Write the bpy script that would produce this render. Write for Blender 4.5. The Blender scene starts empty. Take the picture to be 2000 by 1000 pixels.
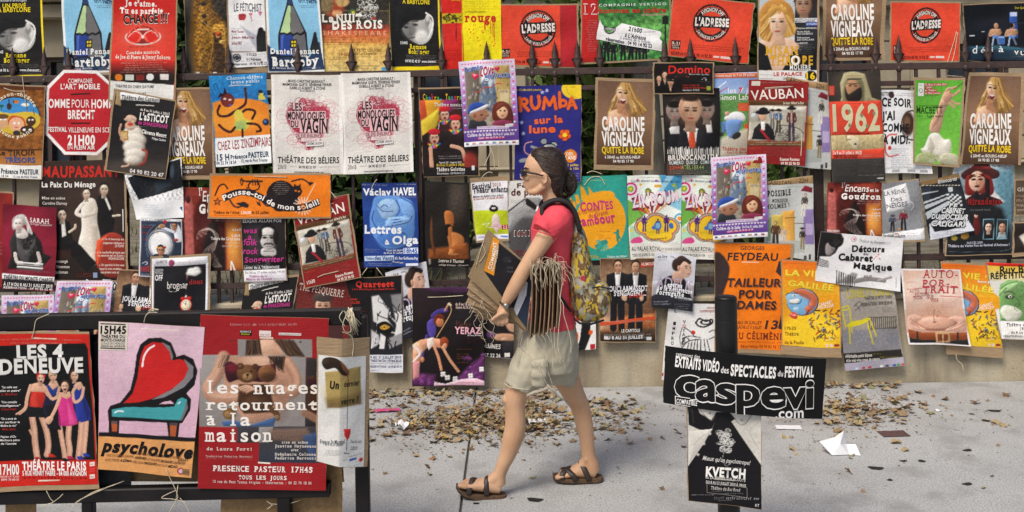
import bpy,math,random
import numpy as np
from mathutils import Vector,Matrix
R=math.radians
SC=bpy.context.scene
COL=SC.collection
# ---------------------------------------------------------------- camera, sky, sun, exposure
F,CX,CY,CH,ROLL=1950.0,1000.0,223.0,1.79,R(0.85)
cam=bpy.data.cameras.new('camera'); co=bpy.data.objects.new('camera',cam); COL.objects.link(co)
cam.sensor_width=36.0; cam.lens=F/2000*36.0
cam.shift_y=(CY-500)/2000
cam.clip_start=0.05; cam.clip_end=400
sr,cr=math.sin(ROLL),math.cos(ROLL)
co.matrix_world=Matrix(((cr,sr,0,0),(0,0,-1,0),(-sr,cr,0,CH),(0,0,0,1)))
SC.camera=co
SUN_EL,SUN_AZ=R(52),R(215)
w=bpy.data.worlds.new('World'); SC.world=w; w.use_nodes=True
nt=w.node_tree; bg=nt.nodes['Background']
sky=nt.nodes.new('ShaderNodeTexSky'); sky.sky_type='NISHITA'; sky.sun_disc=False
sky.sun_elevation=SUN_EL; sky.sun_rotation=SUN_AZ; sky.dust_density=3.0; sky.air_density=1.0
nt.links.new(sky.outputs[0],bg.inputs[0]); bg.inputs[1].default_value=0.085
sl=bpy.data.lights.new('sun','SUN'); sl.energy=2.1; sl.angle=R(24); sl.color=(1,0.92,0.80)
so=bpy.data.objects.new('sun',sl); COL.objects.link(so)
sd=Vector((math.sin(SUN_AZ)*math.cos(SUN_EL),math.cos(SUN_AZ)*math.cos(SUN_EL),math.sin(SUN_EL)))
so.rotation_euler=sd.to_track_quat('Z','Y').to_euler(); so.location=(-3,-6,9)
SC.view_settings.view_transform='Standard'; SC.view_settings.look='None'
SC.view_settings.exposure=0.62; SC.view_settings.gamma=1.0
try:SC.view_settings.use_curve_mapping=False
except Exception:pass
# ---------------------------------------------------------------- pixel of the photo -> point of a plane at distance y
def W(px,py,y):
 a=np.asarray(px,float)-CX; b=np.asarray(py,float)-CY
 A=a*cr-b*sr; B=a*sr+b*cr
 return np.stack([A*y/F,np.zeros_like(A)+y,CH-B*y/F],-1)
def V(px,py,y):return Vector(W(px,py,y))
def G(px,py):
 a=px-CX; b=py-CY; B=a*sr+b*cr
 y=CH*F/B
 return Vector(((a*cr-b*sr)*y/F,y,0))
 # ---------------------------------------------------------------- objects
def tag(o,label=None,cat=None,group=None,kind=None):
 if label:o['label']=label
 if cat:o['category']=cat
 if group:o['group']=group
 if kind:o['kind']=kind
 return o
def empty(name,loc,label,cat,group=None):
 o=bpy.data.objects.new(name,None); COL.objects.link(o); o.location=loc; o.empty_display_size=.1
 return tag(o,label,cat,group)
def mesh(name,v,f,mat,parent=None,smooth=False,colors=None,mi=None):
 """one mesh object from vertices (world coordinates when it has a parent at a location) and faces"""
 v=np.asarray(v,float).reshape(-1,3)
 if parent is not None:v=v-np.array(origin(parent))
 me=bpy.data.meshes.new(name)
 if isinstance(f,np.ndarray):
  n,k=f.shape
  me.vertices.add(len(v)); me.vertices.foreach_set('co',v.ravel())
  me.loops.add(n*k); me.loops.foreach_set('vertex_index',f.ravel().astype(np.int32))
  me.polygons.add(n); me.polygons.foreach_set('loop_start',np.arange(0,n*k,k,dtype=np.int32))
  me.update(calc_edges=True)
 else:
  me.from_pydata([tuple(x)for x in v],[],f); me.update()
 if smooth:me.polygons.foreach_set('use_smooth',np.ones(len(me.polygons),bool))
 for m in (mat if isinstance(mat,(list,tuple))else[mat]):me.materials.append(m)
 if mi is not None:me.polygons.foreach_set('material_index',np.asarray(mi,np.int32))
 if colors is not None:
  ca=me.color_attributes.new('Col','FLOAT_COLOR','POINT')
  c4=np.ones((len(v),4),np.float32); c4[:,:3]=colors
  ca.data.foreach_set('color',c4.ravel())
 o=bpy.data.objects.new(name,me); COL.objects.link(o)
 if parent is not None:o.parent=parent
 return o
def origin(o):
 p=Vector(o.location)
 return p+(origin(o.parent)if o.parent else Vector((0,0,0)))
class MB:
 """collects solids into one mesh"""
 def __init__(s):s.v=[]; s.f=[]; s.m=[]
 def add(s,v,f,m=0):
  n=len(s.v); s.v+=[tuple(x)for x in v]; s.f+=[tuple(i+n for i in q)for q in f]; s.m+=[m]*len(f)
 def box(s,x0,x1,y0,y1,z0,z1,m=0,b=0.0):
  if b<=0:
   v=[(x,y,z)for z in (z0,z1)for y in (y0,y1)for x in (x0,x1)]
   s.add(v,[(0,2,3,1),(4,5,7,6),(0,1,5,4),(2,6,7,3),(0,4,6,2),(1,3,7,5)],m); return
   # chamfered box
  v=[]; idx={}
  X=(x0,x1); Y=(y0,y1); Z=(z0,z1)
  for i in (0,1):
   for j in (0,1):
    for k in (0,1):
     sx=b if i==0 else-b; sy=b if j==0 else-b; sz=b if k==0 else-b
     idx[i,j,k,'x']=len(v); v.append((X[i],Y[j]+sy,Z[k]+sz))
     idx[i,j,k,'y']=len(v); v.append((X[i]+sx,Y[j],Z[k]+sz))
     idx[i,j,k,'z']=len(v); v.append((X[i]+sx,Y[j]+sy,Z[k]))
  f=[]
  for i in (0,1):
   f.append([idx[i,0,0,'x'],idx[i,1,0,'x'],idx[i,1,1,'x'],idx[i,0,1,'x']])
   f.append([idx[0,i,0,'y'],idx[1,i,0,'y'],idx[1,i,1,'y'],idx[0,i,1,'y']])
   f.append([idx[0,0,i,'z'],idx[1,0,i,'z'],idx[1,1,i,'z'],idx[0,1,i,'z']])
   for j in (0,1):
    f.append([idx[0,i,j,'y'],idx[1,i,j,'y'],idx[1,i,j,'z'],idx[0,i,j,'z']])
    f.append([idx[i,0,j,'x'],idx[i,1,j,'x'],idx[i,1,j,'z'],idx[i,0,j,'z']])
    f.append([idx[i,j,0,'x'],idx[i,j,1,'x'],idx[i,j,1,'y'],idx[i,j,0,'y']])
    for k in (0,1):f.append([idx[i,j,k,'x'],idx[i,j,k,'y'],idx[i,j,k,'z']])
  s.add(v,f,m)
 def tube(s,pts,rad,n=8,m=0,caps=True,side=None,flat=None):
  """tube along pts; rad a number or list; flat: depth radius list for oval sections"""
  P=[Vector(p)for p in pts]; k=len(P)
  if not isinstance(rad,(list,tuple)):rad=[rad]*k
  fl=flat if flat is not None else rad
  if not isinstance(fl,(list,tuple)):fl=[fl]*k
  v=[]; prev=Vector(side)if side is not None else None
  for i in range(k):
   t=(P[min(i+1,k-1)]-P[max(i-1,0)])
   t=t.normalized()if t.length>1e-9 else Vector((0,0,1))
   if prev is None:
    prev=Vector((0,1,0))if abs(t.y)<.9 else Vector((1,0,0))
   b=prev-t*prev.dot(t)
   b=b.normalized()if b.length>1e-6 else t.orthogonal().normalized()
   if side is None:prev=b
   a=b.cross(t)
   for j in range(n):
    q=2*math.pi*j/n
    v.append(P[i]+a*(math.cos(q)*rad[i])+b*(math.sin(q)*fl[i]))
  f=[]
  for i in range(k-1):
   for j in range(n):
    j2=(j+1)%n
    f.append((i*n+j,i*n+j2,(i+1)*n+j2,(i+1)*n+j))
  if caps:f.append(tuple(range(n-1,-1,-1))); f.append(tuple(range((k-1)*n,k*n)))
  s.add(v,f,m)
 def ball(s,c,rx,ry,rz,n=14,k=9,m=0,rot=None):
  v=[]; c=Vector(c)
  for i in range(k+1):
   a=math.pi*i/k
   for j in range(n):
    q=2*math.pi*j/n
    p=Vector((rx*math.sin(a)*math.cos(q),ry*math.sin(a)*math.sin(q),rz*math.cos(a)))
    if rot is not None:p=rot@p
    v.append(c+p)
  s.add(v,[(i*n+j,(i+1)*n+j,(i+1)*n+(j+1)%n,i*n+(j+1)%n)for i in range(k)for j in range(n)],m)
 def build(s,name,mat,parent=None,smooth=False):
  return mesh(name,s.v,s.f,mat,parent,smooth,mi=s.m if isinstance(mat,(list,tuple))else None)
def cat(pts,n=6,closed=False):
 """Catmull-Rom through points"""
 P=[np.array(p,float)for p in pts]; out=[]
 k=len(P); rng=range(k if closed else k-1)
 for i in rng:
  g=lambda j:P[j%k]if closed else P[min(max(j,0),k-1)]
  a,b,c,d=g(i-1),g(i),g(i+1),g(i+2)
  for q in range(n):
   t=q/n
   out.append(.5*(2*b+(c-a)*t+(2*a-5*b+4*c-d)*t*t+(3*b-a-3*c+d)*t**3))
 if not closed:out.append(P[-1])
 return out
 # ---------------------------------------------------------------- materials
def lin(c):
 c=np.asarray(c,float); return np.where(c<=.04045,c/12.92,((c+.055)/1.055)**2.4)
_hx={}
def hx(s):
 if not isinstance(s,str):return np.asarray(s,float)
 if s not in _hx:
  t=s if len(s)==6 else ''.join(ch*2 for ch in s)
  _hx[s]=np.array([int(t[i:i+2],16)/255 for i in (0,2,4)])
 return _hx[s]
def mat(name,col,rough=.6,var=None,scale=8.,bump=0.,bscale=40.,metal=0.,spec=.5,detail=5.,coord='Object',mix=(.35,.65),stretch=None,sss=0.):
 m=bpy.data.materials.new(name); m.use_nodes=True; n=m.node_tree.nodes; L=m.node_tree.links
 b=n['Principled BSDF']; b.inputs['Roughness'].default_value=rough; b.inputs['Metallic'].default_value=metal
 b.inputs['Specular IOR Level'].default_value=spec
 b.inputs['Base Color'].default_value=(*col,1)
 tc=n.new('ShaderNodeTexCoord'); vec=tc.outputs[coord]
 if stretch:
  mp=n.new('ShaderNodeMapping'); mp.inputs['Scale'].default_value=stretch
  L.new(vec,mp.inputs[0]); vec=mp.outputs[0]
 if var is not None:
  t=n.new('ShaderNodeTexNoise'); t.inputs['Scale'].default_value=scale; t.inputs['Detail'].default_value=detail
  L.new(vec,t.inputs['Vector'])
  r=n.new('ShaderNodeValToRGB'); r.color_ramp.elements[0].position=mix[0]; r.color_ramp.elements[1].position=mix[1]
  r.color_ramp.elements[0].color=(*col,1); r.color_ramp.elements[1].color=(*var,1)
  L.new(t.outputs[0],r.inputs[0]); L.new(r.outputs[0],b.inputs['Base Color'])
 if bump:
  t2=n.new('ShaderNodeTexNoise'); t2.inputs['Scale'].default_value=bscale; t2.inputs['Detail'].default_value=4
  L.new(vec,t2.inputs['Vector'])
  bp=n.new('ShaderNodeBump'); bp.inputs['Strength'].default_value=bump; bp.inputs['Distance'].default_value=.01
  L.new(t2.outputs[0],bp.inputs['Height']); L.new(bp.outputs[0],b.inputs['Normal'])
 if sss:
  b.inputs['Subsurface Weight'].default_value=sss; b.inputs['Subsurface Radius'].default_value=(.012,.004,.002)
  b.inputs['Subsurface Scale'].default_value=.5
 return m
def print_mat(name,rough,bump):
 m=bpy.data.materials.new(name); m.use_nodes=True; n=m.node_tree.nodes; L=m.node_tree.links
 b=n['Principled BSDF']; b.inputs['Roughness'].default_value=rough; b.inputs['Specular IOR Level'].default_value=.22
 ca=n.new('ShaderNodeVertexColor'); ca.layer_name='Col'
 L.new(ca.outputs[0],b.inputs['Base Color'])
 tc=n.new('ShaderNodeTexCoord')
 t=n.new('ShaderNodeTexNoise'); t.inputs['Scale'].default_value=9; t.inputs['Detail'].default_value=3
 wv=n.new('ShaderNodeTexNoise'); wv.inputs['Scale'].default_value=1
 mp=n.new('ShaderNodeMapping'); mp.inputs['Scale'].default_value=(6,6,160)
 L.new(tc.outputs['Object'],t.inputs['Vector']); L.new(tc.outputs['Object'],mp.inputs[0]); L.new(mp.outputs[0],wv.inputs['Vector'])
 vo=n.new('ShaderNodeTexVoronoi'); vo.feature='F1'; vo.inputs['Scale'].default_value=7;
 ad0=n.new('ShaderNodeMath'); ad0.operation='MULTIPLY_ADD'; ad0.inputs[1].default_value=.35; L.new(tc.outputs['Object'],vo.inputs['Vector']); L.new(vo.outputs[0],ad0.inputs[0]); L.new(t.outputs[0],ad0.inputs[2])
 ad=n.new('ShaderNodeMath'); ad.operation='MULTIPLY_ADD'; ad.inputs[1].default_value=.12
 L.new(wv.outputs[0],ad.inputs[0]); L.new(ad0.outputs[0],ad.inputs[2])
 bp=n.new('ShaderNodeBump'); bp.inputs['Strength'].default_value=bump; bp.inputs['Distance'].default_value=.012
 L.new(ad.outputs[0],bp.inputs['Height']); L.new(bp.outputs[0],b.inputs['Normal'])
 return m
M_PRINT=print_mat('printed_paper',.5,.6)
M_INK=print_mat('printing_ink',.5,.5)
M_BOARD=mat('corrugated_cardboard',(.36,.25,.145),.85,(.27,.18,.10),5,.35,1,stretch=(4,4,90))
M_TWINE=mat('pale_twine',(.62,.55,.40),.9,(.45,.38,.26),60)
M_IRON=mat('brown_painted_iron',(.038,.022,.019),.5,(.06,.032,.026),14,.25,50)
M_BLACK=mat('black_painted_metal',(.008,.008,.009),.42,(.013,.013,.013),9,.08,60,spec=.3)
# ---------------------------------------------------------------- the setting
def pave_mat():
 m=mat('pavement_concrete',(.43,.435,.43),.85,(.34,.34,.335),2.2,.16,150,detail=8,mix=(.3,.7))
 n=m.node_tree.nodes; L=m.node_tree.links; b=n['Principled BSDF']
 src=b.inputs['Base Color'].links[0].from_socket
 tc=n.new('ShaderNodeTexCoord')
 def layer(src,scale,lo,hi,col,fac,detail=3,rough=.6):
  t=n.new('ShaderNodeTexNoise'); t.inputs['Scale'].default_value=scale; t.inputs['Detail'].default_value=detail; t.inputs['Roughness'].default_value=rough
  L.new(tc.outputs['Object'],t.inputs['Vector'])
  r=n.new('ShaderNodeMapRange'); r.inputs[1].default_value=lo; r.inputs[2].default_value=hi; r.inputs[4].default_value=fac
  L.new(t.outputs[0],r.inputs[0])
  mx=n.new('ShaderNodeMix'); mx.data_type='RGBA'; mx.inputs[7].default_value=(*col,1)
  L.new(r.outputs[0],mx.inputs[0]); L.new(src,mx.inputs[6]); return mx.outputs[2]
 src=layer(src,110,.46,.62,(.19,.19,.185),.8,3)
 src=layer(src,210,.55,.7,(.66,.66,.64),.6,2)
 src=layer(src,3.2,.50,.66,(.20,.195,.185),.6,8)
 src=layer(src,17,.66,.72,(.12,.115,.11),.7,3)
 L.new(src,b.inputs['Base Color']); return m
M_PAVE=pave_mat()
M_BED=mat('pavement_joint_dirt',(.10,.09,.075),.95,(.06,.05,.045),30)
M_WALL=mat('cast_concrete',(.42,.36,.25),.85,(.31,.255,.17),3,.35,70,detail=9,mix=(.3,.7))
def stain(m,scale,stretch,lo,hi,col,fac):
 n=m.node_tree.nodes; L=m.node_tree.links; b=n['Principled BSDF']; src=b.inputs['Base Color'].links[0].from_socket
 tc=n.new('ShaderNodeTexCoord'); mp=n.new('ShaderNodeMapping'); mp.inputs['Scale'].default_value=stretch; t=n.new('ShaderNodeTexNoise'); t.inputs['Scale'].default_value=scale; t.inputs['Detail'].default_value=6
 L.new(tc.outputs['Object'],mp.inputs[0]); L.new(mp.outputs[0],t.inputs['Vector']); r=n.new('ShaderNodeMapRange'); r.inputs[1].default_value=lo; r.inputs[2].default_value=hi; r.inputs[4].default_value=fac; L.new(t.outputs[0],r.inputs[0])
 mx=n.new('ShaderNodeMix'); mx.data_type='RGBA'; mx.inputs[7].default_value=(*col,1); L.new(r.outputs[0],mx.inputs[0]); L.new(src,mx.inputs[6]); L.new(mx.outputs[2],b.inputs['Base Color'])
stain(M_WALL,3.5,(2.2,1,.35),.46,.66,(.15,.125,.09),.75); stain(M_WALL,90,(1,1,1),.5,.66,(.26,.22,.16),.6); stain(M_WALL,45,(1,1,1),.68,.72,(.12,.10,.08),.7); stain(M_WALL,1.2,(1,1,1),.52,.6,(.50,.45,.35),.5)
M_EARTH=mat('dry_gravel_earth',(.21,.185,.14),.95,(.09,.08,.055),6,.6,30,detail=10)
M_STONE=mat('cut_stone',(.36,.31,.22),.85,(.26,.22,.155),2.5,.3,40,detail=8)
M_GLASS=mat('dark_window_glass',(.02,.03,.045),.08,spec=.6)
M_BARK=mat('mottled_bark',(.25,.23,.18),.9,(.11,.095,.07),9,.5,25,stretch=(1,1,.4))
def leaf_mat(name,a,b):
 m=mat(name,a,.6,b,3,0,spec=.3); m.node_tree.nodes['Principled BSDF'].inputs['Transmission Weight'].default_value=0; return m
M_LEAF=leaf_mat('tree_leaves',(.055,.095,.02),(.025,.05,.014))
M_LEAF2=leaf_mat('bright_tree_leaves',(.11,.16,.03),(.05,.09,.02))
M_GRASS=leaf_mat('dry_grass',(.13,.14,.045),(.22,.18,.08))
m=MB(); m.box(-60,60,-20,70,-.16,-.012); m.build('ground',M_BED)['kind']='structure'
m=MB()
for i in range(-4,5):
 x0=-.26+i*4.4; m.box(x0+.006,x0+4.394,-6,6.515,-.15,0,0,.003)
m.build('pavement',M_PAVE)['kind']='structure'
# low concrete wall under the railing, its face a little uneven
wall=empty('concrete_wall',(0,6.6,0),'low beige concrete wall under the iron railing','wall')
m=MB(); m.box(-9,-.262,6.52,6.82,-.1,.545,0,.008); m.box(-.258,4.2,6.52,6.82,-.1,.545,0,.008); m.box(4.204,9,6.52,6.82,-.1,.545,0,.008)
m.build('wall_body',M_WALL,wall)
m=MB(); m.box(-9,9,6.50,6.84,.546,.585,0,.01); m.build('coping',M_WALL,wall)
# ground behind the wall
gx,gy=np.meshgrid(np.linspace(-22,22,90),np.linspace(6.86,40,80)); rs=np.random.RandomState(2)
gz=.50+.03*np.sin(gx*1.1+gy*.4)*np.sin(gy*.5)+rs.randn(*gx.shape)*.004+(gy-6.8)*.006
k=np.arange(gx.size).reshape(gx.shape)
mesh('earth_bank',np.stack([gx,gy,gz],-1).reshape(-1,3),np.stack([k[:-1,:-1],k[:-1,1:],k[1:,1:],k[1:,:-1]],-1).reshape(-1,4),M_EARTH,None,True)['kind']='structure'
# grass tufts behind the railing
rn=random.Random(5); V_=[]; F_=[]
for _ in range(420):
 x=rn.uniform(-6,6); y=6.9+rn.random()**2*9
 for b in range(7):
  n=len(V_); a=rn.uniform(0,6.28); h=rn.uniform(.03,.13); wd=.006; dx,dy=math.cos(a),math.sin(a); ln=rn.uniform(.02,.09)
  bx,by=x+rn.uniform(-.07,.07),y+rn.uniform(-.07,.07)
  V_+=[(bx-dy*wd,by+dx*wd,.5),(bx+dy*wd,by-dx*wd,.5),(bx+dx*ln,by+dy*ln,.54+h)]; F_.append((n,n+1,n+2))
mesh('grass',V_,F_,M_GRASS)['kind']='stuff'
# iron railing
PICK=6.53; PX0=864; PSTEP=44.1
rail=empty('iron_railing',(0,PICK,.585),'dark brown iron railing with arrowhead pickets on the concrete wall','railing')
def zrail(y):return CH-(y-CY)*PICK/F
xs0,xs1=-6.4,6.4
for z,t in ((2.065,.022),(1.955,.016),(.815,.020),(.695,.018)):
 m=MB(); m.box(xs0,xs1,PICK-.0135,PICK+.020,z-t,z+t,0,.003); m.build('rail',M_IRON,rail)
SHOWN=[88,135,360,448,583,688,760,864,952,1041,1085,1129,1173,1300,1350,1438,1624,1712,1757,1887,1932]
def px_of(X):return CX+X*F/PICK
step=PSTEP*PICK/F; X0=(PX0-CX)*PICK/F+.0
pk=MB(); pk.box(-.010,.010,-.010,.010,.0,1.62,0,.002)
sp=MB()
sp.tube([(0,0,1.44),(0,0,1.455),(0,0,1.475),(0,0,1.49)],[.011,.019,.019,.010],8)
prof=[(0,1.485),(.012,1.50),(.018,1.525),(.034,1.552),(.040,1.560),(.030,1.566),(.018,1.572),(.020,1.60),(.014,1.63),(.007,1.66),(0,1.69)]
vv=[]; ff=[]
for sgn in (1,-1):
 for (a,z)in prof:vv.append((a*sgn,0,z))
n=len(prof); body=[(a,z,.010 if .005<a<.033 else .004)for a,z in prof]
vv=[]
for (a,z,d)in body:vv+=[(-a,0,z),(-a*.35,-d,z),(a*.35,-d,z),(a,0,z),(a*.35,d,z),(-a*.35,d,z)]
ff=[(i*6+j,i*6+(j+1)%6,(i+1)*6+(j+1)%6,(i+1)*6+j)for i in range(n-1)for j in range(6)]
sp.add(vv,ff)
P0=S0=None
tall=MB(); tall.box(-.010,.010,-.010,.010,0,1.455,0,.002)
ts=MB(); ts.box(-.010,.010,-.010,.010,0,1.49,0,.002)
pick_px=sorted(set([PX0+PSTEP*i for i in range(-22,28)]))
for px in pick_px:
 near=[s for s in SHOWN if abs(s-px)<21]
 X=((near[0]if near else px)-CX)*PICK/F
 top=near or px<40 or px>1990
 o=(tall if top else ts).build('picket',M_IRON,rail)if True else None
 o.location=Vector((X,PICK,.585))-origin(rail); o.data.transform(Matrix.Translation(origin(rail)))
 if top:
  s=sp.build('spearhead',M_IRON,None,True); s.parent=o; s.data.transform(Matrix.Translation((0,0,0)))
for px in (150,820,1596,-520,2360):
 m=MB(); X=(px-CX)*6.56/F; m.box(X-.036,X+.036,6.555,6.625,.55,2.20,0,.006); m.box(X-.055,X+.055,6.54,6.645,.586,.60); m.tube([(X,6.59,2.2),(X,6.59,2.225),(X,6.59,2.25)],[.045,.04,.012],8); m.build('post',M_IRON,rail)
 # stone building beyond
YB=15.0
bld=empty('stone_building',(0,YB,.6),'pale stone building with pilasters and tall dark windows beyond the railing','building')
def bx(name,x0,x1,y0,y1,z0,z1,mt,par,b=.02):m=MB(); m.box(x0,x1,y0,y1,z0,z1,0,b); return m.build(name,mt,par)
wm=MB(); wins=[]
cols=[-12+2.0*i for i in range(13)]
for i in range(12):
 xa,xb=cols[i]+.55,cols[i]+1.45
 wm.box(cols[i],xa,YB,YB+.5,.3,8); wm.box(xb,cols[i+1],YB,YB+.5,.3,8); wm.box(xa,xb,YB,YB+.5,.3,1.0); wm.box(xa,xb,YB,YB+.5,2.75,8); wins.append((xa,xb))
for z in np.arange(.65,3.2,.36):
 for i in range(12):wm.box(cols[i]+.02,cols[i]+.53,YB-.03,YB-.002,z,z+.33,0,.01); wm.box(cols[i]+1.47,cols[i]+1.98,YB-.03,YB-.002,z,z+.33,0,.01)
wm.build('wall',M_STONE,bld)
for xa,xb in wins:
 f=MB(); f.box(xa,xa+.07,YB+.12,YB+.2,1.0,2.75); f.box(xb-.07,xb,YB+.12,YB+.2,1.0,2.75); f.box(xa+.07,xb-.07,YB+.12,YB+.2,1.0,1.07); f.box(xa+.07,xb-.07,YB+.12,YB+.2,2.68,2.75); f.box((xa+xb)/2-.025,(xa+xb)/2+.025,YB+.12,YB+.2,1.07,2.68)
 wo=f.build('window',M_IRON,bld); bx('pane',xa+.05,xb-.05,YB+.22,YB+.25,1.05,2.7,M_GLASS,wo,0)
for x in cols[::2]:bx('pilaster',x-.22,x+.22,YB-.16,YB-.032,.4,3.3,M_STONE,bld)
for z,d,h in ((3.3,.30,.22),(3.54,.45,.16),(3.72,.6,.12),(.95,.2,.05)):bx('cornice' if z>1 else 'plinth',-12.2,12.2,YB-d,YB-.004,z,z+h,M_STONE,bld)
# trees and bushes between
def crown(cx,cy,cz,rx,ry,rz,n,seed,size=.10,holes=.35):
 rs=np.random.RandomState(seed); V_=[]; F_=[]
 cl=rs.randn(26,3)*.42
 i=0
 while i<n:
  c=cl[rs.randint(26)]; p=c+rs.randn(3)*.2
  if np.linalg.norm(p)>1.1:continue
  q=np.array([cx+p[0]*rx,cy+p[1]*ry,cz+p[2]*rz]); a=rs.randn(3); a/=np.linalg.norm(a); b=np.cross(a,rs.randn(3)); b/=np.linalg.norm(b); s=size*(.6+rs.rand()*.8)
  k=len(V_); V_+=[q-a*s,q+b*s*.5,q+a*s,q-b*s*.5]; F_.append((k,k+1,k+2,k+3)); i+=1
 return V_,F_
def tree(px,y,r,ztop,crowns,label,lm,seed,cat_='tree'):
 X=(px-CX)*y/F; t=empty('tree',(X,y,.5),label,cat_,'trees beyond the railing')
 m=MB(); m.tube([(X,y,.4),(X+.02,y,1.2),(X-.03,y,2.2),(X+.05,y,3.4),(X,y,ztop)],[r*1.25,r,r*.92,r*.8,r*.3],12)
 for a in (0,2.1,4.2):m.tube([(X,y,2.6),(X+math.cos(a)*.5,y+math.sin(a)*.5,3.3),(X+math.cos(a)*1.2,y+math.sin(a)*1.2,4)],[r*.45,r*.3,r*.12],8)
 m.build('trunk',M_BARK,t,True); V_=[]; F_=[]
 for j,(dx,dz,rx,rz,n)in enumerate(crowns):
  v,f=crown(X+dx,y,dz,rx,rx,rz,n,seed+j); o=len(V_); V_+=v; F_+=[tuple(i+o for i in q)for q in f]
 mesh('crown',V_,F_,lm,t); return t
tree(1262,9.2,.15,5.0,[(0,3.6,1.6,1.0,2600),(-.5,2.35,.5,.35,500)],'thick pale trunked tree seen between the brown blonde poster and the suited men poster',M_LEAF2,3)
tree(345,9.6,.07,4.2,[(0,2.5,.55,.8,1600),(0,1.4,.4,.6,700)],'slim dark leafy tree behind the red twin-heart poster',M_LEAF,13)
tree(1150,10.5,.06,4.2,[(.1,2.2,.6,.9,1800),(0,1.2,.5,.6,900)],'leafy tree behind the gap left of the central brown blonde poster',M_LEAF2,23)
tree(1455,11.5,.08,4.4,[(0,2.6,.9,1.0,2400),(.2,1.3,.6,.7,900)],'bright leafy tree right of the thick pale trunk',M_LEAF2,33)
def bush(px,y,cz,rx,rz,n,label,lm,seed):
 X=(px-CX)*y/F; t=empty('bush',(X,y,.5),label,'bush','bushes beyond the railing')
 v,f=crown(X,y,cz,rx,rx*.7,rz,n,seed,.07); mesh('foliage',v,f,lm,t)
 m=MB()
 for a in range(5):m.tube([(X+a*.06-.12,y,.45),(X+(a-2)*.14,y+.05,.9),(X+(a-2)*.25,y,cz+rz*.3)],[.02,.015,.006],6)
 m.build('stem',M_BARK,t)
bush(690,8.0,1.15,.62,.62,4200,'dense dark bush left of the blue sleeper poster',M_LEAF,41)
bush(600,8.6,1.3,.7,.7,3000,'dark bush behind the leaning dark red poster',M_LEAF,43)
bush(1480,9.4,.95,.5,.5,1500,'low bush beyond the railing behind the pale detective poster',M_LEAF2,45)
bush(880,9.5,.8,.45,.3,900,'low scrubby bush behind the crouching figure poster',M_LEAF2,47)
# ---------------------------------------------------------------- lettering: glyph outlines of the built-in font
CHARS="ABCDEFGHIJKLMNOPQRSTUVWXYZabcdefghijklmnopqrstuvwxyz0123456789éèêàâîïôçÉÈÀÂÎÏÔÇœáÜ!?.,:;'\"’«»-–/&()+*%@ᵉ"
GL={}; ADV={}
def load_glyphs():
 obs=[]
 def mk(body,b):
  cu=bpy.data.curves.new('g','FONT'); cu.body=body; cu.size=1; cu.offset=b*.0095; cu.resolution_u=3
  o=bpy.data.objects.new('g',cu); COL.objects.link(o); obs.append(o); return o
 J=[]
 for b in range(6):
  for ch in CHARS:J.append((ch,b,mk(ch,b)))
 A=[(ch,mk(ch+'I',0))for ch in CHARS]; I0=mk('I',0)
 bpy.context.view_layer.update(); dg=bpy.context.evaluated_depsgraph_get()
 def get(o):
  e=o.evaluated_get(dg); me=e.to_mesh()
  n=len(me.vertices); v=np.zeros(n*3); me.vertices.foreach_get('co',v)
  me.calc_loop_triangles(); k=len(me.loop_triangles); t=np.zeros(k*3,np.int32); me.loop_triangles.foreach_get('vertices',t)
  e.to_mesh_clear(); return v.reshape(-1,3)[:,:2],t.reshape(-1,3)
 ix=get(I0)[0][:,0].max()
 for ch,o in A:
  v,_=get(o); ADV[ch]=v[:,0].max()-ix
 for ch,b,o in J:GL[ch,b]=get(o)
 for o in obs:d=o.data; bpy.data.objects.remove(o); bpy.data.curves.remove(d)
load_glyphs(); ADV[' ']=.3
CAP=GL['H',0][0][:,1].max()
_sf={}
def slab(ch,b):
 """glyph with slab serifs put on the flat ends of its stems"""
 if (ch,b)in _sf:return _sf[ch,b]
 v,t=GL[ch,b]
 cnt={}
 for a in t:
  for i in range(3):
   e=tuple(sorted((a[i],a[(i+1)%3]))); cnt[e]=cnt.get(e,0)+1
 V2=[v]; T2=[t]; n=len(v); done=[]
 th=.055+.008*b; ex=.085
 for (i,j),c in cnt.items():
  if c!=1:continue
  p,q=v[i],v[j]
  if abs(p[1]-q[1])>2e-3 or abs(p[0]-q[0])>.24 or abs(p[0]-q[0])<.05:continue
  y=p[1]; up=v[:,1].max()-y; dn=y-v[:,1].min()
  x0,x1=sorted((p[0],q[0]))
  inside=[w for w in v if x0-.01<w[0]<x1+.01]
  below=min(w[1]for w in inside)<y-.1
  y0,y1=(y-th,y)if below else (y,y+th)
  if any(abs(y0-d)<.01 and abs(x0-e)<.02 for d,e in done):continue
  done.append((y0,x0))
  V2.append(np.array([(x0-ex,y0),(x1+ex,y0),(x1+ex,y1),(x0-ex,y1)])); T2.append(np.array([(0,1,2),(0,2,3)])+n); n+=4
 _sf[ch,b]=(np.concatenate(V2),np.concatenate(T2)); return _sf[ch,b]
def bil(Q,u,v):
 Q=np.asarray(Q,float); u=np.asarray(u)[...,None]; v=np.asarray(v)[...,None]
 return Q[0]*(1-u)*(1-v)+Q[1]*u*(1-v)+Q[2]*u*v+Q[3]*(1-u)*v
def ibil(Q,P):
 Q=np.asarray(Q,float); u=np.full(len(P),.5); v=np.full(len(P),.5)
 for _ in range(12):
  r=P-bil(Q,u,v)
  du=(Q[1]-Q[0])*(1-v)[:,None]+(Q[2]-Q[3])*v[:,None]
  dv=(Q[3]-Q[0])*(1-u)[:,None]+(Q[2]-Q[1])*u[:,None]
  D=du[:,0]*dv[:,1]-du[:,1]*dv[:,0]
  u=u+(r[:,0]*dv[:,1]-r[:,1]*dv[:,0])/D; v=v+(du[:,0]*r[:,1]-du[:,1]*r[:,0])/D
 return u,v
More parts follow.
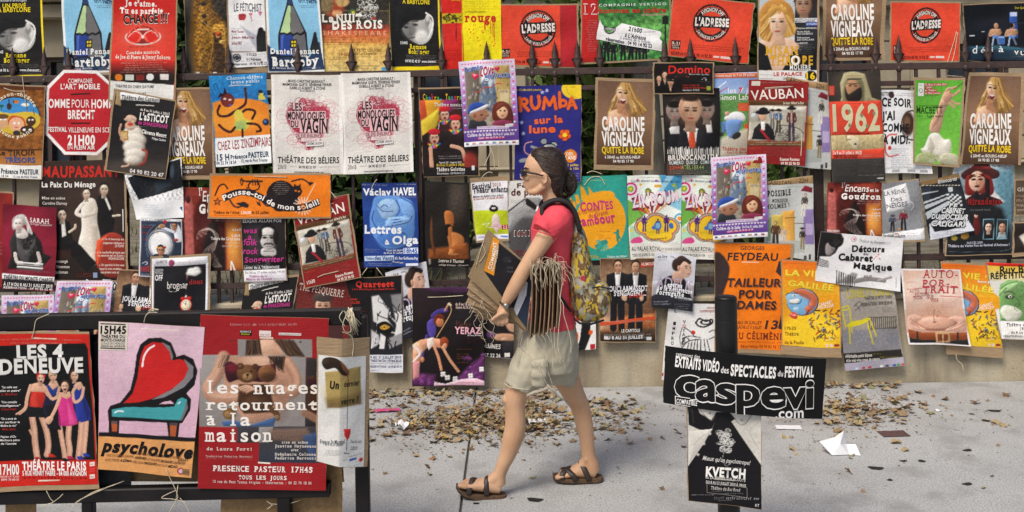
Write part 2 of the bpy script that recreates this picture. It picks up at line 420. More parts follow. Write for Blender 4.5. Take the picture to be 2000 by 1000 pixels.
def pairs(a):return np.asarray(a,float).reshape(-1,2)
class N:
 """a printed design: ink laid on a sheet, drawn in the coordinates of one enlarged detail (ox, oy, scale)"""
 def __init__(s,crop,quad,bg,q=.72):
  s.ox,s.oy,s.k=crop; s.Q=pairs(quad); k=s.k
  d=lambda a,b:np.hypot(*(s.Q[a]-s.Q[b]))/k
  wd=max(d(0,1),d(3,2)); hg=max(d(0,3),d(1,2))
  s.nu=max(4,int(wd*q)); s.nv=max(4,int(hg*q))
  s.u,s.v=np.meshgrid(np.linspace(0,1,s.nu+1),np.linspace(0,1,s.nv+1))
  XY=bil(s.Q,s.u,s.v); s.X=XY[...,0]; s.Y=XY[...,1]
  s.C=np.zeros(s.X.shape+(3,))+hx(bg); s.T=[]; s.sf=.65*k; s.rn=random.Random(7); s.vol=0; s.gr=np.random.RandomState(3).randn(*s.X.shape)
 def _m(s,m,c,a):
  m=np.clip(m,0,1)[...,None]*a; s.C=s.C*(1-m)+hx(c)*m
 def _v(s,m,c,a,ins,nx,ny,size):
  """tone a pictured shape as a photograph would show it: lit from the upper left, grainy"""
  if not s.vol or size>150*s.k/2.9*2.2:return s._m(m,c,a)
  wd=max(2.2*s.k,min(7*s.k,size*.22)); t=-(nx*.62+ny*.78)*np.exp(-np.maximum(ins,0)/wd)
  col=hx(c)*(1+(s.vol*t+.10*s.vol*s.gr)[...,None])+(np.maximum(t,0)*s.vol*.16)[...,None]
  m=np.clip(m,0,1)[...,None]*a; s.C=s.C*(1-m)+np.clip(col,0,1)*m
 def r(s,x0,y0,x1,y1,c,a=1,S=None):
  S=S or s.sf
  m=np.clip((np.minimum(s.X-x0,x1-s.X))/S+.5,0,1)*np.clip((np.minimum(s.Y-y0,y1-s.Y))/S+.5,0,1)
  s._m(m,c,a)
 def e(s,cx,cy,rx,ry,c,a=1,rot=0,S=None,hole=0):
  S=S or s.sf; t=R(rot); x=s.X-cx; y=s.Y-cy
  x,y=x*math.cos(t)+y*math.sin(t),-x*math.sin(t)+y*math.cos(t)
  d=(np.hypot(x/rx,y/ry)-1)*min(rx,ry)
  m=np.clip(.5-d/S,0,1)
  if hole:m=m*np.clip(.5+(d+hole)/S,0,1)
  h=np.hypot(x/rx,y/ry)+1e-6; s._v(m,c,a,-d,(x/rx*math.cos(t)-y/ry*math.sin(t))/h,(x/rx*math.sin(t)+y/ry*math.cos(t))/h,2*min(rx,ry))
 def _sd(s,P,closed):
  d2=np.full(s.X.shape,1e9); ins=np.zeros(s.X.shape,bool); n=len(P)
  for i in range(n if closed else n-1):
   a=P[i]; b=P[(i+1)%n]; e=b-a; L=e@e+1e-9
   wx=s.X-a[0]; wy=s.Y-a[1]; t=np.clip((wx*e[0]+wy*e[1])/L,0,1)
   d2=np.minimum(d2,(wx-t*e[0])**2+(wy-t*e[1])**2)
   if closed:
    c=(a[1]>s.Y)!=(b[1]>s.Y)
    ins^=c&(s.X<(b[0]-a[0])*(s.Y-a[1])/(b[1]-a[1]+1e-12)+a[0])
  return np.sqrt(d2),ins
 def p(s,pts,c,a=1,S=None,sm=0):
  P=pairs(pts); P=np.array(cat(P,5,True))if sm else P
  d,i=s._sd(P,True); S=S or s.sf
  f=np.where(i,d,-d); gy,gx=np.gradient(f); gl=np.hypot(gx,gy)+1e-6; e=P.max(0)-P.min(0)
  s._v(.5+f/S,c,a,f,-gx/gl,-gy/gl,min(e))
 def l(s,pts,w,c,a=1,S=None,sm=1):
  P=pairs(pts); P=np.array(cat(P,5))if sm and len(P)>2 else P
  d,_=s._sd(P,False); S=S or s.sf
  gy,gx=np.gradient(d); gl=np.hypot(gx,gy)+1e-6; q=np.clip(d/(w/2+1e-6),0,1)
  s._v(.5-(d-w/2)/S,c,a*min(1,max(w/S,.35)),w/2-d,gx/gl*q,gy/gl*q,w)if w>2.2*s.k else s._m(.5-(d-w/2)/S,c,a*min(1,max(w/S,.35)))
 def g(s,x0,y0,x1,y1,c0,c1,ax='y',a=1):
  t=(s.Y-y0)/(y1-y0)if ax=='y' else (s.X-x0)/(x1-x0)
  t=np.clip(t,0,1)[...,None]; c=hx(c0)*(1-t)+hx(c1)*t
  m=(np.clip(np.minimum(s.X-x0,x1-s.X)/s.sf+.5,0,1)*np.clip(np.minimum(s.Y-y0,y1-s.Y)/s.sf+.5,0,1))[...,None]*a
  s.C=s.C*(1-m)+c*m
 def n(s,amt=.06,sc=30,seed=1,box=None):
  rs=np.random.RandomState(seed); z=0
  for o in range(3):
   f=sc/2**o/6
   for _ in range(4):
    th=rs.rand()*6.28; z=z+np.sin((s.X*math.cos(th)+s.Y*math.sin(th))/f+rs.rand()*6.28+1.5*np.sin((s.X*math.sin(th)-s.Y*math.cos(th))/f*.7))/(4*1.4**o)
  z=z*amt
  if box:z=z*((s.X>box[0])&(s.Y>box[1])&(s.X<box[2])&(s.Y<box[3]))
  s.C=np.clip(s.C*(1+z[...,None])+z[...,None]*.05,0,1)
 def k_(s,x0,y0,x1,y1,n,c,a=.8,al='c',seed=3):
  """n rows of tiny unreadable print"""
  rn=random.Random(seed+int(x0*7+y0)); hgt=(y1-y0)/n
  for i in range(n):
   f=rn.uniform(.72,1)if n>1 else 1; L=(x1-x0)*f
   a0=x0 if al=='l' else (x1-L if al=='r' else (x0+x1-L)/2)
   x=a0
   while x<a0+L:
    wl=hgt*rn.uniform(.9,3.2); e=min(x+wl,a0+L)
    s.bar(x,y0+i*hgt+hgt*.22,e,y0+i*hgt+hgt*.74,c,rn.uniform(.6,1)*a); x=e+hgt*.35
 def bar(s,x0,y0,x1,y1,c,a):
  """row of letter-like strokes"""
  x=x0; h=y1-y0; V_=[]; T_=[]
  while x<x1-.2*h:
   wd=h*s.rn.uniform(.12,.22); k=s.rn.random()
   for q in ((x,y0 if k>.4 else y0+h*.3,x+wd,y1),)+(((x,y0+h*(.3 if k<.4 else 0),x+h*.5,y0+h*(.47 if k<.4 else .17)),)if k<.7 else ((x,y1-h*.17,x+h*.5,y1),)):
    n=len(V_); V_+=[(q[0],q[1]),(q[2],q[1]),(q[2],q[3]),(q[0],q[3])]; T_+=[(n,n+1,n+2),(n,n+2,n+3)]
   x+=h*s.rn.uniform(.55,.75)
  if V_:s.T.append((np.array(V_),np.array(T_),hx(c)*a+s.mid(x0,y0)*(1-a)))
 def mid(s,x,y):
  i=np.argmin((s.X-x)**2+(s.Y-y)**2); return s.C.reshape(-1,3)[i]
 def sc(s,cx,cy,rx,ry,n,c,w=2,seed=1,lim=None,a=1):
  """scribbled loops"""
  rn=random.Random(seed)
  for _ in range(n):
   q=rn.uniform(0,6.28); d=rn.random()**.5; x=cx+rx*d*math.cos(q); y=cy+ry*d*math.sin(q)
   if lim and not lim(x,y):continue
   rr=min(rx,ry)*rn.uniform(.12,.34); t=rn.uniform(0,6.28); sq=rn.uniform(.5,1)
   s.l([z for i in range(9)for z in (x+rr*math.cos(t+i*.75),y+rr*sq*math.sin(t+i*.75))],w,c,a)
 def t(s,txt,x0,y0,x1,y1,c,b=2,sf=0,mono=0,sh=0,rot=0,jit=0,al='l',path=None,kx=1,sp=0,out=0):
  """line of lettering: cap top y0, baseline y1, from x0 to x1 (x1 None: natural width)"""
  V_=[]; T_=[]; n=0; x=0; rn=random.Random(len(txt)*31+int(x0)); wd=[]; wk=0; hp=(y1-y0)/s.k; b=min(b,1 if hp<4.6 else 2 if hp<6.5 else 3 if hp<10 else 5)
  for ci,ch in enumerate(txt):
   if ch==' ':x+=(.62 if mono else ADV[' '])+sp; wk+=1; continue
   bc=min(b,2)if ch in 'MWmw' else min(b,3)if ch in 'NBR8' else b
   v,tr=slab(ch,bc)if sf else GL[ch,bc]
   adv=ADV[ch]; v=v.copy()
   if mono:
    wc=v[:,0].max()-v[:,0].min(); sq=min(1.25,.56/max(wc,.01))if wc>.3 else 1
    v[:,0]=(v[:,0]-v[:,0].min()-wc/2)*sq+.31; adv=.62
   elif sf:v[:,0]+=.06; adv+=.10
   if b:v[:,0]+=b*.008; adv+=b*.016
   if jit:
    q=rn.uniform(-.16,.16)*jit; m=v.mean(0); d=v-m; k=1+rn.uniform(-.12,.12)*jit
    v=m+np.stack([d[:,0]*math.cos(q)-d[:,1]*math.sin(q),d[:,0]*math.sin(q)+d[:,1]*math.cos(q)],1)*k
    v[:,1]+=rn.uniform(-.07,.07)*jit
   v[:,0]+=x; x+=adv+sp; V_.append(v); T_.append(tr+n); n+=len(v); wd+=[wk]*len(tr)
  v=np.concatenate(V_); T=np.concatenate(T_)
  lo,hi=v[:,0].min(),v[:,0].max(); sy=(y1-y0)/CAP
  v[:,0]+=v[:,1]*sh
  if path is not None:
   P=pairs(path); seg=np.hypot(*np.diff(P,axis=0).T); cum=np.concatenate([[0],np.cumsum(seg)])
   t=(v[:,0]-lo)/(hi-lo)*cum[-1]
   px=np.interp(t,cum,P[:,0]); py=np.interp(t,cum,P[:,1])
   i=np.clip(np.searchsorted(cum,t)-1,0,len(seg)-1); d=np.diff(P,axis=0)[i]/seg[i][:,None]
   h=v[:,1]*sy; v=np.stack([px+d[:,1]*h,py-d[:,0]*h],1)
  else:
   sx=(x1-x0)/(hi-lo)if x1 is not None else sy*kx
   if x1 is None:
    if al=='c':x0=x0-sx*(hi-lo)/2
    if al=='r':x0=x0-sx*(hi-lo)
   v=np.stack([x0+(v[:,0]-lo)*sx,y1-v[:,1]*sy],1)
   if rot:
    q=R(rot); o=np.array([x0,(y0+y1)/2]); d=v-o
    v=o+np.stack([d[:,0]*math.cos(q)-d[:,1]*math.sin(q),d[:,0]*math.sin(q)+d[:,1]*math.cos(q)],1)
  wd=np.array(wd)
  for i in range(wk+1):
   t=T[wd==i]
   if len(t):j,inv=np.unique(t,return_inverse=True); s.T.append((v[j],inv.reshape(t.shape),hx(c),1))
   # small illustration helpers
 def face(s,x,y,r,sk,hr,look=0,style='short',a=1):
  sk=hx(sk); dk=sk*np.array([.62,.52,.48])
  if style=='long':s.e(x,y+.3*r,1.05*r,1.5*r,hr)
  if style=='bob':s.e(x,y+.05*r,1.08*r,1.15*r,hr)
  s.p([x-.3*r,y+.5*r,x+.3*r,y+.5*r,x+.4*r,y+1.5*r,x-.4*r,y+1.5*r],sk*.78)
  s.e(x,y-.12*r,.8*r,1.0*r,hr if style!='bald' else sk*.9)
  s.e(x+look*.12*r,y+.12*r,.66*r,.86*r,sk,S=r*.15)
  s.e(x-.5*r if look>0 else x+.5*r,y+.2*r,.28*r,.7*r,dk,.45,S=r*.45)
  s.e(x+look*.2*r-.12*r,y-.3*r,.3*r,.26*r,sk+(1-sk)*.25,.5,S=r*.4); s.e(x+look*.12*r,y+.86*r,.5*r,.14*r,dk,.4,S=r*.25)
  if style!='bald' and r>16:
   for i in range(12):
    q=s.rn.uniform(-1.5,1.5); q0=hx(hr); s.l([x+.1*r*q,y-1.02*r,x+.6*r*math.sin(q),y-.8*r,x+.86*r*math.sin(q),y+(-.2 if style=='short' else .9)*r*s.rn.uniform(.4,1)]if abs(q)>.8 else[x,y-r,x+.5*r*q,y-.7*r],.06*r,np.clip(q0*s.rn.choice([.6,.8,1.5,1.9])+.02,0,1),.6)
  ex=x+look*.2*r
  for q in (-1,1):
   s.e(ex+q*.27*r,y+.02*r,.15*r,.085*r,dk*.45,.9,S=max(s.sf*.8,r*.1))
   s.l([ex+q*.12*r,y-.16*r,ex+q*.42*r,y-.17*r],.07*r,hx(hr)*.6+.03,.7)
  s.l([ex,y,ex+look*.08*r,y+.32*r,ex+.1*r,y+.34*r],.06*r,dk,.55)
  s.e(ex,y+.56*r,.24*r,.07*r,'9a3a3a',.8)
  s.e(ex,y+.75*r,.2*r,.06*r,dk,.35,S=r*.2)
 def strands(s,roots,tips,n,cols,w,wave=6,a=.8,seed=1):
  """wavy locks of hair from one line to another"""
  rn=random.Random(seed); A=pairs(roots); B=pairs(tips)
  for _ in range(n):
   t=rn.random(); p=A[0]*(1-t)+A[-1]*t if len(A)==2 else A[min(int(t*len(A)),len(A)-1)]; t2=min(max(t+rn.uniform(-.12,.12),0),1); k=t2*(len(B)-1); i=min(int(k),len(B)-2); q=B[i]+(B[i+1]-B[i])*(k-i)
   f=rn.uniform(0,6.28); s.l([z for j in range(6)for z in (p[0]+(q[0]-p[0])*(j/5)**1.3+wave*math.sin(j*1.5+f)*(j/5),p[1]+(q[1]-p[1])*j/5)],w*rn.uniform(.6,1.4),rn.choice(cols),a)
 def fig(s,x,y,h,top,bot,sk,hr,w=1,arms=1,lean=0):
  """small standing figure, y = top of head"""
  r=h*.062; X=lambda t:x+lean*t
  s.p([X(.3)-.085*h*w,y+.17*h,X(.3)+.085*h*w,y+.17*h,X(.5)+.07*h*w,y+.5*h,X(.5)-.07*h*w,y+.5*h],top)
  for q in (-1,1):
   s.l([X(.5)+q*.04*h*w,y+.48*h,X(.8)+q*.05*h*w,y+.74*h,X(1)+q*.055*h*w,y+h],.07*h*w,bot,sm=0)
   if arms:s.l([X(.3)+q*.085*h*w,y+.19*h,X(.4)+q*.12*h*w,y+.36*h,X(.5)+q*.09*h*w,y+.48*h],.042*h*w,top,sm=0); s.e(X(.5)+q*.09*h*w,y+.5*h,.022*h,.025*h,sk)
  s.e(x,y+.14*h,.03*h,.05*h,hx(sk)*.75)
  s.e(x,y+.07*h,r*.95,r*1.15,hr); s.e(x,y+.082*h,r*.72,r*.85,sk)
 def heart(s,x,y,r,c,rot=0,a=1):
  P=[]
  for i in range(24):
   t=i/24*6.283; X=16*math.sin(t)**3/16; Y=-(13*math.cos(t)-5*math.cos(2*t)-2*math.cos(3*t)-math.cos(4*t))/16
   q=R(rot); P+=[x+r*(X*math.cos(q)-Y*math.sin(q)),y+r*(X*math.sin(q)+Y*math.cos(q))]
  s.p(P,c,a)
 def star(s,x,y,r,c,n=5,k=.45,rot=0):
  s.p([z for i in range(2*n)for z in (x+(r if i%2==0 else r*k)*math.sin(math.pi*i/n+rot),y-(r if i%2==0 else r*k)*math.cos(math.pi*i/n+rot))],c)
 def tri(s,pts,c,z=0):
  """crisp vector polygon (convex) printed over the raster"""
  P=pairs(pts)
  if len(P)==4:
   k=7; q=np.linspace(0,1,k); u,v=np.meshgrid(q,q); n=np.arange(k*k).reshape(k,k)
   a,b,c_,d=n[:-1,:-1].ravel(),n[:-1,1:].ravel(),n[1:,1:].ravel(),n[1:,:-1].ravel()
   s.T.append((bil(P,u,v).reshape(-1,2),np.concatenate([np.stack([a,b,c_],1),np.stack([a,c_,d],1)]),hx(c))); return
  s.T.append((P,np.array([(0,i,i+1)for i in range(1,len(P)-1)]),hx(c)))
 def ring(s,cx,cy,r0,r1,c,n=40,a0=0,a1=360):
  V_=[]; T_=[]
  for i in range(n+1):
   q=R(a0+(a1-a0)*i/n); V_+=[(cx+r0*math.cos(q),cy+r0*math.sin(q)),(cx+r1*math.cos(q),cy+r1*math.sin(q))]
   if i<n:T_+=[(2*i,2*i+1,2*i+3),(2*i,2*i+3,2*i+2)]
  s.T.append((np.array(V_),np.array(T_),hx(c)))
def arc(cx,cy,r,a0,a1,n=24):
 """points on a circle, degrees clockwise from the top"""
 return[z for i in range(n+1)for z in (cx+r*math.sin(R(a0+(a1-a0)*i/n)),cy-r*math.cos(R(a0+(a1-a0)*i/n)))]
def mesh2(name,v,f4,f3,mt,parent,colors):
 """a sheet of quads with triangles printed over it"""
 v=v-np.array(origin(parent)); me=bpy.data.meshes.new(name); me.vertices.add(len(v)); me.vertices.foreach_set('co',v.ravel())
 li=np.concatenate([f4.ravel(),f3.ravel()]).astype(np.int32); me.loops.add(len(li)); me.loops.foreach_set('vertex_index',li)
 a,b=len(f4),len(f3); me.polygons.add(a+b); me.polygons.foreach_set('loop_start',np.concatenate([np.arange(a)*4,a*4+np.arange(b)*3]).astype(np.int32))
 me.update(calc_edges=True); me.polygons.foreach_set('use_smooth',np.ones(a+b,bool)); me.materials.append(mt)
 c4=np.ones((len(v),4),np.float32); c4[:,:3]=colors; me.color_attributes.new('Col','FLOAT_COLOR','POINT').data.foreach_set('color',c4.ravel())
 o=bpy.data.objects.new(name,me); COL.objects.link(o); o.parent=parent; return o
 # ---------------------------------------------------------------- hanging a poster
FENCE_Y=6.5; LAYER=.014; ALBEDO=.86
BOARD_EDGE=4
def put(d,label,layer=1,quad=None,crop=None,board=None,Y=None,curl=(0,0),lift=None,nz=.003,tilt=(0,0),warp=None,twine=None,group='theatre posters hung along the railing',seed=None,name='poster',cat_='poster',shape=None,boardmat=None,wob=.8):
 """label, depth layer, corners in the photo (TL TR BR BL), board = margins of the cardboard behind (l t r b, photo px)"""
 Q0=d.Q/d.k+np.array([d.ox,d.oy])
 if quad is None:Q=Q0
 else:
  c=crop or (0,0,1); Q=pairs(quad)/c[2]+np.array([c[0],c[1]])
 y0=(FENCE_Y-layer*LAYER)if Y is None else Y
 rs=np.random.RandomState(seed if seed is not None else int(abs(Q).sum())%9973)
 ph=rs.rand(8)*6.28; fr=1+2.2*rs.rand(8); am=rs.randn(8)
 cu=(curl[0]+rs.uniform(-.002,.004),curl[1]+rs.uniform(-.002,.004))
 def dep(u,v):
  z=cu[0]*(2*u-1)**2+cu[1]*(2*v-1)**2+tilt[0]*u+tilt[1]*v
  for i in range(4):
   z=z+nz*am[i]*np.sin(fr[i]*3*u+ph[i])*np.sin(fr[i+4]*3*v+ph[i+4])
  if lift:
   for (lu,lv,a,wd)in lift:z=z+a*np.clip(1-(np.hypot(u-lu,v-lv)/wd),0,1)**2
  if warp:z=z+warp(u,v)
  return z
 gu,gv=np.meshgrid(np.linspace(0,1,9),np.linspace(0,1,9)); z0=dep(gu,gv).min()
 def place(u,v,off=0):
  px=bil(Q,u,v)
  wx=wob*(np.sin(5*v+ph[0])*.6+np.sin(11*v+ph[1])*.3); wy=wob*(np.sin(4.5*u+ph[2])*.6+np.sin(9*u+ph[3])*.3)
  p=W(px[...,0]+wx,px[...,1]+wy,y0); p[...,1]-=dep(u,v)-z0+off
  return p
 c=place(np.array([.5]),np.array([1.0]))[0]
 root=empty(name,c,label,cat_,group)
 n0=np.arange((d.nu+1)*(d.nv+1)).reshape(d.nv+1,d.nu+1)
 fc=np.stack([n0[1:,:-1],n0[1:,1:],n0[:-1,1:],n0[:-1,:-1]],-1).reshape(-1,4)
 if shape is not None:
  inb=shape(d.X,d.Y); ok=(inb[1:,:-1]&inb[1:,1:]&inb[:-1,1:]&inb[:-1,:-1]).ravel(); fc=fc[ok]
 C=d.C*(1+.03*rs.randn(*d.C.shape[:2],1))*(1+.04*np.sin(7*d.u+ph[4])[...,None]*np.sin(9*d.v+ph[5])[...,None])
 SV=[place(d.u,d.v,.0012).reshape(-1,3)]; SF=[fc]; SCOL=[lin(np.clip(C,0,1)).reshape(-1,3)*ALBEDO]; ns=len(SV[0])
 boxes=[]; lev=[]; words=[]
 for it in d.T:
  v=it[0]; b=(*v.min(0),*v.max(0)); over=[lev[i]for i,o in enumerate(boxes)if b[0]<o[2]and o[0]<b[2]and b[1]<o[3]and o[1]<b[3]]
  boxes.append(b); lev.append(max(over)+1 if over else 0)
 for i,it in enumerate(d.T):
  v,t,c=it[:3]; u_,v_=ibil(d.Q,v); g=(u_>-.002)&(u_<1.002)&(v_>-.002)&(v_<1.002)
  t=t[g[t].any(1)]
  if not len(t):continue
  q=place(np.clip(u_,0,1),np.clip(v_,0,1),.0022+.0007*lev[i])
  a,b,c_=q[t[:,0]],q[t[:,1]],q[t[:,2]]; ny=np.cross(b-a,c_-a)[:,1]
  t=t.copy(); t[ny>0]=t[ny>0][:,::-1]; col=np.tile(lin(c),(len(v),1))*ALBEDO
  if len(it)>3:words.append([q,t,col,q[np.unique(t)].min(0),q[np.unique(t)].max(0)])
  else:SV.append(q); SF.append(t+ns); SCOL.append(col); ns+=len(q)
 F4=SF[0]; F3=np.concatenate(SF[1:])if len(SF)>1 else np.zeros((0,3),np.int64)
 mesh2('sheet',np.concatenate(SV),F4,F3,M_PRINT,root,np.concatenate(SCOL))
 # blocks of lettering: lines that stand close together are one part
 grp=list(range(len(words)))
 def find(i):
  while grp[i]!=i:i=grp[i]
  return i
 for i in range(len(words)):
  for j in range(i):
   gap=np.maximum(0,np.maximum(words[i][3]-words[j][4],words[j][3]-words[i][4]))
   if np.sqrt((gap**2).sum())<.019:grp[find(i)]=find(j)
 for r_ in sorted(set(find(i)for i in range(len(words)))):
  n=0; VV=[]; TT=[]; CC=[]
  for i in range(len(words)):
   if find(i)==r_:q,t,col=words[i][:3]; VV.append(q); TT.append(t+n); CC.append(col); n+=len(q)
  mesh('lettering',np.concatenate(VV),np.concatenate(TT),M_INK,root,False,np.concatenate(CC))
 if board is not None:
  W_=np.hypot(*(Q[1]-Q[0])); H_=np.hypot(*(Q[3]-Q[0])); l,t,r_,b_=board
  us=np.linspace(-l/W_,1+r_/W_,13); vs=np.linspace(-t/H_,1+b_/H_,17); U,V2=np.meshgrid(us,vs)
  rj=rs.randn(17)*.6/W_; U=U+np.where((U<.01)|(U>.99),rj[:,None],0)
  fr_=place(U,V2,0).reshape(-1,3); bk=fr_.copy(); bk[:,1]+=.004
  m0=np.arange(13*17).reshape(17,13); k=13*17
  fs=[tuple(q)for q in np.stack([m0[1:,:-1],m0[1:,1:],m0[:-1,1:],m0[:-1,:-1]],-1).reshape(-1,4)]
  fs+=[tuple(i+k for i in q[::-1])for q in fs]
  rim=list(m0[0,:])+list(m0[1:,-1])+list(m0[-1,-2::-1])+list(m0[-2:0:-1,0])
  fs+=[(rim[i],rim[(i+1)%len(rim)],rim[(i+1)%len(rim)]+k,rim[i]+k)for i in range(len(rim))]
  mesh('backing_board',np.concatenate([fr_,bk]),[tuple(int(i)for i in q)for q in fs],boardmat or M_BOARD,root)
 if twine:
  mb=MB()
  for T in twine:
   P=pairs(T); P=np.array(cat(P,5))if len(P)>2 else P
   u_,v_=ibil(Q,P); zz=dep(np.clip(u_,0,1),np.clip(v_,0,1))-z0
   p=W(P[:,0],P[:,1],y0); p[:,1]-=zz+.004
   mb.tube([tuple(x)for x in p],.0022*y0/6.5*(1+.15*rs.rand()),6)
  mb.build('twine',M_TWINE,root,True)
 return root
A1,A2,A3,A4,A5=[(x,0,1235/420)for x in (0,400,800,1200,1580)]
B1,B2,B3,B4,B5=[(x,310,1235/420)for x in (0,400,800,1200,1580)]
C1=(0,600,2.5); C2,C3,C4=[(x,560,1000/440)for x in (380,790,1200)]; C5=(1580,560,955/420)
FF=(0,0,1)
# ---------------------------------------------------------------- the posters, upper row
TOP=-4
def d_hat():
 p=N(A1,[-110,-95,236,-98,262,452,-95,462],'fbdf12'); p.vol=0.17
 p.p([-110,-95,226,-98,250,428,-95,440],'141313')
 p.e(112,212,92,92,'dcdcd8'); p.e(96,226,78,70,'a8a6a2',S=14)
 p.p([-20,150,60,130,130,150,150,200,140,250,100,290,40,280,-10,230],'b9b6b1',S=12,sm=1)
 p.e(120,260,50,40,'efeeea',.8,S=20); p.e(30,210,50,70,'555',.6,S=30)
 p.p([-40,60,60,70,140,95,150,150,100,165,40,170,-20,215,-60,230],'17171a',S=8,sm=1)
 p.e(162,165,18,34,'8d8b88',S=8); p.e(166,150,14,22,'c9c7c2',S=6)
 p.l([150,120,195,150,200,205,170,265],9,'efeeea')
 for x,y in ((12,207),(78,190)):p.e(x,y,17,7,'222',.9,S=7); p.l([x-20,y-18,x+18,y-20],6,'2a2a2a',.7)
 p.l([44,205,36,245,50,250],5,'555',.8); p.l([30,270,52,268,72,262],6,'4a3f3f',.9)
 p.t('Richard Brautigan',5,-4,152,10,'ddd',1); p.t('UN PRIVÉ',16,22,150,46,'f2d91a',2); p.t('À BABYLONE',-12,44,176,70,'f2d91a',2)
 p.t('Romane',34,305,152,331,'f2d91a',2,sf=1); p.t('Bohringer',24,334,172,360,'f2d91a',2,sf=1)
 p.t('15H45',-30,290,20,306,'eee',2)
 p.k_(0,366,232,392,3,'bbb'); p.t('04 90 82 40 57  www.chenenoir.fr',0,395,246,411,'eee',2)
 p.k_(40,416,246,432,2,'b9a'); return p
def d_pencil():
 p=N(A2,[350,-120,652,-125,688,412,366,424],'8cc6e6')
 p.p([350,-120,362,-120,380,424,366,424],'f2f2ee'); p.p([640,-120,656,-120,690,414,678,414],'f2f2ee'); p.p([360,408,690,396,690,430,360,430],'f2f2ee')
 p.p([355,250,440,330,600,330,660,240,690,400,370,412],'1d3558'); p.p([628,185,640,185,665,300,600,300],'1f2024'); p.p([378,270,430,340,400,400,372,400],'16213a')
 p.p([478,-20,500,-20,512,28,586,190,598,330,424,330,424,195,470,28],'121316')
 p.p([480,30,496,32,492,180,474,192,456,184,436,188],'b6d39a'); p.p([496,32,510,34,572,178,552,192,530,184,510,194,494,182],'6d6c6d')
 p.p([434,200,456,194,474,204,490,196,510,206,508,320,434,320],'24408f'); p.p([510,206,530,196,552,204,576,194,588,322,508,322],'6a696d'); p.p([440,204,454,200,450,300,440,300],'4266bb')
 p.p([482,-20,500,-20,506,24,476,24],'2b3c66')
 p.r(494,226,530,272,'101216')
 for x,y in ((500,234),(514,234),(500,252),(514,252)):p.r(x,y,x+10,y+13,'f6d628')
 p.t('DU CHIEN',540,-18,634,-2,'16305e',2); p.t('QUI FUME',540,-2,640,8,'16305e',2); p.t('19h10',594,6,646,22,'16305e',2); p.k_(542,10,590,20,1,'16305e'); p.k_(542,28,648,48,2,'16305e')
 p.t('Daniel Pennac',380,280,656,310,'f3f3f0',3,sf=1,rot=-.3); p.t('dans',545,312,590,326,'e8e8e8',1,sf=1)
 p.t('Bartleby',386,330,655,380,'f3f3f0',4,sf=1,rot=-1); p.t('de Herman Melville',388,384,530,396,'dde',1,sf=1); p.k_(560,384,672,402,2,'ccd'); return p
def d_change():
 p=N(A1,[660,-40,1018,-40,1000,582,632,572],'d9291f')
 p.g(640,-40,1020,430,'c01812','e5412f'); p.e(820,200,190,120,'f06a50',.45,S=90); p.p([630,432,1010,428,1000,490,630,470],'18110f'); p.g(640,350,1010,440,'d9291f','1a1210')
 p.p([630,462,1000,490,998,590,624,580],'ecebe6')
 p.e(824,212,104,48,'d8cfc8'); p.e(824,212,95,40,'8c2018'); p.e(774,208,44,40,'ef5a49'); p.e(874,208,44,40,'ef5a49'); p.heart(774,212,40,'d8231b',-20); p.heart(874,212,40,'d8231b',20); p.e(824,212,9,9,'f6d9cf'); p.l([740,210,775,178,805,190,824,205,845,188,880,178,910,212],4,'e8d8d0')
 p.t("Je t'aime.",722,0,905,30,'f6efe8',4,sf=1,rot=3); p.t('Tu es parfait...',692,42,978,74,'f6efe8',4,sf=1,rot=2)
 p.t('CHANGE !!!',712,86,968,136,'f6efe8',5,jit=.6,rot=-1); p.t('CHANGE !!!',712,84,966,134,'201412',3,jit=.6,rot=-1)
 p.t('de le changer',720,150,924,162,'5a1410',1,path=arc(824,236,80,-55,55)); p.k_(745,262,905,276,1,'5a1410')
 p.t('Comédie musicale',730,292,920,310,'f6e9de',3,sf=1); p.t('de Joe di Pietro & Jimmy Roberts',668,314,980,335,'f6e9de',3,sf=1,rot=1.4)
 p.k_(690,342,970,420,6,'f0c8b8')
 for x,c in ((684,'d97a1e'),(746,'cfd3c8'),(806,'7a2622'),(864,'e8e8e6'),(946,'e6dcd8')):p.e(x,444,22,20,c)if c in ('d97a1e','e8e8e6')else p.r(x-24,428,x+24,460,c)
 p.t('THEATRE DU CHIEN QUI FUME',664,484,885,500,'333a4a',1,rot=2); p.k_(664,512,740,520,1,'445'); p.t('Rés. 04 90 85 25 87',664,526,838,541,'445',1,rot=2); return p
def d_gold():
 p=N(A2,[-115,-30,128,-30,134,432,-98,430],'2b2621'); p.vol=0.28
 p.g(-115,-30,10,440,'4a4742','231f1b','x'); p.p([-60,-30,30,-30,60,60,110,120,130,300,120,432,-60,432,-90,230],'6e4a17',S=30)
 p.p([0,120,40,150,110,130,128,200,110,280,60,250,10,280,-30,200],'b8842c',S=26,sm=1); p.p([-20,20,10,10,50,150,10,340,-30,400,-60,240],'8f6420',S=22)
 p.p([50,190,92,184,100,240,118,300,108,420,44,420,52,300],'3b2712',S=10); p.e(78,205,12,16,'c28d55',S=5); p.e(78,195,16,12,'a03a1c',S=6); p.e(98,240,16,10,'d9b060',S=6)
 for y in (92,130,20):p.e(0+(y-90)*.1,y,14,13,'211c17')
 p.n(.5,40,4,(-60,-30,130,432)); p.l([-30,100,40,160,118,160],4,'e0b45c',.7); p.l([10,165,50,230,20,400],4,'d29a3a',.6); p.l([110,160,122,300,116,420],4,'d8a548',.6)
 p.r(50,414,70,430,'ddd'); p.r(-50,412,-30,428,'ccc'); return p
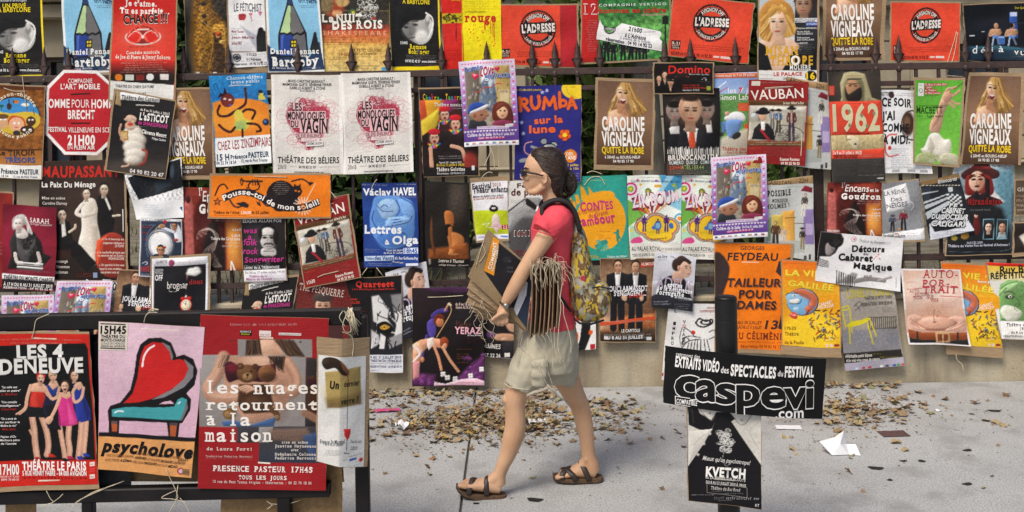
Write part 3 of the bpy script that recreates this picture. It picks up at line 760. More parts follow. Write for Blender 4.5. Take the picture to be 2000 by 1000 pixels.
def d_white_men():
 p=N(A2,[138,-40,345,-40,352,296,142,296],'eeedec')
 p.g(138,120,352,296,'eeedec','dcdce0'); p.p([205,146,330,225,345,296,300,296,262,230],'b3b5bf',S=8)
 p.p([306,170,332,168,352,180,356,296,298,296,296,215],'131416',S=4); p.e(322,172,16,18,'121212')
 p.t('LE FÉTICHIST',170,22,330,66,'3a4254',1,jit=.5)
 p.p([196,84,236,82,232,114,200,116],'b0333a',sm=1); p.l([204,84,216,90,230,82],4,'7d1a22'); p.heart(266,82,10,'c96070'); p.l([266,90,272,118],6,'c07c84'); p.p([308,66,334,66,322,92],'c46a9a')
 p.k_(152,160,210,172,1,'667'); p.t('Michel Tournier',155,174,226,189,'9b4a50',1,jit=.4); p.k_(152,194,196,204,1,'778'); p.t('Jean-Marie',155,208,282,222,'9b4a50',1,jit=.4); p.t('Jérôme PREY',155,240,214,258,'9b4a50',1,jit=.4); return p
def d_slip(big=0):
 p=N(A2,[152,304,356,296,360,378,156,390],'e6e5e6')
 p.e(186,332,24,24,'2a2b33'); p.e(186,332,18,18,'c8c8cc',hole=4); p.r(164,326,208,338,'3a3b43')
 p.t('11h20',244,304,300,320,'33384a',2); p.k_(304,306,354,314,1,'667'); p.t("à L'Adresse",240,330,322,346,'33384a',2); p.k_(208,350,354,358,1,'667'); p.t('réservation : 04 90 14 92 22',170,362,356,376,'33384a',2,rot=-2); return p
def d_nuit():
 p=N(A2,[662,-60,1060,-60,1062,405,688,414],'e2bd6b')
 p.g(660,-60,1062,60,'35302a','2b2823'); p.p([655,60,1062,60,1062,160,680,170],'3a332b',S=10); p.g(670,150,1064,260,'c5432c','d99a4e'); p.g(670,250,1064,415,'e2b35c','e8cf86'); p.p([660,140,1062,140,1062,168,680,178],'8a3a2a',S=12)
 p.e(740,40,60,60,'a8482c',S=20); p.e(700,20,40,60,'7d6a4a',S=16); p.e(790,10,40,30,'caa46a',S=10); p.e(760,78,30,20,'d9a070',S=8); p.e(850,70,22,16,'4a6a3a',S=8); p.r(846,66,862,78,'e8c83a')
 p.sc(930,50,60,60,26,'d8d8d2',3,5); p.heart(970,106,12,'b8281e'); p.n(.14,40,6)
 p.t('La',668,86,742,128,'f4efe4',4,sf=1); p.t('NUIT',752,84,906,128,'f4efe4',4,sf=1,rot=-1); p.t('DES ROIS',732,126,1020,170,'f4efe4',5,sf=1,rot=-2)
 p.t('SHAKESPEARE',676,178,1044,202,'e9b08a',1,sp=.25); p.k_(680,208,840,234,2,'8a3a26',al='l'); p.k_(682,240,918,262,2,'6a3a1c',al='l')
 p.t('14H20',774,303,830,320,'a04a2c',1); p.t('LE PETIT LOUVRE',846,280,1012,295,'6a4a26',1,sf=1); p.t('Salle La Chapelle',846,298,984,314,'6a4a26',1,sf=1); p.k_(700,324,830,348,2,'8a5a2c'); p.k_(846,318,940,328,1,'6a4a26'); p.k_(740,372,1020,398,2,'8a5a2c'); p.r(1018,384,1046,410,'5aa7d8'); return p
def d_rouge():
 p=N(A3,[176,-80,524,-80,528,390,202,398],'d2251c')
 p.p([302,-80,530,-80,530,400,312,400],'f3e014'); p.r(186,78,302,134,'c8b418'); p.l([188,100,230,84,270,110,300,90],5,'2b2608'); p.sc(244,106,54,24,24,'35300a',4,8); p.r(300,-80,306,400,'c8b414')
 p.n(.05,50,3)
 for x in range(320,530,16):
  for y in range(-60,60,14):p.e(x+(y%28)/3,y,5,4,'d8c210',.8)
 p.l([268,110,268,240],5,'3a100c'); p.t('20H30',240,-6,292,6,'f3e014',2)
 p.t('CAMILLE PELLEGRINI',318,64,436,74,'7a6a10',0); p.t('rouge',316,78,496,126,'c3271c',4,sf=1)
 for x,y0,y1 in ((432,118,172),(466,120,190),(486,124,240),(478,130,205),(446,120,150)):p.l([x,y0,x+1,y1],5,'c3271c')
 rn=random.Random(4)
 for _ in range(22):p.e(rn.uniform(340,500),rn.uniform(130,270),rn.uniform(2,5),rn.uniform(2,5),'cf3a18')
 p.k_(208,284,292,296,1,'8a140e'); p.k_(208,304,300,350,4,'7a120c',al='l'); return p
def d_stamp(crease=0):
 p=N(A3,[503,32,958,30,962,386,516,366],'e2492f')
 p.n(.03,60,2)
 if crease:p.p([866,20,970,20,970,390,866,390],'b3212a',S=3); p.l([866,30,868,380],4,'7d3426')
 cx,cy=736,166
 p.e(cx,cy,104,108,'1d1a1b'); p.e(cx,cy,93,97,'e2492f',hole=5); p.p(arc(cx,cy,66,-62,62,14),'e2492f'); p.p(arc(cx,cy,66,118,242,14),'e2492f')
 p.e(cx,cy,60,64,'e2492f'); p.p([cx-100,cy-34,cx+100,cy-44,cx+104,cy+22,cx-98,cy+32],'1d1a1b')
 rn=random.Random(5)
 for _ in range(40):
  q=rn.uniform(0,6.28); r_=rn.uniform(60,106); p.e(cx+r_*math.cos(q),cy+r_*math.sin(q),rn.uniform(1.5,5),rn.uniform(1.5,4),'e2492f',.8)
 p.t("AVIGNON OFF",0,0,1,22,'e9dfd6',3,path=arc(cx,cy+4,70,-52,48)); p.t('2 AVENUE DE LA TAILLADE',0,0,1,16,'e9dfd6',2,path=arc(cx,cy,94,236,118))
 p.t("L'ADRESSE",cx-92,cy-22,cx+98,cy+22,'f1e9e2',5,rot=-3)
 p.tri([cx-20,cy-6,cx-12,cy-4,cx+6,cy+16,cx-4,cy+14],'1d1a1b'); p.tri([cx+10,cy+2,cx+18,cy+3,cx+12,cy+20],'1d1a1b')
 p.tri([525,282,576,279,577,328,527,331],'281615'); p.t('8-31',529,288,573,302,'e9c8b8',3); p.t('JUILLET',530,304,572,313,'e9c8b8',2); p.t('2010',532,317,572,326,'e9c8b8',2)
 p.k_(610,292,866 if crease else 950,328,3,'5a1a14'); p.t('RÉSERVATION 04 90 14 92 22',530,344,758,362,'3a1512',3,rot=1)
 p.tri([768,352,800,353,800,364,768,363],'e9d0c8'); p.tri([808,352,866,354,866,368,808,366],'e9d0c8'); return p
def d_jury():
 p=N(A3,[992,-20,1490,-30,1502,330,985,360],'2f7a3c'); p.vol=0.17
 p.g(1080,-20,1500,360,'1f5a2a','4f9a4c'); p.e(1330,150,200,110,'79b85c',.7,S=120); p.e(1260,60,160,60,'2a6a34',.7,S=60); p.n(.3,60,5); p.p([985,-20,1084,-20,1082,360,980,360],'b8201d')
 for i,x in enumerate((1130,1170,1225,1270,1310,1350)):p.fig(x,215+(i%2)*14,150,'15181a','15181a','b98','222',1.3)
 p.l([1466,100,1466,330],9,'10150f',.9,sm=0); p.r(1450,100,1484,140,'171c17'); p.p([1446,100,1490,100,1468,84],'171c17')
 p.t('12',1000,24,1084,82,'e9e0dc',3,sf=1); p.t('12',1004,28,1080,79,'b8201d',1,sf=1); p.t('COMPAGNIE VERTIGO',1088,24,1474,38,'d8dcd8',2,sp=.2,rot=-1.5); p.t('hommes en colère',1088,48,1472,76,'e9e9e5',5,rot=-1); p.t('hommes en colère',1088,48,1472,76,'c02420',4,rot=-1); p.t('DE REGINALD ROSE',1332,80,1470,90,'d8a09a',2,rot=-1)
 p.k_(1010,112,1076,300,14,'d8a8a0',al='r'); return p
def d_slip2():
 p=N(A4,[-82,103,280,186,268,296,-106,226],'efeeee')
 p.e(-26,162,34,34,'202126'); p.e(-26,162,26,26,'c8c8c8',hole=5); p.tri([-58,150,8,158,6,178,-60,170],'202126'); p.t("L'ADRESSE",-54,158,4,170,'eee',3,rot=7)
 p.t('21h00',82,150,160,174,'2c2d36',3,rot=11); p.k_(164,178,238,190,1,'667'); p.t("à L'Adresse",62,186,184,210,'2c2d36',2,rot=10); p.t('2 avenue de la taillade',34,206,210,220,'889',0,rot=10); p.t('réservation : 04 90 14 92 22',-50,212,218,232,'2c2d36',3,rot=9.5); return p
def d_misan():
 p=N(A4,[832,-40,1164,-40,1162,472,826,462],'c9cfd2'); p.vol=0.17
 p.r(1030,-40,1170,400,'25262a'); p.g(826,-40,1035,300,'b8c4cc','d8d2cc'); p.face(1088,20,72,'b08a70','2c211a',-.4); p.r(1030,104,1170,130,'e6e6ea'); p.r(1098,126,1166,150,'2c4f9a')
 p.p([826,250,870,215,1010,220,1060,260,1060,410,826,410],'dcb79c',S=6); p.e(930,110,104,118,'b9823c',S=6); p.p([840,100,830,200,862,232,905,220,895,90],'c08a42',S=8,sm=1); p.p([980,70,1040,180,1010,210,970,200],'cfa052',S=8,sm=1)
 p.p([896,190,972,195,985,260,900,262],'d2a98c',S=8); p.e(938,132,56,76,'e6c0a4',S=8); p.e(978,140,16,50,'c08a66',.6,S=16)
 p.strands([900,30,960,22],[846,100,838,200,880,236],30,['8a5a24','b8843c','d8a858','e8c47c'],9,6,.6,3); p.strands([945,24,985,50],[1020,120,1044,180,1000,214],30,['a87434','d8a858','ecc884','8a5a24'],9,6,.6,4); p.e(938,140,46,64,'e6c0a4',S=10); p.e(922,110,24,26,'f6dcc6',.6,S=24); p.e(966,150,14,44,'c08a66',.5,S=16)
 for x in (912,960):p.e(x,122,12,6,'4a3626',S=5); p.l([x-14,108,x+13,107],4,'8a6236')
 p.l([934,126,930,152,942,156],4,'b07e5e',.8); p.e(936,178,17,6,'b35a50',S=4); p.p([880,60,935,30,990,60,980,84,940,58,892,100],'c8964a',sm=1)
 p.p([826,240,868,262,905,400,826,408],'17181b'); p.p([1060,280,1020,300,960,408,1170,408,1170,280],'17181b'); p.r(826,404,1170,475,'e9e7e4')
 p.t('UN SPECTACULAIRE',1036,108,1160,116,'444',1); p.t('MISANTHROPE',1036,118,1150,127,'444',1); p.t('LE FIGARO',1102,132,1162,144,'dde',2)
 for i,y in enumerate((158,178,190,212,224,244)):p.t(['Delphine DEPARDIEU','Nicolas RIGAS','Alain LAURENCE','Sébastien','Jean DALLAIRE','José MARTINEZ'][i],1048,y,1048+[112,72,88,70,96,60][i],y+9,'ddd',1)
 p.k_(1050,250,1160,312,6,'999',al='l')
 p.t('LE',918,250,942,262,'e2b63a',1,sf=1); p.t('MISAN',866,266,1056,315,'d9a62e',3,sf=1); p.t('THROPE',888,322,1140,372,'d9a62e',3,sf=1); p.t('O',1012,322,1064,372,'f1efe9',4); p.t('MOLIERE',1004,374,1126,400,'f1efe9',3,sf=1)
 p.k_(832,424,906,434,1,'666'); p.t('LE PALACE',912,414,1076,434,'c8201f',4); p.t('SALLE 1',966,444,1030,456,'333',2,sh=.2); p.k_(832,446,906,456,1,'555'); p.e(1128,436,34,30,'161616'); p.t('16',1100,418,1150,454,'f0c81e',4); return p
def d_blonde():
 p=N(A5,[915,432,1208,438,1186,935,868,935],'7a5a42'); p.vol=0.19
 p.g(860,430,1215,700,'6e5240','977358'); p.g(860,690,1215,940,'8a6a4e','4c3526'); p.e(1150,520,60,120,'8c6c54',.5,S=60)
 HC=['6e4a22','8f6a34','b48a4a','d2a866','e8cc98','9a7038']
 p.p([1016,470,1040,446,1076,444,1100,462,1112,520,1150,570,1156,616,1110,642,1070,640,1070,580,1010,540,990,590,968,632,950,630,990,540],'8f6a38',S=8,sm=1)
 p.strands([1030,452,1050,446],[1000,520,984,580,956,640],26,HC,8,7,.7,2)
 p.p([948,660,962,622,1000,602,1034,606,1060,622,1062,700,944,700],'d9a684',S=5,sm=1); p.e(990,640,30,26,'ecc4a4',.7,S=24); p.p([1004,560,1054,575,1056,640,1006,622],'b8825e',S=6); p.e(1050,650,30,40,'b07c5a',.5,S=24)
 p.e(1046,516,33,52,'e3b795',rot=-10,S=6); p.e(1028,500,16,26,'f4d4b8',.6,S=16); p.e(1066,530,14,44,'b98a68',.6,S=14); p.e(1022,536,10,14,'dd9a80',.5,S=10)
 p.strands([1040,447,1088,452],[1090,560,1130,640,1160,600],46,HC,9,9,.75,4); p.strands([1050,446,1070,446],[1084,500,1090,640],18,HC[2:],6,6,.7,5)
 for x,y in ((1030,500),(1060,504)):p.e(x,y,10,5,'2e2018',S=4); p.l([x-12,y-13,x+1,y-17,x+12,y-13],4,'7a5630')
 p.l([1042,502,1036,526,1046,530],4,'b07a58',.9); p.p([1026,540,1042,544,1058,542,1052,562,1040,568,1030,558],'7c2220',S=3,sm=1); p.l([1028,542,1042,547,1056,544],6,'f8f2ea'); p.k_(1128,458,1198,476,2,'cbb',.5)
 p.g(860,640,1215,720,hx('806048'),hx('705038'),a=.0)
 p.t('CAROLINE',916,650,1154,728,'f6f2ec',4,rot=.2); p.t('VIGNEAUX',910,740,1150,818,'f6f2ec',4,rot=.2); p.t('QUITTE LA ROBE',906,828,1148,864,'f0cc1c',3,jit=.5,rot=.5)
 p.t('à 20h45 au BOURG-NEUF',920,880,1126,896,'f3efe8',3); p.t('04 90 85 17 90',966,904,1086,920,'f3efe8',3); return p
def d_deja():
 p=N(A5,[882,30,1270,18,1270,380,898,344],'0d0f14'); p.vol=0.22
 p.e(1090,180,160,60,'171b24',S=80); p.p([900,262,1000,268,1100,262,1270,280,1270,345,900,345],'1d3346',S=10); p.p([920,270,1060,262,1200,276,1240,290,960,286],'2f5d6c',S=8)
 p.p([1150,76,1192,70,1196,220,1152,220],'2a4f9c'); p.r(1154,70,1190,94,'b9c4e6'); p.r(1078,208,1122,256,'3d68b0'); p.r(1082,212,1118,220,'9fb6e6')
 for x,d in ((1064,1),(1156,-1)):
  p.e(x+10,150,13,16,'b08465'); p.p([x-24,172,x+34,170,x+26,212,x-16,212],'b58a6c',sm=1); p.l([x-24,180,x-30,208,x+4,196],9,'c09878'); p.l([x+30,178,x+38,190,x+22,206],8,'8f694e'); p.p([x-12,206,x+24,206,x+18,222,x-8,222],'4f83cc')
  p.l([x-8,222,x-14,262],9,'a9b8d8'); p.l([x+14,222,x+28,256],9,'6a7a98')
 p.e(1160,146,12,14,'1a1310'); p.r(912,202,946,207,'dfe6f0'); p.r(1150,130,1270,134,'2a3038'); p.r(988,180,1006,184,'bcc')
 p.t('d',934,262,962,306,'eaecef',1); p.t('é',984,272,1010,304,'eaecef',1); p.t('j',1042,270,1054,303,'eaecef',1); p.t('à',1086,266,1114,300,'eaecef',1); p.t('v',1172,282,1196,314,'eaecef',1); p.t('u',1206,282,1228,318,'eaecef',1)
 p.k_(1168,300,1240,312,1,'c8c020',.7); p.t('Don Quichotte',1180,40,1262,52,'c8b820',1); p.k_(1160,312,1260,330,2,'888'); return p
P_HAT=d_hat()
GA='black posters of a face under a dark hat'
put(P_HAT,'yellow-edged black dark-hat poster in the top left corner',TOP,group=GA)
put(P_HAT,'yellow-edged black dark-hat poster left of the poster half red, half yellow',TOP,[758,-48,856,-48,863,136,766,139],group=GA)
P_PEN=d_pencil(); GB='blue pencil posters'
put(P_PEN,'light blue pencil poster partly hidden behind the red octagonal sign',TOP,[119,-40,222,-42,234,141,127,145],group=GB)
put(P_PEN,'light blue pencil poster above the two white posters with scribbled hearts',TOP+1,group=GB)
put(d_change(),'red poster with two joined hearts and a white slip along its foot, on cardboard',2,board=(3,5,3,5))
put(d_gold(),'dark poster of a golden costumed figure under draped gauze',TOP,board=(2,2,3,1))
put(d_white_men(),'white poster with a black figure from behind and red underwear drawings',TOP,board=(2,2,4,48))
put(d_slip(),'small white address slip pasted under the white poster with the black figure',TOP+.35,nz=.0006,name='paper_slip',cat_='paper slip',group='white address slips')
put(d_nuit(),'golden and dark brown poster with white slab lettering and a scribbled white figure',TOP)
put(d_rouge(),'poster half red and half yellow with dripping red lettering',TOP+.3)
P_ST=d_stamp(1); GS='orange red posters with a round black stamp'
put(P_ST,'orange red round-stamp poster with a darker folded strip at its right edge',TOP,board=(3,3,4,4),group=GS)
P_ST2=d_stamp()
put(P_ST2,'tilted orange red round-stamp poster beside the green poster with the white slip',TOP+.6,[1316,-10,1471,8,1459,124,1304,108],board=(2,2,2,2),group=GS)
put(P_ST2,'orange red round-stamp poster left of the dark poster of two seated men',TOP,[1740,6,1873,6,1872,118,1740,118],board=(3,3,2,3),group=GS,twine=[[1866,62,1858,95,1848,128,1846,148],[1846,148,1862,110,1868,64],[1846,148,1884,150]])
put(d_jury(),'green poster with a red strip on its left and a row of dark figures',TOP,board=(3,4,3,4))
put(d_slip2(),'tilted white address slip pasted across the green poster',TOP+.5,nz=.0006,name='paper_slip',cat_='paper slip',group='white address slips')
put(d_misan(),'poster of a blonde woman and dark haired man with a yellow 16 in a disc',TOP+5.5,board=(3,3,4,8))
P_BL=d_blonde(); GC='brown posters of a laughing blonde woman'
put(P_BL,'brown laughing blonde poster in the top row, cut off above',TOP,[1614,-68,1724,-68,1718,112,1612,112],board=(6,4,9,6),group=GC)
put(d_deja(),'dark poster of two bare-chested men seated on stage under blue light',TOP,board=(1,2,1,1),curl=(.012,0),lift=[(1,1,.03,.6)])
# ---------------------------------------------------------------- second row
def d_wood():
 p=N(A1,[-130,480,258,502,240,1030,-140,1012],'8a5322')
 p.g(-140,480,262,780,'7d4617','a5692c'); p.n(.18,60,2); p.p([-130,480,262,495,262,520,-130,505],'5a2c10',S=6)
 p.r(-140,856,262,864,'4a2a12'); p.g(-140,866,250,945,'9a5f2a','b87a3a')
 p.e(92,664,142,110,'2a1a10'); p.e(92,664,136,104,'3f8fd0'); p.p([-40,640,60,650,160,640,226,660,224,720,130,766,50,766,-40,720],'d9b93a',sm=1)
 p.e(97,584,18,10,'d8731e'); p.e(84,584,4,9,'2a2420'); p.e(58,610,14,20,'3a2a1e'); p.l([58,570,58,600],5,'3a2a1e'); p.l([155,560,160,640],6,'7a5a2a'); p.e(150,600,24,10,'f0efe6'); p.l([196,630,200,660],4,'2a4a2a'); p.l([10,610,15,630],5,'1f5a3a'); p.e(15,608,14,7,'1f5a3a')
 p.p([40,720,60,668,100,664,140,680,150,726,120,700,80,690],'c8541c',sm=1); p.e(96,712,44,40,'e9b08c'); p.e(84,706,6,7,'fff'); p.e(108,706,6,7,'fff'); p.e(96,730,12,3,'b33')
 p.e(180,696,28,28,'4a2c1c'); p.e(170,688,6,5,'fff'); p.e(190,688,6,5,'fff'); p.e(16,700,32,42,'d8a97c'); p.e(8,684,8,6,'fff'); p.e(30,684,8,6,'fff'); p.e(20,668,34,14,'6a4a2a'); p.e(158,746,42,26,'3a241a'); p.e(140,744,9,6,'fff'); p.e(174,744,9,6,'fff'); p.e(96,762,22,14,'2c2c34')
 p.t('chanson-théâtre',0,0,1,20,'f0e4c8',2,sf=1,path=arc(92,664,118,-68,66)); p.t('jeune public',0,0,1,18,'f0e4c8',2,sf=1,path=arc(92,664,128,226,132))
 p.t('Le TIROIR',-16,862,206,892,'3b2415',3,jit=.8); p.t('TRÉSORS',28,904,206,932,'2b4f8f',3,jit=.7); p.p([-140,940,252,952,244,1040,-140,1030],'edece8')
 p.t('H Présence PASTEUR',-20,966,226,994,'2b3a4c',3,rot=2); p.t('4 18 54',-10,1002,50,1015,'33435a',1,rot=2); p.t('13, rue du Pont Trouca',78,1006,218,1018,'33435a',1,rot=2); return p
def d_oct():
 p=N(A1,[262,396,690,396,690,894,262,894],'c41f26')
 O=[(364,400),(560,404),(680,512),(690,770),(560,892),(370,888),(262,772),(268,500)]
 p.p([c for q in O for c in q],'eeeceb'); cx,cy=474,645
 p.p([c for q in O for c in (cx+(q[0]-cx)*.925,cy+(q[1]-cy)*.925)],'b8202a')
 p.t('COMPAGNIE',392,452,532,476,'f0e8e4',1); p.t("L'ART MOBILE",350,482,576,512,'f0e8e4',3); p.tri([406,538,520,533,520,541,406,546],'3c1216')
 p.t('HOMME',250,570,402,618,'f2eae6',3); p.t('POUR',414,572,514,618,'f2eae6',0); p.t('HOMME',526,572,680,620,'f2eae6',3); p.t('BRECHT',392,634,546,682,'f2eae6',4); p.tri([410,704,520,703,520,711,410,712],'3c1216')
 p.t('FESTIVAL',276,730,386,756,'f2eae6',3); p.t('VILLENEUVE EN SCENE',394,732,668,760,'f2eae6',1); p.t('21H00',390,778,548,832,'f2eae6',4); p.t('EN',390,836,418,857,'f2eae6',0); p.t('PLEIN AIR',428,836,548,858,'f2eae6',3); return p
def octshape(X,Y):
 O=pairs([364,398,560,402,684,512,692,770,562,895,368,890,260,774,266,498]); m=np.ones(X.shape,bool)
 for i in range(8):
  a=O[i]; b=O[(i+1)%8]; m&=(b[0]-a[0])*(Y-a[1])-(b[1]-a[1])*(X-a[0])>-2
 return m
def d_larva():
 p=N(A1,[670,520,1008,582,950,1022,614,975],'1b191a'); p.vol=0.25
 p.g(600,820,1010,1030,'1b191a','3b3330'); p.e(800,985,190,60,'4c413b',.7,S=60)
 p.p([690,528,920,556,916,586,692,572],'efede8'); p.p([672,520,692,524,700,610,668,600],'c2a273',.8)
 B=[(770,760,56,46),(778,800,66,44),(772,840,64,42),(780,880,64,38),(770,915,54,30)]
 for x,y,a,b in B:p.e(x,y+6,a,b,'9d9182',S=10); p.e(x-5,y,a-6,b-8,'ddd6ca',S=14)
 p.e(752,722,30,26,'d9a687',S=6); p.p([722,690,736,664,760,660,784,676,780,704,748,700],'c9a58c',sm=1); p.sc(752,684,32,18,14,'e6c8b0',3,2); p.e(752,712,16,10,'b3433c',S=5); p.l([730,740,800,726],8,'b8b0a8'); p.r(692,750,740,806,'b58a4e'); p.r(700,760,732,796,'d9b87c'); p.l([700,715,690,760,712,812],12,'cfa184')
 p.l([820,860,845,870,834,926,800,946],12,'9c3a30'); p.l([740,930,736,950,700,956],10,'c9a58c')
 p.t('Théâtre des Carmes',700,546,912,568,'3b3f4a',2,sf=1,rot=3.5); p.l([784,602,884,606],5,'e0dcd2'); p.t('du 8 au 31 juillet, à 20h15',808,620,980,634,'e6e0da',2,rot=9); p.t("L'aSTiCOT",806,646,974,686,'f2efeb',4,rot=7); p.t('de SHAKESPEARE',798,692,970,712,'c23a8c',3,rot=8)
 p.k_(806,722,960,730,1,'bbb'); p.t('Clémence Massart',818,742,962,764,'f2efeb',3,rot=10); p.k_(890,776,956,786,1,'c23a8c'); p.t('Philippe Caubère',876,786,956,798,'eee',2,rot=9); p.t('04 90 82 20 47',746,968,944,990,'efece8',2,rot=7.5); p.k_(740,996,944,1004,1,'aaa'); return p
def d_zin():
 p=N(A2,[30,436,358,420,386,936,66,958],'1e7fc0')
 p.g(30,420,390,570,'2b8fd0','1a6cb0'); p.n(.12,40,3); p.p([48,590,120,566,240,566,330,580,384,610,384,780,60,790],'e8872a',S=8,sm=0); p.e(180,680,150,70,'f09a30',S=40); p.p([60,792,384,772,390,940,66,960],'eef0f0')
 p.l([90,604,76,640,90,664,140,662,170,640],14,'3a1a18'); p.l([140,660,190,630,232,600,240,566,236,520],15,'3d1c1a'); p.e(236,512,9,10,'3d1c1a'); p.l([204,660,240,630,290,640,274,682],14,'3a1a18')
 p.p([168,656,186,630,214,640,230,680,268,700,232,748,172,740,176,690],'d8c850',sm=1); p.p([176,700,230,690,240,745,180,742],'7fae7a',.6,S=14); p.l([176,730,150,756,110,740,84,716],15,'3a1a18'); p.l([246,710,300,716,322,748,300,756],14,'3a1a18'); p.l([218,744,220,784],12,'3a1a18')
 p.e(134,574,38,40,'5a211f'); p.e(134,574,32,34,'742a24',S=8); p.p([80,560,96,530,120,546],'2a1214'); p.p([110,540,118,500,136,540],'2a1214'); p.e(120,566,9,5,'e8e0d0'); p.e(148,572,9,5,'e8e0d0'); p.e(150,602,9,5,'3a5ab0'); p.l([70,520,58,490,74,480,84,510],3,'16386a')
 p.e(352,702,20,20,'26304c'); p.e(348,698,8,8,'4a7ac0'); p.e(326,526,14,10,'2a201c'); p.p([314,540,340,536,356,572,316,576],'d8c850'); p.l([318,548,306,536],4,'2a201c'); p.l([344,548,356,536],4,'2a201c')
 p.t('Chanson-théâtre',130,438,338,458,'dceaf2',1,sf=1,rot=-2); p.t('jeune public',152,462,322,480,'dceaf2',1,sf=1,rot=-2); p.l([146,491,266,489],4,'e6ddc8')
 p.t('CHEZ LES ZINZIMPAIRS',76,812,382,862,'a8424a',1,jit=.7,rot=-5); p.t('15 H',72,886,142,920,'24405c',4,rot=-3); p.t('Présence',150,888,246,912,'24405c',3,rot=-3); p.t('PASTEUR',252,876,370,906,'24405c',4,rot=-3); p.t('04 32 74 18 54',70,926,182,944,'24405c',2,rot=-3); p.t('13, rue du Pont Troucas',212,914,362,932,'24405c',2,rot=-2); return p
def d_mono():
 p=N(A2,[380,430,788,432,802,1000,396,998],'e4e1db')
 p.p([380,430,396,430,412,1000,396,1000],'f4f2ee'); p.p([770,430,790,430,804,1000,784,1000],'f4f2ee')
 hl=lambda x,y:(abs((x-592)/118)**2+((y-690)/150)**2<1.3 and not (abs(x-592)<20 and y<590))
 p.heart(594,700,128,'a82440',a=.8); p.sc(594,640,120,70,90,'b02a44',3.2,1,a=.8); p.sc(594,720,80,110,80,'b02a44',3.2,2,a=.8); p.sc(594,790,44,70,50,'a8243e',3,3,a=.8); p.sc(594,690,168,165,60,'c87a86',2,4,a=.55); p.sc(594,690,100,100,50,'8c1830',2.6,9,a=.7)
 p.t('· MARIE-CHRISTINE BARRAULT ·'.replace('·','-'),470,458,698,474,'3b3735',3); p.t('MAÏMOUNA GUEYE, SÉVERINE FERRER',448,478,728,493,'3b3735',3); p.t('ISABELLE AUBRET & STONE',488,498,690,513,'3b3735',3); p.t('EN ALTERNANCE',548,516,630,526,'3b3735',2)
 for q in ([500,594,566,588,566,636,502,640],[474,638,696,636,698,690,476,690],[494,690,552,688,552,734,496,734],[546,676,712,676,714,760,548,760]):p.tri(q,'e8bcc0')
 p.t('LES',502,594,560,636,'1e1718',2,rot=-2); p.t('MONOLOGUES',478,642,692,686,'1e1718',2); p.t('DU',498,694,540,730,'1e1718',2); p.t('VAGIN',552,682,710,758,'1e1718',3)
 p.tri([524,766,652,762,652,788,524,790],'e8bcc0'); p.t('DE EVE ENSLER',526,768,650,786,'2e1f22',1); p.tri([556,792,664,788,664,810,556,812],'ecd9d8'); p.k_(560,792,660,808,2,'a04050'); p.tri([582,816,682,808,684,832,584,840],'efecea'); p.t('DIXIÈME SAISON',588,818,678,832,'4a3436',1,rot=-4)
 p.t('THÉÂTRE DES BÉLIERS',422,902,774,936,'332f2e',2); p.t('21h10',424,946,470,970,'4a4644',1); p.k_(490,950,532,960,1,'555'); p.t('04 90 82 21 07',542,950,640,965,'3a3634',2); p.k_(660,952,772,962,1,'888'); p.t('www.lesmonologuesduvagin.com',516,980,684,992,'4a4644',1); return p
def d_chakra():
 p=N(A3,[56,512,385,508,398,1006,82,1014],'2a1719'); p.vol=0.25
 p.r(60,570,400,1015,'3a1c1a'); p.p([56,575,240,560,150,720,90,800,60,760],'c04a2a',S=10); p.p([90,575,190,570,170,690,110,730],'d99a2c',S=8); p.p([60,700,170,620,160,720,80,830],'e0c23a',S=12); p.p([200,566,300,560,240,640,180,680],'8a2f6a',S=10); p.p([56,512,390,508,392,572,58,575],'1a1416')
 p.p([70,780,130,740,330,780,398,1006,84,1014],'1d1213',S=6)
 for x,y,r in ((200,658,34),(262,712,36),(140,790,36)):
  p.face(x,y,r*1.1,'e0b298','2a1614',.3); p.e(x,y-r*.95,r*.95,r*.5,'c4222c'); p.e(x+2,y+r*.6,r*.22,r*.24,'7a1c1c')
  for i in range(9):p.e(x+(i-4)*r*.22,y+r*1.55+abs(i-4)*-5,6,6,['d83a2c','e8c22c','3a9a4a','3a5ac0','d04a9a'][i%5])
 p.l([240,840,300,860,320,920],20,'d8a88c'); p.l([120,850,130,960],22,'cf9c80'); p.e(350,930,40,60,'8a2c24',S=20); p.l([170,700,165,740],4,'ddd')
 for i,ch in enumerate('Chakra, Tantra'):
  if ch!=' ':p.t(ch,78+i*16,540 if ch.isupper()or ch in 'k' else 548,91+i*16,572,['e8b42c','58b848','4a90d0','d83a4a'][i%4],2,sf=1)
 p.t('Théâtre musical',142,590,310,608,'f0ece8',1,sf=1,rot=2); p.k_(250,618,330,632,1,'ddd'); p.r(80,960,398,1010,'160f10')
 p.k_(146,892,340,916,2,'ddd'); p.t('Festival Off - Avignon 2010',172,928,300,938,'ddd',1); p.t('Du 8 au 31 juillet à 14h30',158,940,316,954,'e8c84a',2,sf=1); p.t('Théâtre Golovine',156,962,320,982,'f2eee8',2,sf=1); p.t('Réservation : 04 90 86 01 27',160,990,318,1001,'ddd',1,sf=1); p.r(360,950,376,976,'ddd'); return p
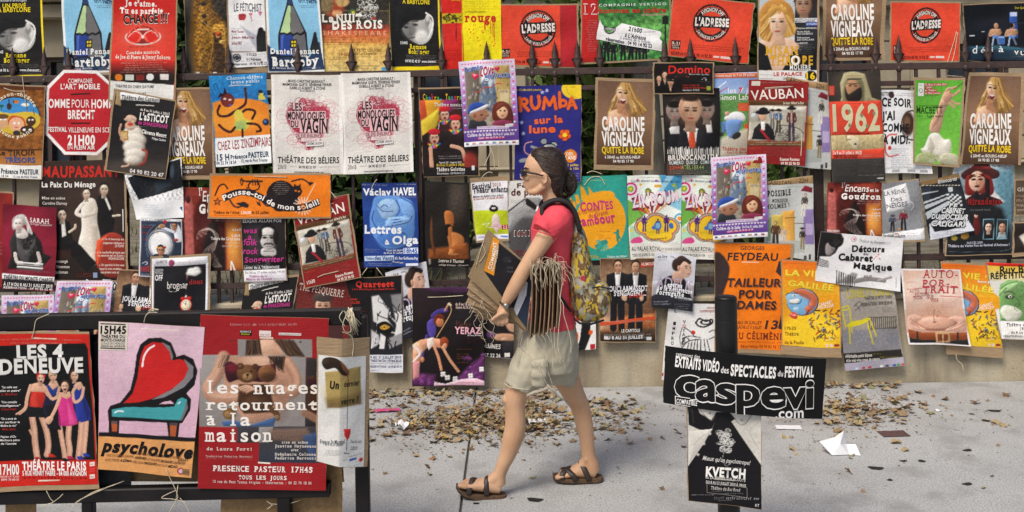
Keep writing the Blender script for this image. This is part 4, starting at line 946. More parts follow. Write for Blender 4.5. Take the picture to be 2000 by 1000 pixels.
def d_love():
 p=N(A3,[282,354,604,337,629,830,316,843],'b48ad0'); p.vol=0.22
 p.g(280,330,632,520,'ece2ee','b99ad8'); p.g(280,520,632,845,'b99ad8','4f2f86')
 p.p([316,394,570,372,590,724,334,740],'a39a8c'); p.p([316,394,400,386,400,730,334,740],'73695e',S=6); p.p([486,380,572,372,590,724,500,730],'b79a5c',S=6); p.p([412,386,486,380,496,560,412,560],'dfe7f2',S=10); p.p([410,480,440,440,460,520,480,460,500,540,500,640,400,640],'66788f',S=8)
 rn=random.Random(3)
 for _ in range(90):x=rn.uniform(330,580); y=rn.uniform(470,700); p.r(x,y,x+rn.uniform(5,14),y+rn.uniform(8,26),rn.choice(['4a4640','c9bfae','8a7a5a','5f6f8a','d9d2c4','3a3633']),.6)
 for i in range(14):p.e(380+i*11,530-i*4+6*math.sin(i),5,4,'c8453c')
 p.r(520,516,570,590,'cbbb98',.8); p.t('HÔTEL',522,520,568,530,'667',1)
 p.p([334,740,345,692,400,678,436,700,450,736],'2c2f35',sm=0); p.e(400,655,48,44,'a8745a',S=6); p.e(444,662,12,9,'9a664c'); p.e(412,662,8,5,'3a2a24'); p.l([424,688,440,684],4,'7a3a34'); p.e(372,664,9,13,'8a5844'); p.p([336,650,344,606,386,588,430,600,432,622,380,630],'2f4ea0',sm=1); p.p([350,640,400,620,446,600,448,616,420,630,356,650],'e6e6ee',sm=1)
 p.p([478,690,476,620,500,588,545,584,584,620,594,704,540,716],'5c2318',sm=1); p.e(532,640,32,42,'e2b58e',S=5); p.p([496,640,505,600,540,592,566,614,568,640,540,612],'6e2c1c',sm=1)
 for x in (520,546):p.e(x,636,6,5,'2c2a30')
 p.e(532,664,8,4,'b8433c'); p.p([468,720,488,694,540,688,588,696,592,724],'86304e'); p.n(.08,14,5,(468,690,592,728))
 for i in range(17):
  q=i/16
  for (x,y)in ((308+12*q,400+340*q),(590+14*q,380+340*q)):p.heart(x,y,7,'f4e6f2' if i%2 else 'd83a6a')
  p.heart(318+290*q,758-12*q,7,'f4e6f2'); p.heart(304+280*q,370-16*q,6,'d85a84')
 p.heart(378,440,22,'d42c50',10); p.heart(374,434,9,'f0a0b4',10); p.heart(504,396,16,'d42c50',-15)
 p.t('Roméo',318,386,424,416,'e8eef8',5,jit=.8,rot=-8); p.t('Roméo',318,386,424,416,'2b62b4',2,jit=.8,rot=-8); p.t('LOVE',408,388,486,434,'f0c8d4',5,jit=.8,rot=4); p.t('LOVE',408,388,486,434,'c01f4a',3,jit=.8,rot=4); p.t('giulietta',430,424,578,456,'e8eef8',5,jit=.6,rot=-6); p.t('giulietta',430,424,578,456,'2b62b4',2,jit=.6,rot=-6)
 p.tri([386,728,570,722,570,738,386,744],'d9c6e2'); p.k_(392,726,566,740,1,'6a3a7a'); p.tri([548,712,594,708,594,724,548,728],'f0f0f0'); p.k_(550,712,592,724,1,'223')
 p.t('Collège de la Salle',332,768,470,786,'f6f0f8',3,rot=-2); p.t('Du 8 au 31 juillet 2010',480,764,600,778,'f6f0f8',2,rot=-2); p.tri([392,792,546,782,546,796,392,805],'b0307a'); p.t('15h45 - Rés. 06 70 83 12 24',396,790,542,800,'f6e8f4',2,rot=-3.5)
 p.p([312,816,628,802,632,832,316,846],'eeeef2')
 for i,c in enumerate(('3a4a6a','c88','b8a','999','68a','a86','446','a03040')):p.r(324+i*38,822-i*1.6,340+i*38+(i%3)*4,832-i*1.6,c)
 return p
def d_rumba():
 p=N(A3,[610,493,986,488,980,1044,600,1030],'2b2a7c')
 p.e(950,512,76,58,'f0cf28'); p.l([900,500,916,540,960,560],3,'b8981c'); p.e(944,500,10,6,'d8b41c')
 for x,y in ((764,530),(790,520),(642,702),(652,764)):p.star(x,y,14,'b9c0ea')
 p.t('La Cie Marizibill présente',616,508,758,520,'e8c83a',2)
 O='e9641f'
 for dx,c in ((4,'1a1652'),(0,O)):
  p.l([632+dx,562+dx,636+dx,634+dx],20,c,sm=0); p.e(658+dx,582+dx,26,24,c,hole=16); p.l([652+dx,598+dx,682+dx,632+dx],19,c,sm=0)
  p.l([700+dx,556+dx,700+dx,596+dx,716+dx,622+dx,738+dx,612+dx,746+dx,584+dx,742+dx,552+dx],19,c)
  p.l([768+dx,626+dx,778+dx,562+dx,804+dx,606+dx,830+dx,558+dx,840+dx,626+dx],18,c,sm=0)
  p.l([862+dx,534+dx,864+dx,616+dx],19,c,sm=0); p.e(882+dx,594+dx,25,25,c,hole=16)
  p.l([910+dx,624+dx,930+dx,562+dx,954+dx,622+dx],18,c,sm=0); p.l([918+dx,606+dx,946+dx,604+dx],12,c,sm=0)
 p.t('sur la',714,674,878,712,'e9641f',4,jit=.6,rot=-3); p.t('lune',684,722,836,762,'e9641f',4,jit=.6,rot=-2)
 p.l([700,812,664,824,660,868,690,890],9,'1a1652'); p.l([700,812,664,824,660,868,690,890],6,'d9a0a8')
 p.e(770,810,22,20,'1a1a2a'); p.e(770,812,17,15,'9aa0a4'); p.e(826,832,24,20,'1a1a2a'); p.e(826,833,19,15,'a9afb2'); p.e(800,858,46,36,'1a1a2a'); p.e(800,862,42,33,'a2a8ac'); p.e(780,850,12,15,'eee'); p.e(800,856,12,15,'eee'); p.l([700,840,730,850],14,'9aa0a4'); p.l([870,850,890,820,888,790],4,'15123e')
 for i in range(5):q=i*1.257+.3; p.e(890+20*math.cos(q),776+20*math.sin(q),19,17,'2a1a2a'); p.e(890+20*math.cos(q),776+20*math.sin(q),16,14,'e35b24')
 p.e(890,776,13,12,'f3cf2c'); p.e(922,896,38,38,'ec8a1f'); p.t('DÈS',898,876,938,892,'fbf4e4',3,jit=.6); p.t('2 ANS',888,896,952,916,'fbf4e4',3,jit=.6)
 p.e(652,918,26,12,'9aa0a4',rot=-12); p.t('Du 8 au 31 juillet',820,940,968,954,'e8c83a',2); p.t('à 10h',920,962,968,974,'e8c83a',2); p.k_(880,990,972,1030,3,'d8d0ea',al='r'); p.star(640,1002,10,'b9c0ea'); return p
def d_domino():
 p=N(A4,[228,364,564,362,564,534,230,534],'16110f'); p.vol=0.22
 for x,y,r in ((256,450,19),(290,430,22),(322,466,26)):
  p.p([x-r*.8,y+r,x+r*.8,y+r,x+r*.9,530,x-r*.9,530],'0c0a0a'); p.p([x-8,y+r,x+8,y+r,x,y+r*2.6],'d8b898'); p.face(x,y,r,'d8ac8a','2a1c14',.4)
 p.e(322,442,26,16,'141010'); p.tri([304,456,344,460,344,468,304,464],'161616')
 p.t('Domino',310,378,550,422,'d22a20',2); p.t('Mise en scène : Jean-Marc',430,424,546,432,'bbb',1); p.l([350,440,400,438,430,446],2,'a33'); p.sc(516,454,14,10,5,'ddd',2); p.k_(486,466,552,474,1,'999')
 p.t('Du 8 au 31 juillet à 16h',392,486,488,496,'c23a30',1); p.t('Collège de la Salle Place Pasteur',392,500,530,510,'c23a30',1); p.t('Réservations : 04 90 82',392,514,486,524,'ccc',1); p.r(530,496,552,518,'8a9a2a'); return p
def d_faces():
 p=N(A4,[272,512,602,504,604,990,296,1010],'141212'); p.vol=0.22
 p.e(430,640,160,130,'2c2422',S=90); p.p([300,850,320,760,400,730,470,730,560,760,600,850],'16161a',S=6)
 p.p([312,740,350,700,372,730,372,770,320,770],'ddd9d6',S=6); p.p([520,700,552,690,560,760,530,760],'d3cfcc',S=6)
 for x,y,r,c in ((342,640,58,'a09088'),(528,630,56,'8f7c70')):p.face(x,y,r,c,'14100f',.2,'bald'); p.e(x,y-r*.7,r*.7,r*.4,'15110f',S=10)
 p.p([396,740,440,720,482,740,490,850,392,850],'e4ded8',S=5); p.p([430,745,455,745,468,850,420,850],'c04a2c',S=5); p.n(.2,16,3,(424,780,466,850)); p.p([376,760,410,740,432,850,360,850],'1b1a1e'); p.p([476,740,510,760,540,850,460,850],'1b1a1e')
 p.face(434,632,84,'caa082','191210',.15,'bald'); p.e(432,560,54,22,'2c1d16',S=12)
 for i in range(52):
  rn=random.Random(i); x=304+i*5.7; p.r(x,846+rn.uniform(-6,14),x+rn.choice([2,3,4.4]),894+rn.uniform(-8,3),'e8e4de')
 p.r(300,892,604,1010,'2b2a26'); p.g(300,892,604,1010,'8a4a34','3a6a5a','x',.4)
 p.t('BRUNOCANDIDA',308,894,598,922,'f0ece6',3,mono=1,rot=-2); p.t('NUMÉRO QUASI COMIQUE',314,926,590,946,'cfd8d8',2,mono=1,rot=-2); p.t('22H40',316,954,388,974,'b8503c',3,mono=1,rot=-1); p.t('ATELIER44',386,950,514,972,'90a06a',3,mono=1,rot=-1); p.k_(316,976,590,1000,3,'b8b8b0',al='l'); return p
def d_seven():
 p=N(A4,[566,420,880,412,880,912,600,912],'6c9a5c'); p.vol=0.28
 p.g(560,412,880,540,'7d9ed8','a9bfe6'); p.p([560,420,880,414,880,446,562,450],'d86a3a',S=3); p.r(560,412,880,420,'b9c8ea')
 p.l([560,530,640,470],8,'d8e0f4',sm=0); p.l([580,540,650,500],5,'c04a5a',sm=0); p.t('Laboratoire mentalis',570,426,672,440,'f0e0d8',2); p.t('le 7 et 29 juillet',680,424,802,438,'f0e0d8',2); p.t('les 7 jours',652,504,856,534,'eef2fa',1); p.t('7',714,504,734,534,'d83a2c',3)
 p.r(590,538,880,912,'5f8f4c'); p.n(.22,10,2,(590,538,880,800)); p.p([596,800,690,760,780,730,880,740,880,912,596,912],'b3ac9c',S=20); p.t('Simon Labrosse',600,542,860,572,'f0f4e8',1); p.k_(690,574,790,586,1,'e8eee0'); p.r(712,592,790,638,'d8542c'); p.k_(716,598,768,632,3,'f4dcd0'); p.r(748,712,790,740,'d8542c')
 p.p([636,668,690,640,740,652,752,690,700,700,640,690],'d9dbe0',S=5,sm=1); p.p([610,700,660,690,668,730,620,770],'5a7fb4',S=4); p.p([650,690,730,690,720,740,700,780,660,790,640,740],'6a8cc0',S=4,sm=1); p.e(700,778,28,18,'2c2826',rot=-30); p.e(612,768,16,12,'4a4038'); p.e(648,650,14,12,'caa088')
 p.t('Théâtre des',616,842,752,862,'b3482e',2,rot=.6); p.t('Rue J.-B. Marcet',646,866,762,880,'b3482e',1); p.k_(640,886,760,900,1,'8a4a34'); return p
def d_fort():
 p=N(A4,[772,457,1114,470,1092,952,756,934],'8c1f20'); p.vol=0.28
 p.p([772,575,1110,585,1108,612,770,606],'5a3a20'); p.p([776,606,1098,612,1088,812,764,808],'b9b3a2'); p.g(764,606,1100,700,'c9c4b4','aaa494',a=.7)
 p.p([776,612,1098,616,1096,650,900,640,776,660],'d0ccbe',S=12); p.p([760,810,1090,815,1090,842,760,838],'6a4426'); p.n(.05,40,3)
 for x,y,h,c,b in ((904,630,110,'7a7f88','5a5a5a'),(938,628,130,'3d5c80','4a4038'),(1014,614,190,'5c2f2c','3f2f45')):p.fig(x,y,h,c,b,'d8ac90','3a2a20',1.2); p.e(x,y+h*.05,h*.15,h*.05,'262021'); p.e(x,y+h*.01,h*.08,h*.05,'262021'); p.l([x,y+h*.2,x,y+h*.48],h*.05,'cfc6b6',.8)
 p.l([920,790,930,730,980,720,1060,740,1084,770],4,'2a2a2a'); p.sc(960,770,40,36,22,'4a4844',2,3); p.sc(1050,770,40,30,14,'5a5850',2,4)
 p.p([786,800,800,740,836,706,880,710,912,750,920,808],'1b191d',sm=0); p.e(850,668,22,28,'d8a88c'); p.p([826,660,836,690,826,704,820,680],'8a8078'); p.e(850,646,42,14,'1c1a1e'); p.e(854,632,24,14,'1c1a1e'); p.p([840,702,864,702,862,750,842,750],'e6e2da'); p.l([840,748,886,806],12,'a82428',sm=0); p.e(796,664,16,14,'dfe4ea')
 p.tri([788,466,838,468,836,494,786,492],'d9d2c2'); p.k_(846,470,1090,482,1,'d8b0a4'); p.t('VAUBAN',782,522,1084,576,'efe8de',1,rot=-3); p.l([864,512,1020,498],5,'e6dcc8')
 p.t('Le tour défend le Roi',964,584,1084,598,'efe0c8',3); p.k_(920,598,1080,606,1,'d8c0a8'); p.k_(772,814,1080,836,2,'efe0c8'); p.k_(770,846,838,856,1,'e0a040'); p.k_(850,842,1060,900,7,'c08078',.7); p.t('Espace Roseau',950,906,1058,922,'f2e8dc',3); p.t('04 90 25 96 05',956,930,1060,946,'f2e8dc',3); p.t('11h30',772,900,822,920,'f2e8dc',2); return p
def d_detective():
 p=N(B4,[865,128,1136,96,1148,590,860,540],'c2c5c2'); p.vol=0.22
 p.p([865,128,1138,96,1140,142,866,150],'a98a62'); p.t('CABESTAN',866,124,1008,146,'3b2c1e',0,sh=.2); p.t('22H',1054,114,1104,138,'4a3a2a',0,sh=.2)
 p.k_(960,158,1080,166,1,'667'); p.t('IMPOSSIBLE',838,184,1008,216,'3a3330',4,sf=1,rot=-3); p.t('MONSIEUR',900,228,994,248,'3a3330',3,sf=1); p.t('HOLMES !',866,262,1002,286,'3a3330',3,sf=1,rot=-4)
 p.p([964,300,1032,296,1034,476,1000,486,968,400],'d9a24a'); p.p([902,322,966,318,968,410,904,410],'cbb258'); p.r(1084,290,1142,490,'8a78aa'); p.r(1096,372,1136,436,'b4a4c8'); p.r(900,470,1090,540,'aeb2ae')
 p.fig(1096,200,130,'4a4640','cfcac0','d8ac90','2a2422',1.1,lean=-14); p.p([1066,186,1090,154,1134,166,1130,196,1100,190],'7d2330'); p.fig(926,356,150,'5a3c26','3a2c24','d8ac90','2a2018',1.4); p.fig(966,388,110,'b8a48c','c8b49c','d8ac90','5a3a24',1.4,lean=16); p.fig(1076,396,120,'3a3430','8a7a5a','c89c80','2a2420',1.1); p.e(1076,400,14,5,'2a2420')
 p.p([866,350,900,330,900,470,872,470],'87a070',.7); p.r(1086,556,1102,580,'4a4a4a'); p.r(1112,548,1126,578,'3a3a3a'); p.l([980,340,1040,338],4,'4a3a2a'); p.l([1036,370,1090,372],4,'4a3a2a'); return p
def d_1962():
 p=N(A5,[105,416,406,404,436,1042,132,1050],'37312c'); p.vol=0.22
 p.e(260,500,120,90,'453c33',S=60); p.p([188,560,178,480,200,420,260,406,320,424,342,500,360,560,410,580,180,584],'aca27c',S=6,sm=0); p.p([200,590,205,470,260,446,310,470,306,590],'6f6a4e',S=12,sm=1); p.e(250,506,40,50,'a87c5a',S=8); p.p([208,500,224,540,250,528,296,500,300,560,260,590,214,570],'201a17',S=6,sm=1); p.e(236,492,9,4,'201612'); p.e(268,492,9,4,'201612'); p.l([220,480,250,482,282,478],5,'33241c'); p.l([222,455,300,450],6,'2b2a20'); p.l([220,436,300,432],4,'a06a4a',.7)
 p.p([114,586,412,576,424,770,122,778],'d5452f'); p.p([122,778,424,770,428,856,126,866],'b9a87c'); p.n(.1,30,6,(110,770,430,866)); p.p([214,790,240,776,290,800,270,850,240,836],'d8cba8',S=6,sm=1); p.l([210,776,214,800,236,800],5,'8a7a58'); p.e(262,826,8,6,'5a4a34')
 p.p([126,866,428,852,430,906,128,914],'d5452f'); p.tri([112,494,144,494,145,548,114,548],'d5452f'); p.k_(116,500,142,542,4,'f0c8bc')
 p.k_(210,588,330,598,1,'5a1c14'); p.t('1962',134,606,402,752,'cfc9a4',3,rot=-1.5)
 for x,y in ((230,640),(300,660),(370,650),(330,720),(230,720)):p.T.append((np.array([(x+9*math.cos(i),y+13*math.sin(i))for i in range(6)]),np.array([(0,i,i+1)for i in range(1,5)]),hx('8b8560')))
 p.t('DE MOHAMED KACIMI',210,760,342,768,'4a1610',1); p.t('Du 8 au 31 juillet à 14H20',134,868,300,888,'f2e6dc',2,rot=-1.5); p.t('THÉÂTRE DES LUCIOLES',136,890,276,908,'5a1a12',2,rot=-1); p.k_(280,884,366,900,2,'f0d0c4')
 p.p([128,914,432,904,438,1052,130,1060],'33302e'); p.k_(140,922,270,1010,11,'8a8680',.6,al='l'); p.k_(284,916,424,996,10,'8a8680',.6,al='l'); p.k_(284,1000,424,1008,1,'ccc'); p.r(390,1020,424,1026,'ddd'); return p
def d_evening():
 p=N(A5,[406,515,650,522,708,996,432,994],'e5e6e8')
 p.t('LAURETTE',388,530,456,552,'444',1); p.p([456,534,470,526,484,530,488,556,470,566,458,552],'3a2a2e',sm=1); p.k_(490,532,640,556,2,'555')
 p.e(590,720,66,88,'3a2f2c',hole=6); p.e(566,712,34,70,'4a342a',S=10); p.e(560,700,18,30,'7a5844',S=8)
 for s_,x0,y0,x1 in (("CE SOIR",416,566,586),("J'AI",416,640,490),('COMME',418,712,570),('À MIDI.',420,780,580)):p.t(s_,x0,y0,x1,y0+44,'1b1a1c',4,jit=.8,rot=1)
 p.l([500,774,450,780,436,850,456,896,510,890],9,'c8382e',.8); p.e(462,850,10,12,'c02a24'); p.k_(470,850,590,964,9,'6a7080',.7,al='l'); p.k_(440,958,700,972,1,'556')
 for x in (500,590,660):p.r(x-24,974,x+20,990,'888',.7)
 return p
def d_hand():
 p=N(A5,[606,460,880,462,848,950,602,930],'66b23a'); p.vol=0.28
 p.g(600,450,890,960,'5aa834','7cc24a'); p.n(.04,40,3)
 p.tri([622,478,658,478,656,552,620,552],'e6e6e0'); p.ring(638,520,10,12,'333'); p.k_(624,484,654,494,1,'222')
 for i,(t,x1)in enumerate((('Du 08 au 31 juillet 2010',792),('- 20h09',706),('au Théâtre',732),('Le Petit Louvre',760))):p.tri([662,478+i*16,x1,478+i*16,x1,492+i*16,662,492+i*16],'b8332c'); p.t(t,664,479+i*16,x1-4,490+i*16,'f2e8e0',2)
 p.k_(664,542,748,552,1,'2a4a1a')
 p.p([738,762,690,752,696,700,730,640,752,590,768,550,786,520,808,520,812,560,798,600,772,660,760,720],'c89c84',S=5,sm=1); p.p([700,740,704,700,740,636,760,590,768,600,742,690],'a87c66',S=8,sm=1,a=.6)
 for q in ([790,540,806,512,832,504,844,500],[800,552,830,548,852,530,862,520],[800,570,826,584,846,598,862,596],[796,580,820,606,832,618],[786,534,792,516,806,506]):p.l(q,13,'c0927a')
 p.e(796,556,24,32,'b98c74',rot=20); p.l([832,512,888,470],4,'4a3a2a'); p.l([806,530,836,544],4,'8a604c')
 p.p([660,840,690,770,736,764,770,800,800,800,812,840,780,900,700,910,640,860],'ddd8cc',S=5,sm=1); p.p([610,940,620,890,680,870,740,900,700,940],'a0a878',S=6,sm=1); p.p([740,930,770,880,840,890,848,950],'b8b49a',S=6,sm=1); p.sc(730,880,90,50,26,'c9c4b0',3,4,a=.7); p.sc(700,900,80,30,16,'8a9a5a',3,5,a=.6); p.p([690,780,720,840,700,880,676,850],'b3ad9e',.7,S=10)
 p.t('La Compagnie des Poursuivants présente',614,600,790,609,'2a5a18',0); p.t('MACBETT',612,612,768,650,'1f3a18',1); p.t("d'après",612,662,650,670,'2a4a1a',0); p.t('Eugène Ionesco',676,658,766,672,'2a4a1a',1); p.k_(612,676,720,684,1,'2a5a18')
 for x in (626,640,760):p.r(x,936,x+8,944,'c33')
 return p
put(d_wood(),'wooden-look poster with cartoon children in an oval and white strip below',2,board=(0,3,2,1),twine=[[46,150,49,175,52,200,54,210],[10,172,30,178,52,178]])
put(d_oct(),'red octagonal stop-sign shaped poster with a white border',1,shape=octshape,nz=.0008,cat_='poster',wob=0)
GL1='posters of a white grub with a human face'
P_LAR=d_larva()
put(P_LAR,'tilted dark poster of a person in a white grub costume below the red twin-heart poster',4.5,board=(4,3,2,2),curl=(.004,0),group=GL1)
put(P_BL,'brown laughing blonde poster half covered by the dark grub costume poster',2,[310,177,413,174,415,342,322,344],board=(6,4,5,8),group=GC)
put(d_zin(),'blue and orange poster of a running cartoon devil child',3,curl=(.006,0))
P_MO=d_mono(); GM='white posters with a red scribbled heart'
put(P_MO,'left one of two white posters with a red scribbled heart',2.6,board=(1,1,0,1),group=GM)
put(P_MO,'right one of two white posters with a red scribbled heart',2.9,[666,143,802,141,808,336,671,340],group=GM)
put(d_chakra(),'red and black poster of three singers in red berets before an umbrella',2,board=(1,3,1,1),curl=(.004,.002))
P_LV=d_love(); GV='purple posters with a boy doll and a girl doll in a street'
put(P_LV,'purple-edged two-doll poster hung highest, over the red and yellow poster',5,group=GV,twine=[[956,283,958,296,952,310,946,325],[956,283,964,305,966,330]])
put(d_rumba(),'dark blue poster with orange lettering and a grey mouse, behind the walking woman',1.5,board=(0,0,1,1))
put(P_BL,'brown laughing blonde poster right of the dark blue mouse poster',2,[1168,158,1275,160,1271,322,1165,322],board=(5,6,5,10),group=GC)
put(d_faces(),'dark poster of three suited men above a white barcode',2,curl=(0,.004))
put(d_domino(),'small black landscape poster with thin red lettering and three faces',3.4,board=(3,2,2,2))
put(d_seven(),'green poster of a person lying on grass under a pale blue strip',1,nz=.003)
P_FO=d_fort(); GF='dark red posters of men in tricorne hats'
put(P_FO,'dark red tricorne hat poster hung right of the green grass poster',4.4,group=GF,twine=[[1493,172,1520,170,1548,169],[1566,262,1563,300,1563,304]])
P_DE=d_detective(); GD='pale posters of cartoon detectives with an umbrella'
put(P_DE,'pale cartoon detective poster mostly hidden behind the dark red tricorne poster',2,[1535,150,1617,163,1623,332,1530,322],group=GD)
put(d_1962(),'red and brown poster of a bearded man in a headscarf above a big number',3,board=(0,0,0,0),curl=(.004,0))
put(d_evening(),'white poster with black brush lettering and a red question mark',2)
put(d_hand(),'green poster of a raised clutching hand',3.3,board=(3,5,4,4),curl=(.012,0))
put(P_BL,'brown laughing blonde poster at the right edge of the picture',3.4,[1893,148,1992,150,1984,322,1876,320],board=(4,7,6,0),curl=(.010,0),group=GC)
# ---------------------------------------------------------------- third row
def d_trio():
 p=N(B1,[232,14,710,6,728,700,214,690],'241a17'); p.vol=0.28
 p.g(214,6,728,300,'3a2a24','1e1513'); p.e(500,300,200,200,'4a3830',.6,S=160)
 p.p([570,210,600,190,640,240,650,310,660,360,650,420,580,440,550,330,552,250],'141112',S=5); p.p([590,200,606,205,640,290,630,300],'efe9e0',S=4); p.face(598,176,36,'dcc9b2','15110f',.4); p.l([650,330,690,326],12,'d8c8b4')
 p.p([480,240,510,224,548,240,558,310,560,370,580,470,576,590,480,620,452,500,470,400,466,300],'e2d8cb',S=5,sm=1); p.p([520,380,560,380,576,590,540,600],'b8aa9a',.7,S=14); p.l([475,260,440,310,480,330],22,'e9dfd4'); p.l([545,260,550,310,490,330],20,'d2c5b6'); p.face(496,200,32,'e2cdb6','2a1d17',.5)
 p.p([320,360,350,340,400,360,420,460,470,500,520,560,560,600,500,650,420,560,320,510],'131011',S=5); p.p([352,352,372,350,384,440,360,450],'eee8e0',S=4); p.face(356,320,36,'d9c3ab','17110f',.6); p.l([400,420,432,396,434,380],14,'cfbfa9'); p.r(318,520,410,575,'3a2018',.8)
 p.p([560,600,610,610,570,640],'151213')
 p.e(648,555,98,130,'8c2c20'); p.p([560,470,552,560,566,630,590,560,600,490,620,440],'c94a2a',S=6); p.p([726,400,740,700,760,700,760,400],'241a17')
 p.t('MAUPASSANT',246,44,690,104,'c42a20',4); p.t('La Paix Du Ménage',242,132,550,162,'f0ebe4',3); p.t('Mise en scène',244,216,376,232,'e0d8d0',1); p.t('Caroline Darnay',246,246,388,262,'e0d8d0',1)
 for i,t in enumerate(('« On rit beaucoup aux','cinglantes répliques »','LE POINT','« Un vaudeville grinçant que','ne renierait pas un Guitry »','FIGAROSCOPE','« On apprécie le brio avec','lequel les trois comédiens','interprètent cette pièce')):
  y=(456,478,496,532,550,568,604,626,646)[i]; x0=(592,594,664,560,566,628,574,576,582)[i]; p.t(t,x0,y,(716,718,716,720,720,718,718,702,700)[i],y+13,'f2dcd0',2)
 for t,x,x1,y in (('Moncorgé',306,392,578),('e Newman',310,402,609),('Jackman',316,392,640)):p.t(t,x,y,x1,y+17,'ddd4ca',1)
 p.k_(424,654,556,680,2,'c04030'); p.tri([538,654,562,654,562,684,538,684],'8898b8'); p.tri([704,290,710,290,712,420,708,420],'e8e4da'); return p
def d_plate():
 p=N(B1,[20,260,332,278,316,760,10,745],'7a1428'); p.vol=0.28
 p.g(10,255,335,500,'6a1024','8c1a30'); p.e(180,480,150,190,'8e2038',.6,S=100)
 p.p([44,632,80,520,60,480,90,410,150,400,200,420,240,480,250,540,296,560,240,632],'1a1718',S=6,sm=0); p.p([60,480,96,404,112,470,90,540,66,545],'2c2a2b',S=8); p.p([100,440,140,520,190,510,210,440,180,520,160,600,110,560],'4c494a',S=8,sm=1); p.sc(140,490,60,60,20,'6c6a6a',3,3,a=.5)
 p.p([84,410,76,350,110,322,150,330,180,400,190,430,160,425,150,380],'b5b0ae',S=6,sm=1); p.p([100,400,140,400,165,440,140,460,100,450],'ddd4ce',S=6,sm=1); p.face(110,372,38,'e6dcd4','c0bab6',-.5); p.l([150,340,176,400,186,430],10,'cfcac6')
 p.l([90,545,100,590,130,600],20,'d8cec8'); p.l([220,540,232,590,210,606],20,'c8beb8')
 for i in range(4):p.p([100+i,592+i*12,250-i,600+i*12,250,608+i*12,100,600+i*12],['efece8','8a8684','f4f2ee','4a4646'][i])
 p.t('SARAH',176,338,290,364,'f0e6e2',1,sf=1,rot=3); p.t('de Roger Lombardot',180,366,306,378,'e0c8c8',1,sf=1,rot=3); p.k_(30,640,310,654,2,'d8a0a8',.7)
 p.p([12,658,320,678,316,706,12,690],'e9e4e2'); p.p([12,690,316,706,315,750,12,740],'1b1517'); p.t('THÉÂTRE DU MONTE CHARGE',22,668,308,690,'1e1a22',3,rot=3); p.t('- PLACE DE L’HORLOGE -',24,690,304,702,'2a2630',1,rot=2); p.t('À 17 H DU 8 AU 31 JUILLET 2010',22,710,306,728,'f0ecea',4,rot=2); p.t('RÉSERVATION : 04 90 85 62 45',24,732,306,744,'f0ecea',3,rot=2); return p
def d_night():
 p=N(B1,[722,92,1048,-10,1062,336,790,350],'e9eaec')
 p.p([740,110,960,20,1040,0,1060,160,800,236],'12161c'); p.n(.3,26,7,(730,0,1062,236)); p.p([880,130,960,110,990,150,900,200],'24303a',S=20); p.e(992,70,14,40,'3a4858',S=8); p.k_(830,260,940,310,4,'9ab4cc',.6,al='l'); p.k_(860,310,950,330,2,'9ab4cc',.6); p.tri([1036,280,1052,272,1054,300],'2f5f9a'); return p
def d_mirror():
 p=N(B1,[806,340,1052,346,1044,680,798,676],'22293a'); p.vol=0.22
 p.p([806,340,1052,346,1044,680,798,676],'e4e3ea'); p.p([814,356,1044,360,1040,560,1036,672,806,668],'2a3348'); p.p([1000,370,1044,380,1044,460,960,430],'313c58')
 p.e(922,492,80,92,'6f7480'); p.e(922,492,70,82,'b9bcc4'); p.e(922,492,58,72,'f0f0f2'); p.ring(922,492,74,78,'4a4f5c')
 p.p([870,560,890,545,960,545,984,562,984,580,862,580],'20242c',sm=0); p.face(924,524,30,'b88464','14100f',0); p.e(906,510,8,5,'e8a020'); p.e(950,506,7,7,'c02a20')
 p.p([980,380,1010,366,1040,400,1046,470,1010,476,1000,430],'dfe4ee',S=4,sm=1); p.face(1004,386,24,'a87a5a','15110f',-.4); p.l([1000,420,950,400,920,388],16,'cfd6e4'); p.e(934,386,18,13,'a87858'); p.l([920,386,900,400,910,430],4,'c8a848'); p.e(1012,466,12,8,'a33')
 p.l([820,600,840,590,850,600,838,606],4,'ccd'); p.l([890,380,850,430,836,500,850,560],3,'7a88a0')
 p.t('119, Rue de la Carreterie',818,346,936,356,'334',1,rot=1); p.k_(966,350,1040,360,1,'334'); p.tri([944,350,962,356,956,372,940,364],'c8202a'); p.k_(820,374,900,384,1,'ccd',al='l'); p.t('Dis-moi',818,384,870,396,'a83a34',2); p.t('miroir',818,416,850,428,'a83a34',2); p.k_(816,450,850,470,2,'a83a34')
 p.t('PAVÉ',812,620,862,644,'c03028',3,sf=1); p.t('Du 8 au 31 juil',808,654,862,668,'889',2); return p
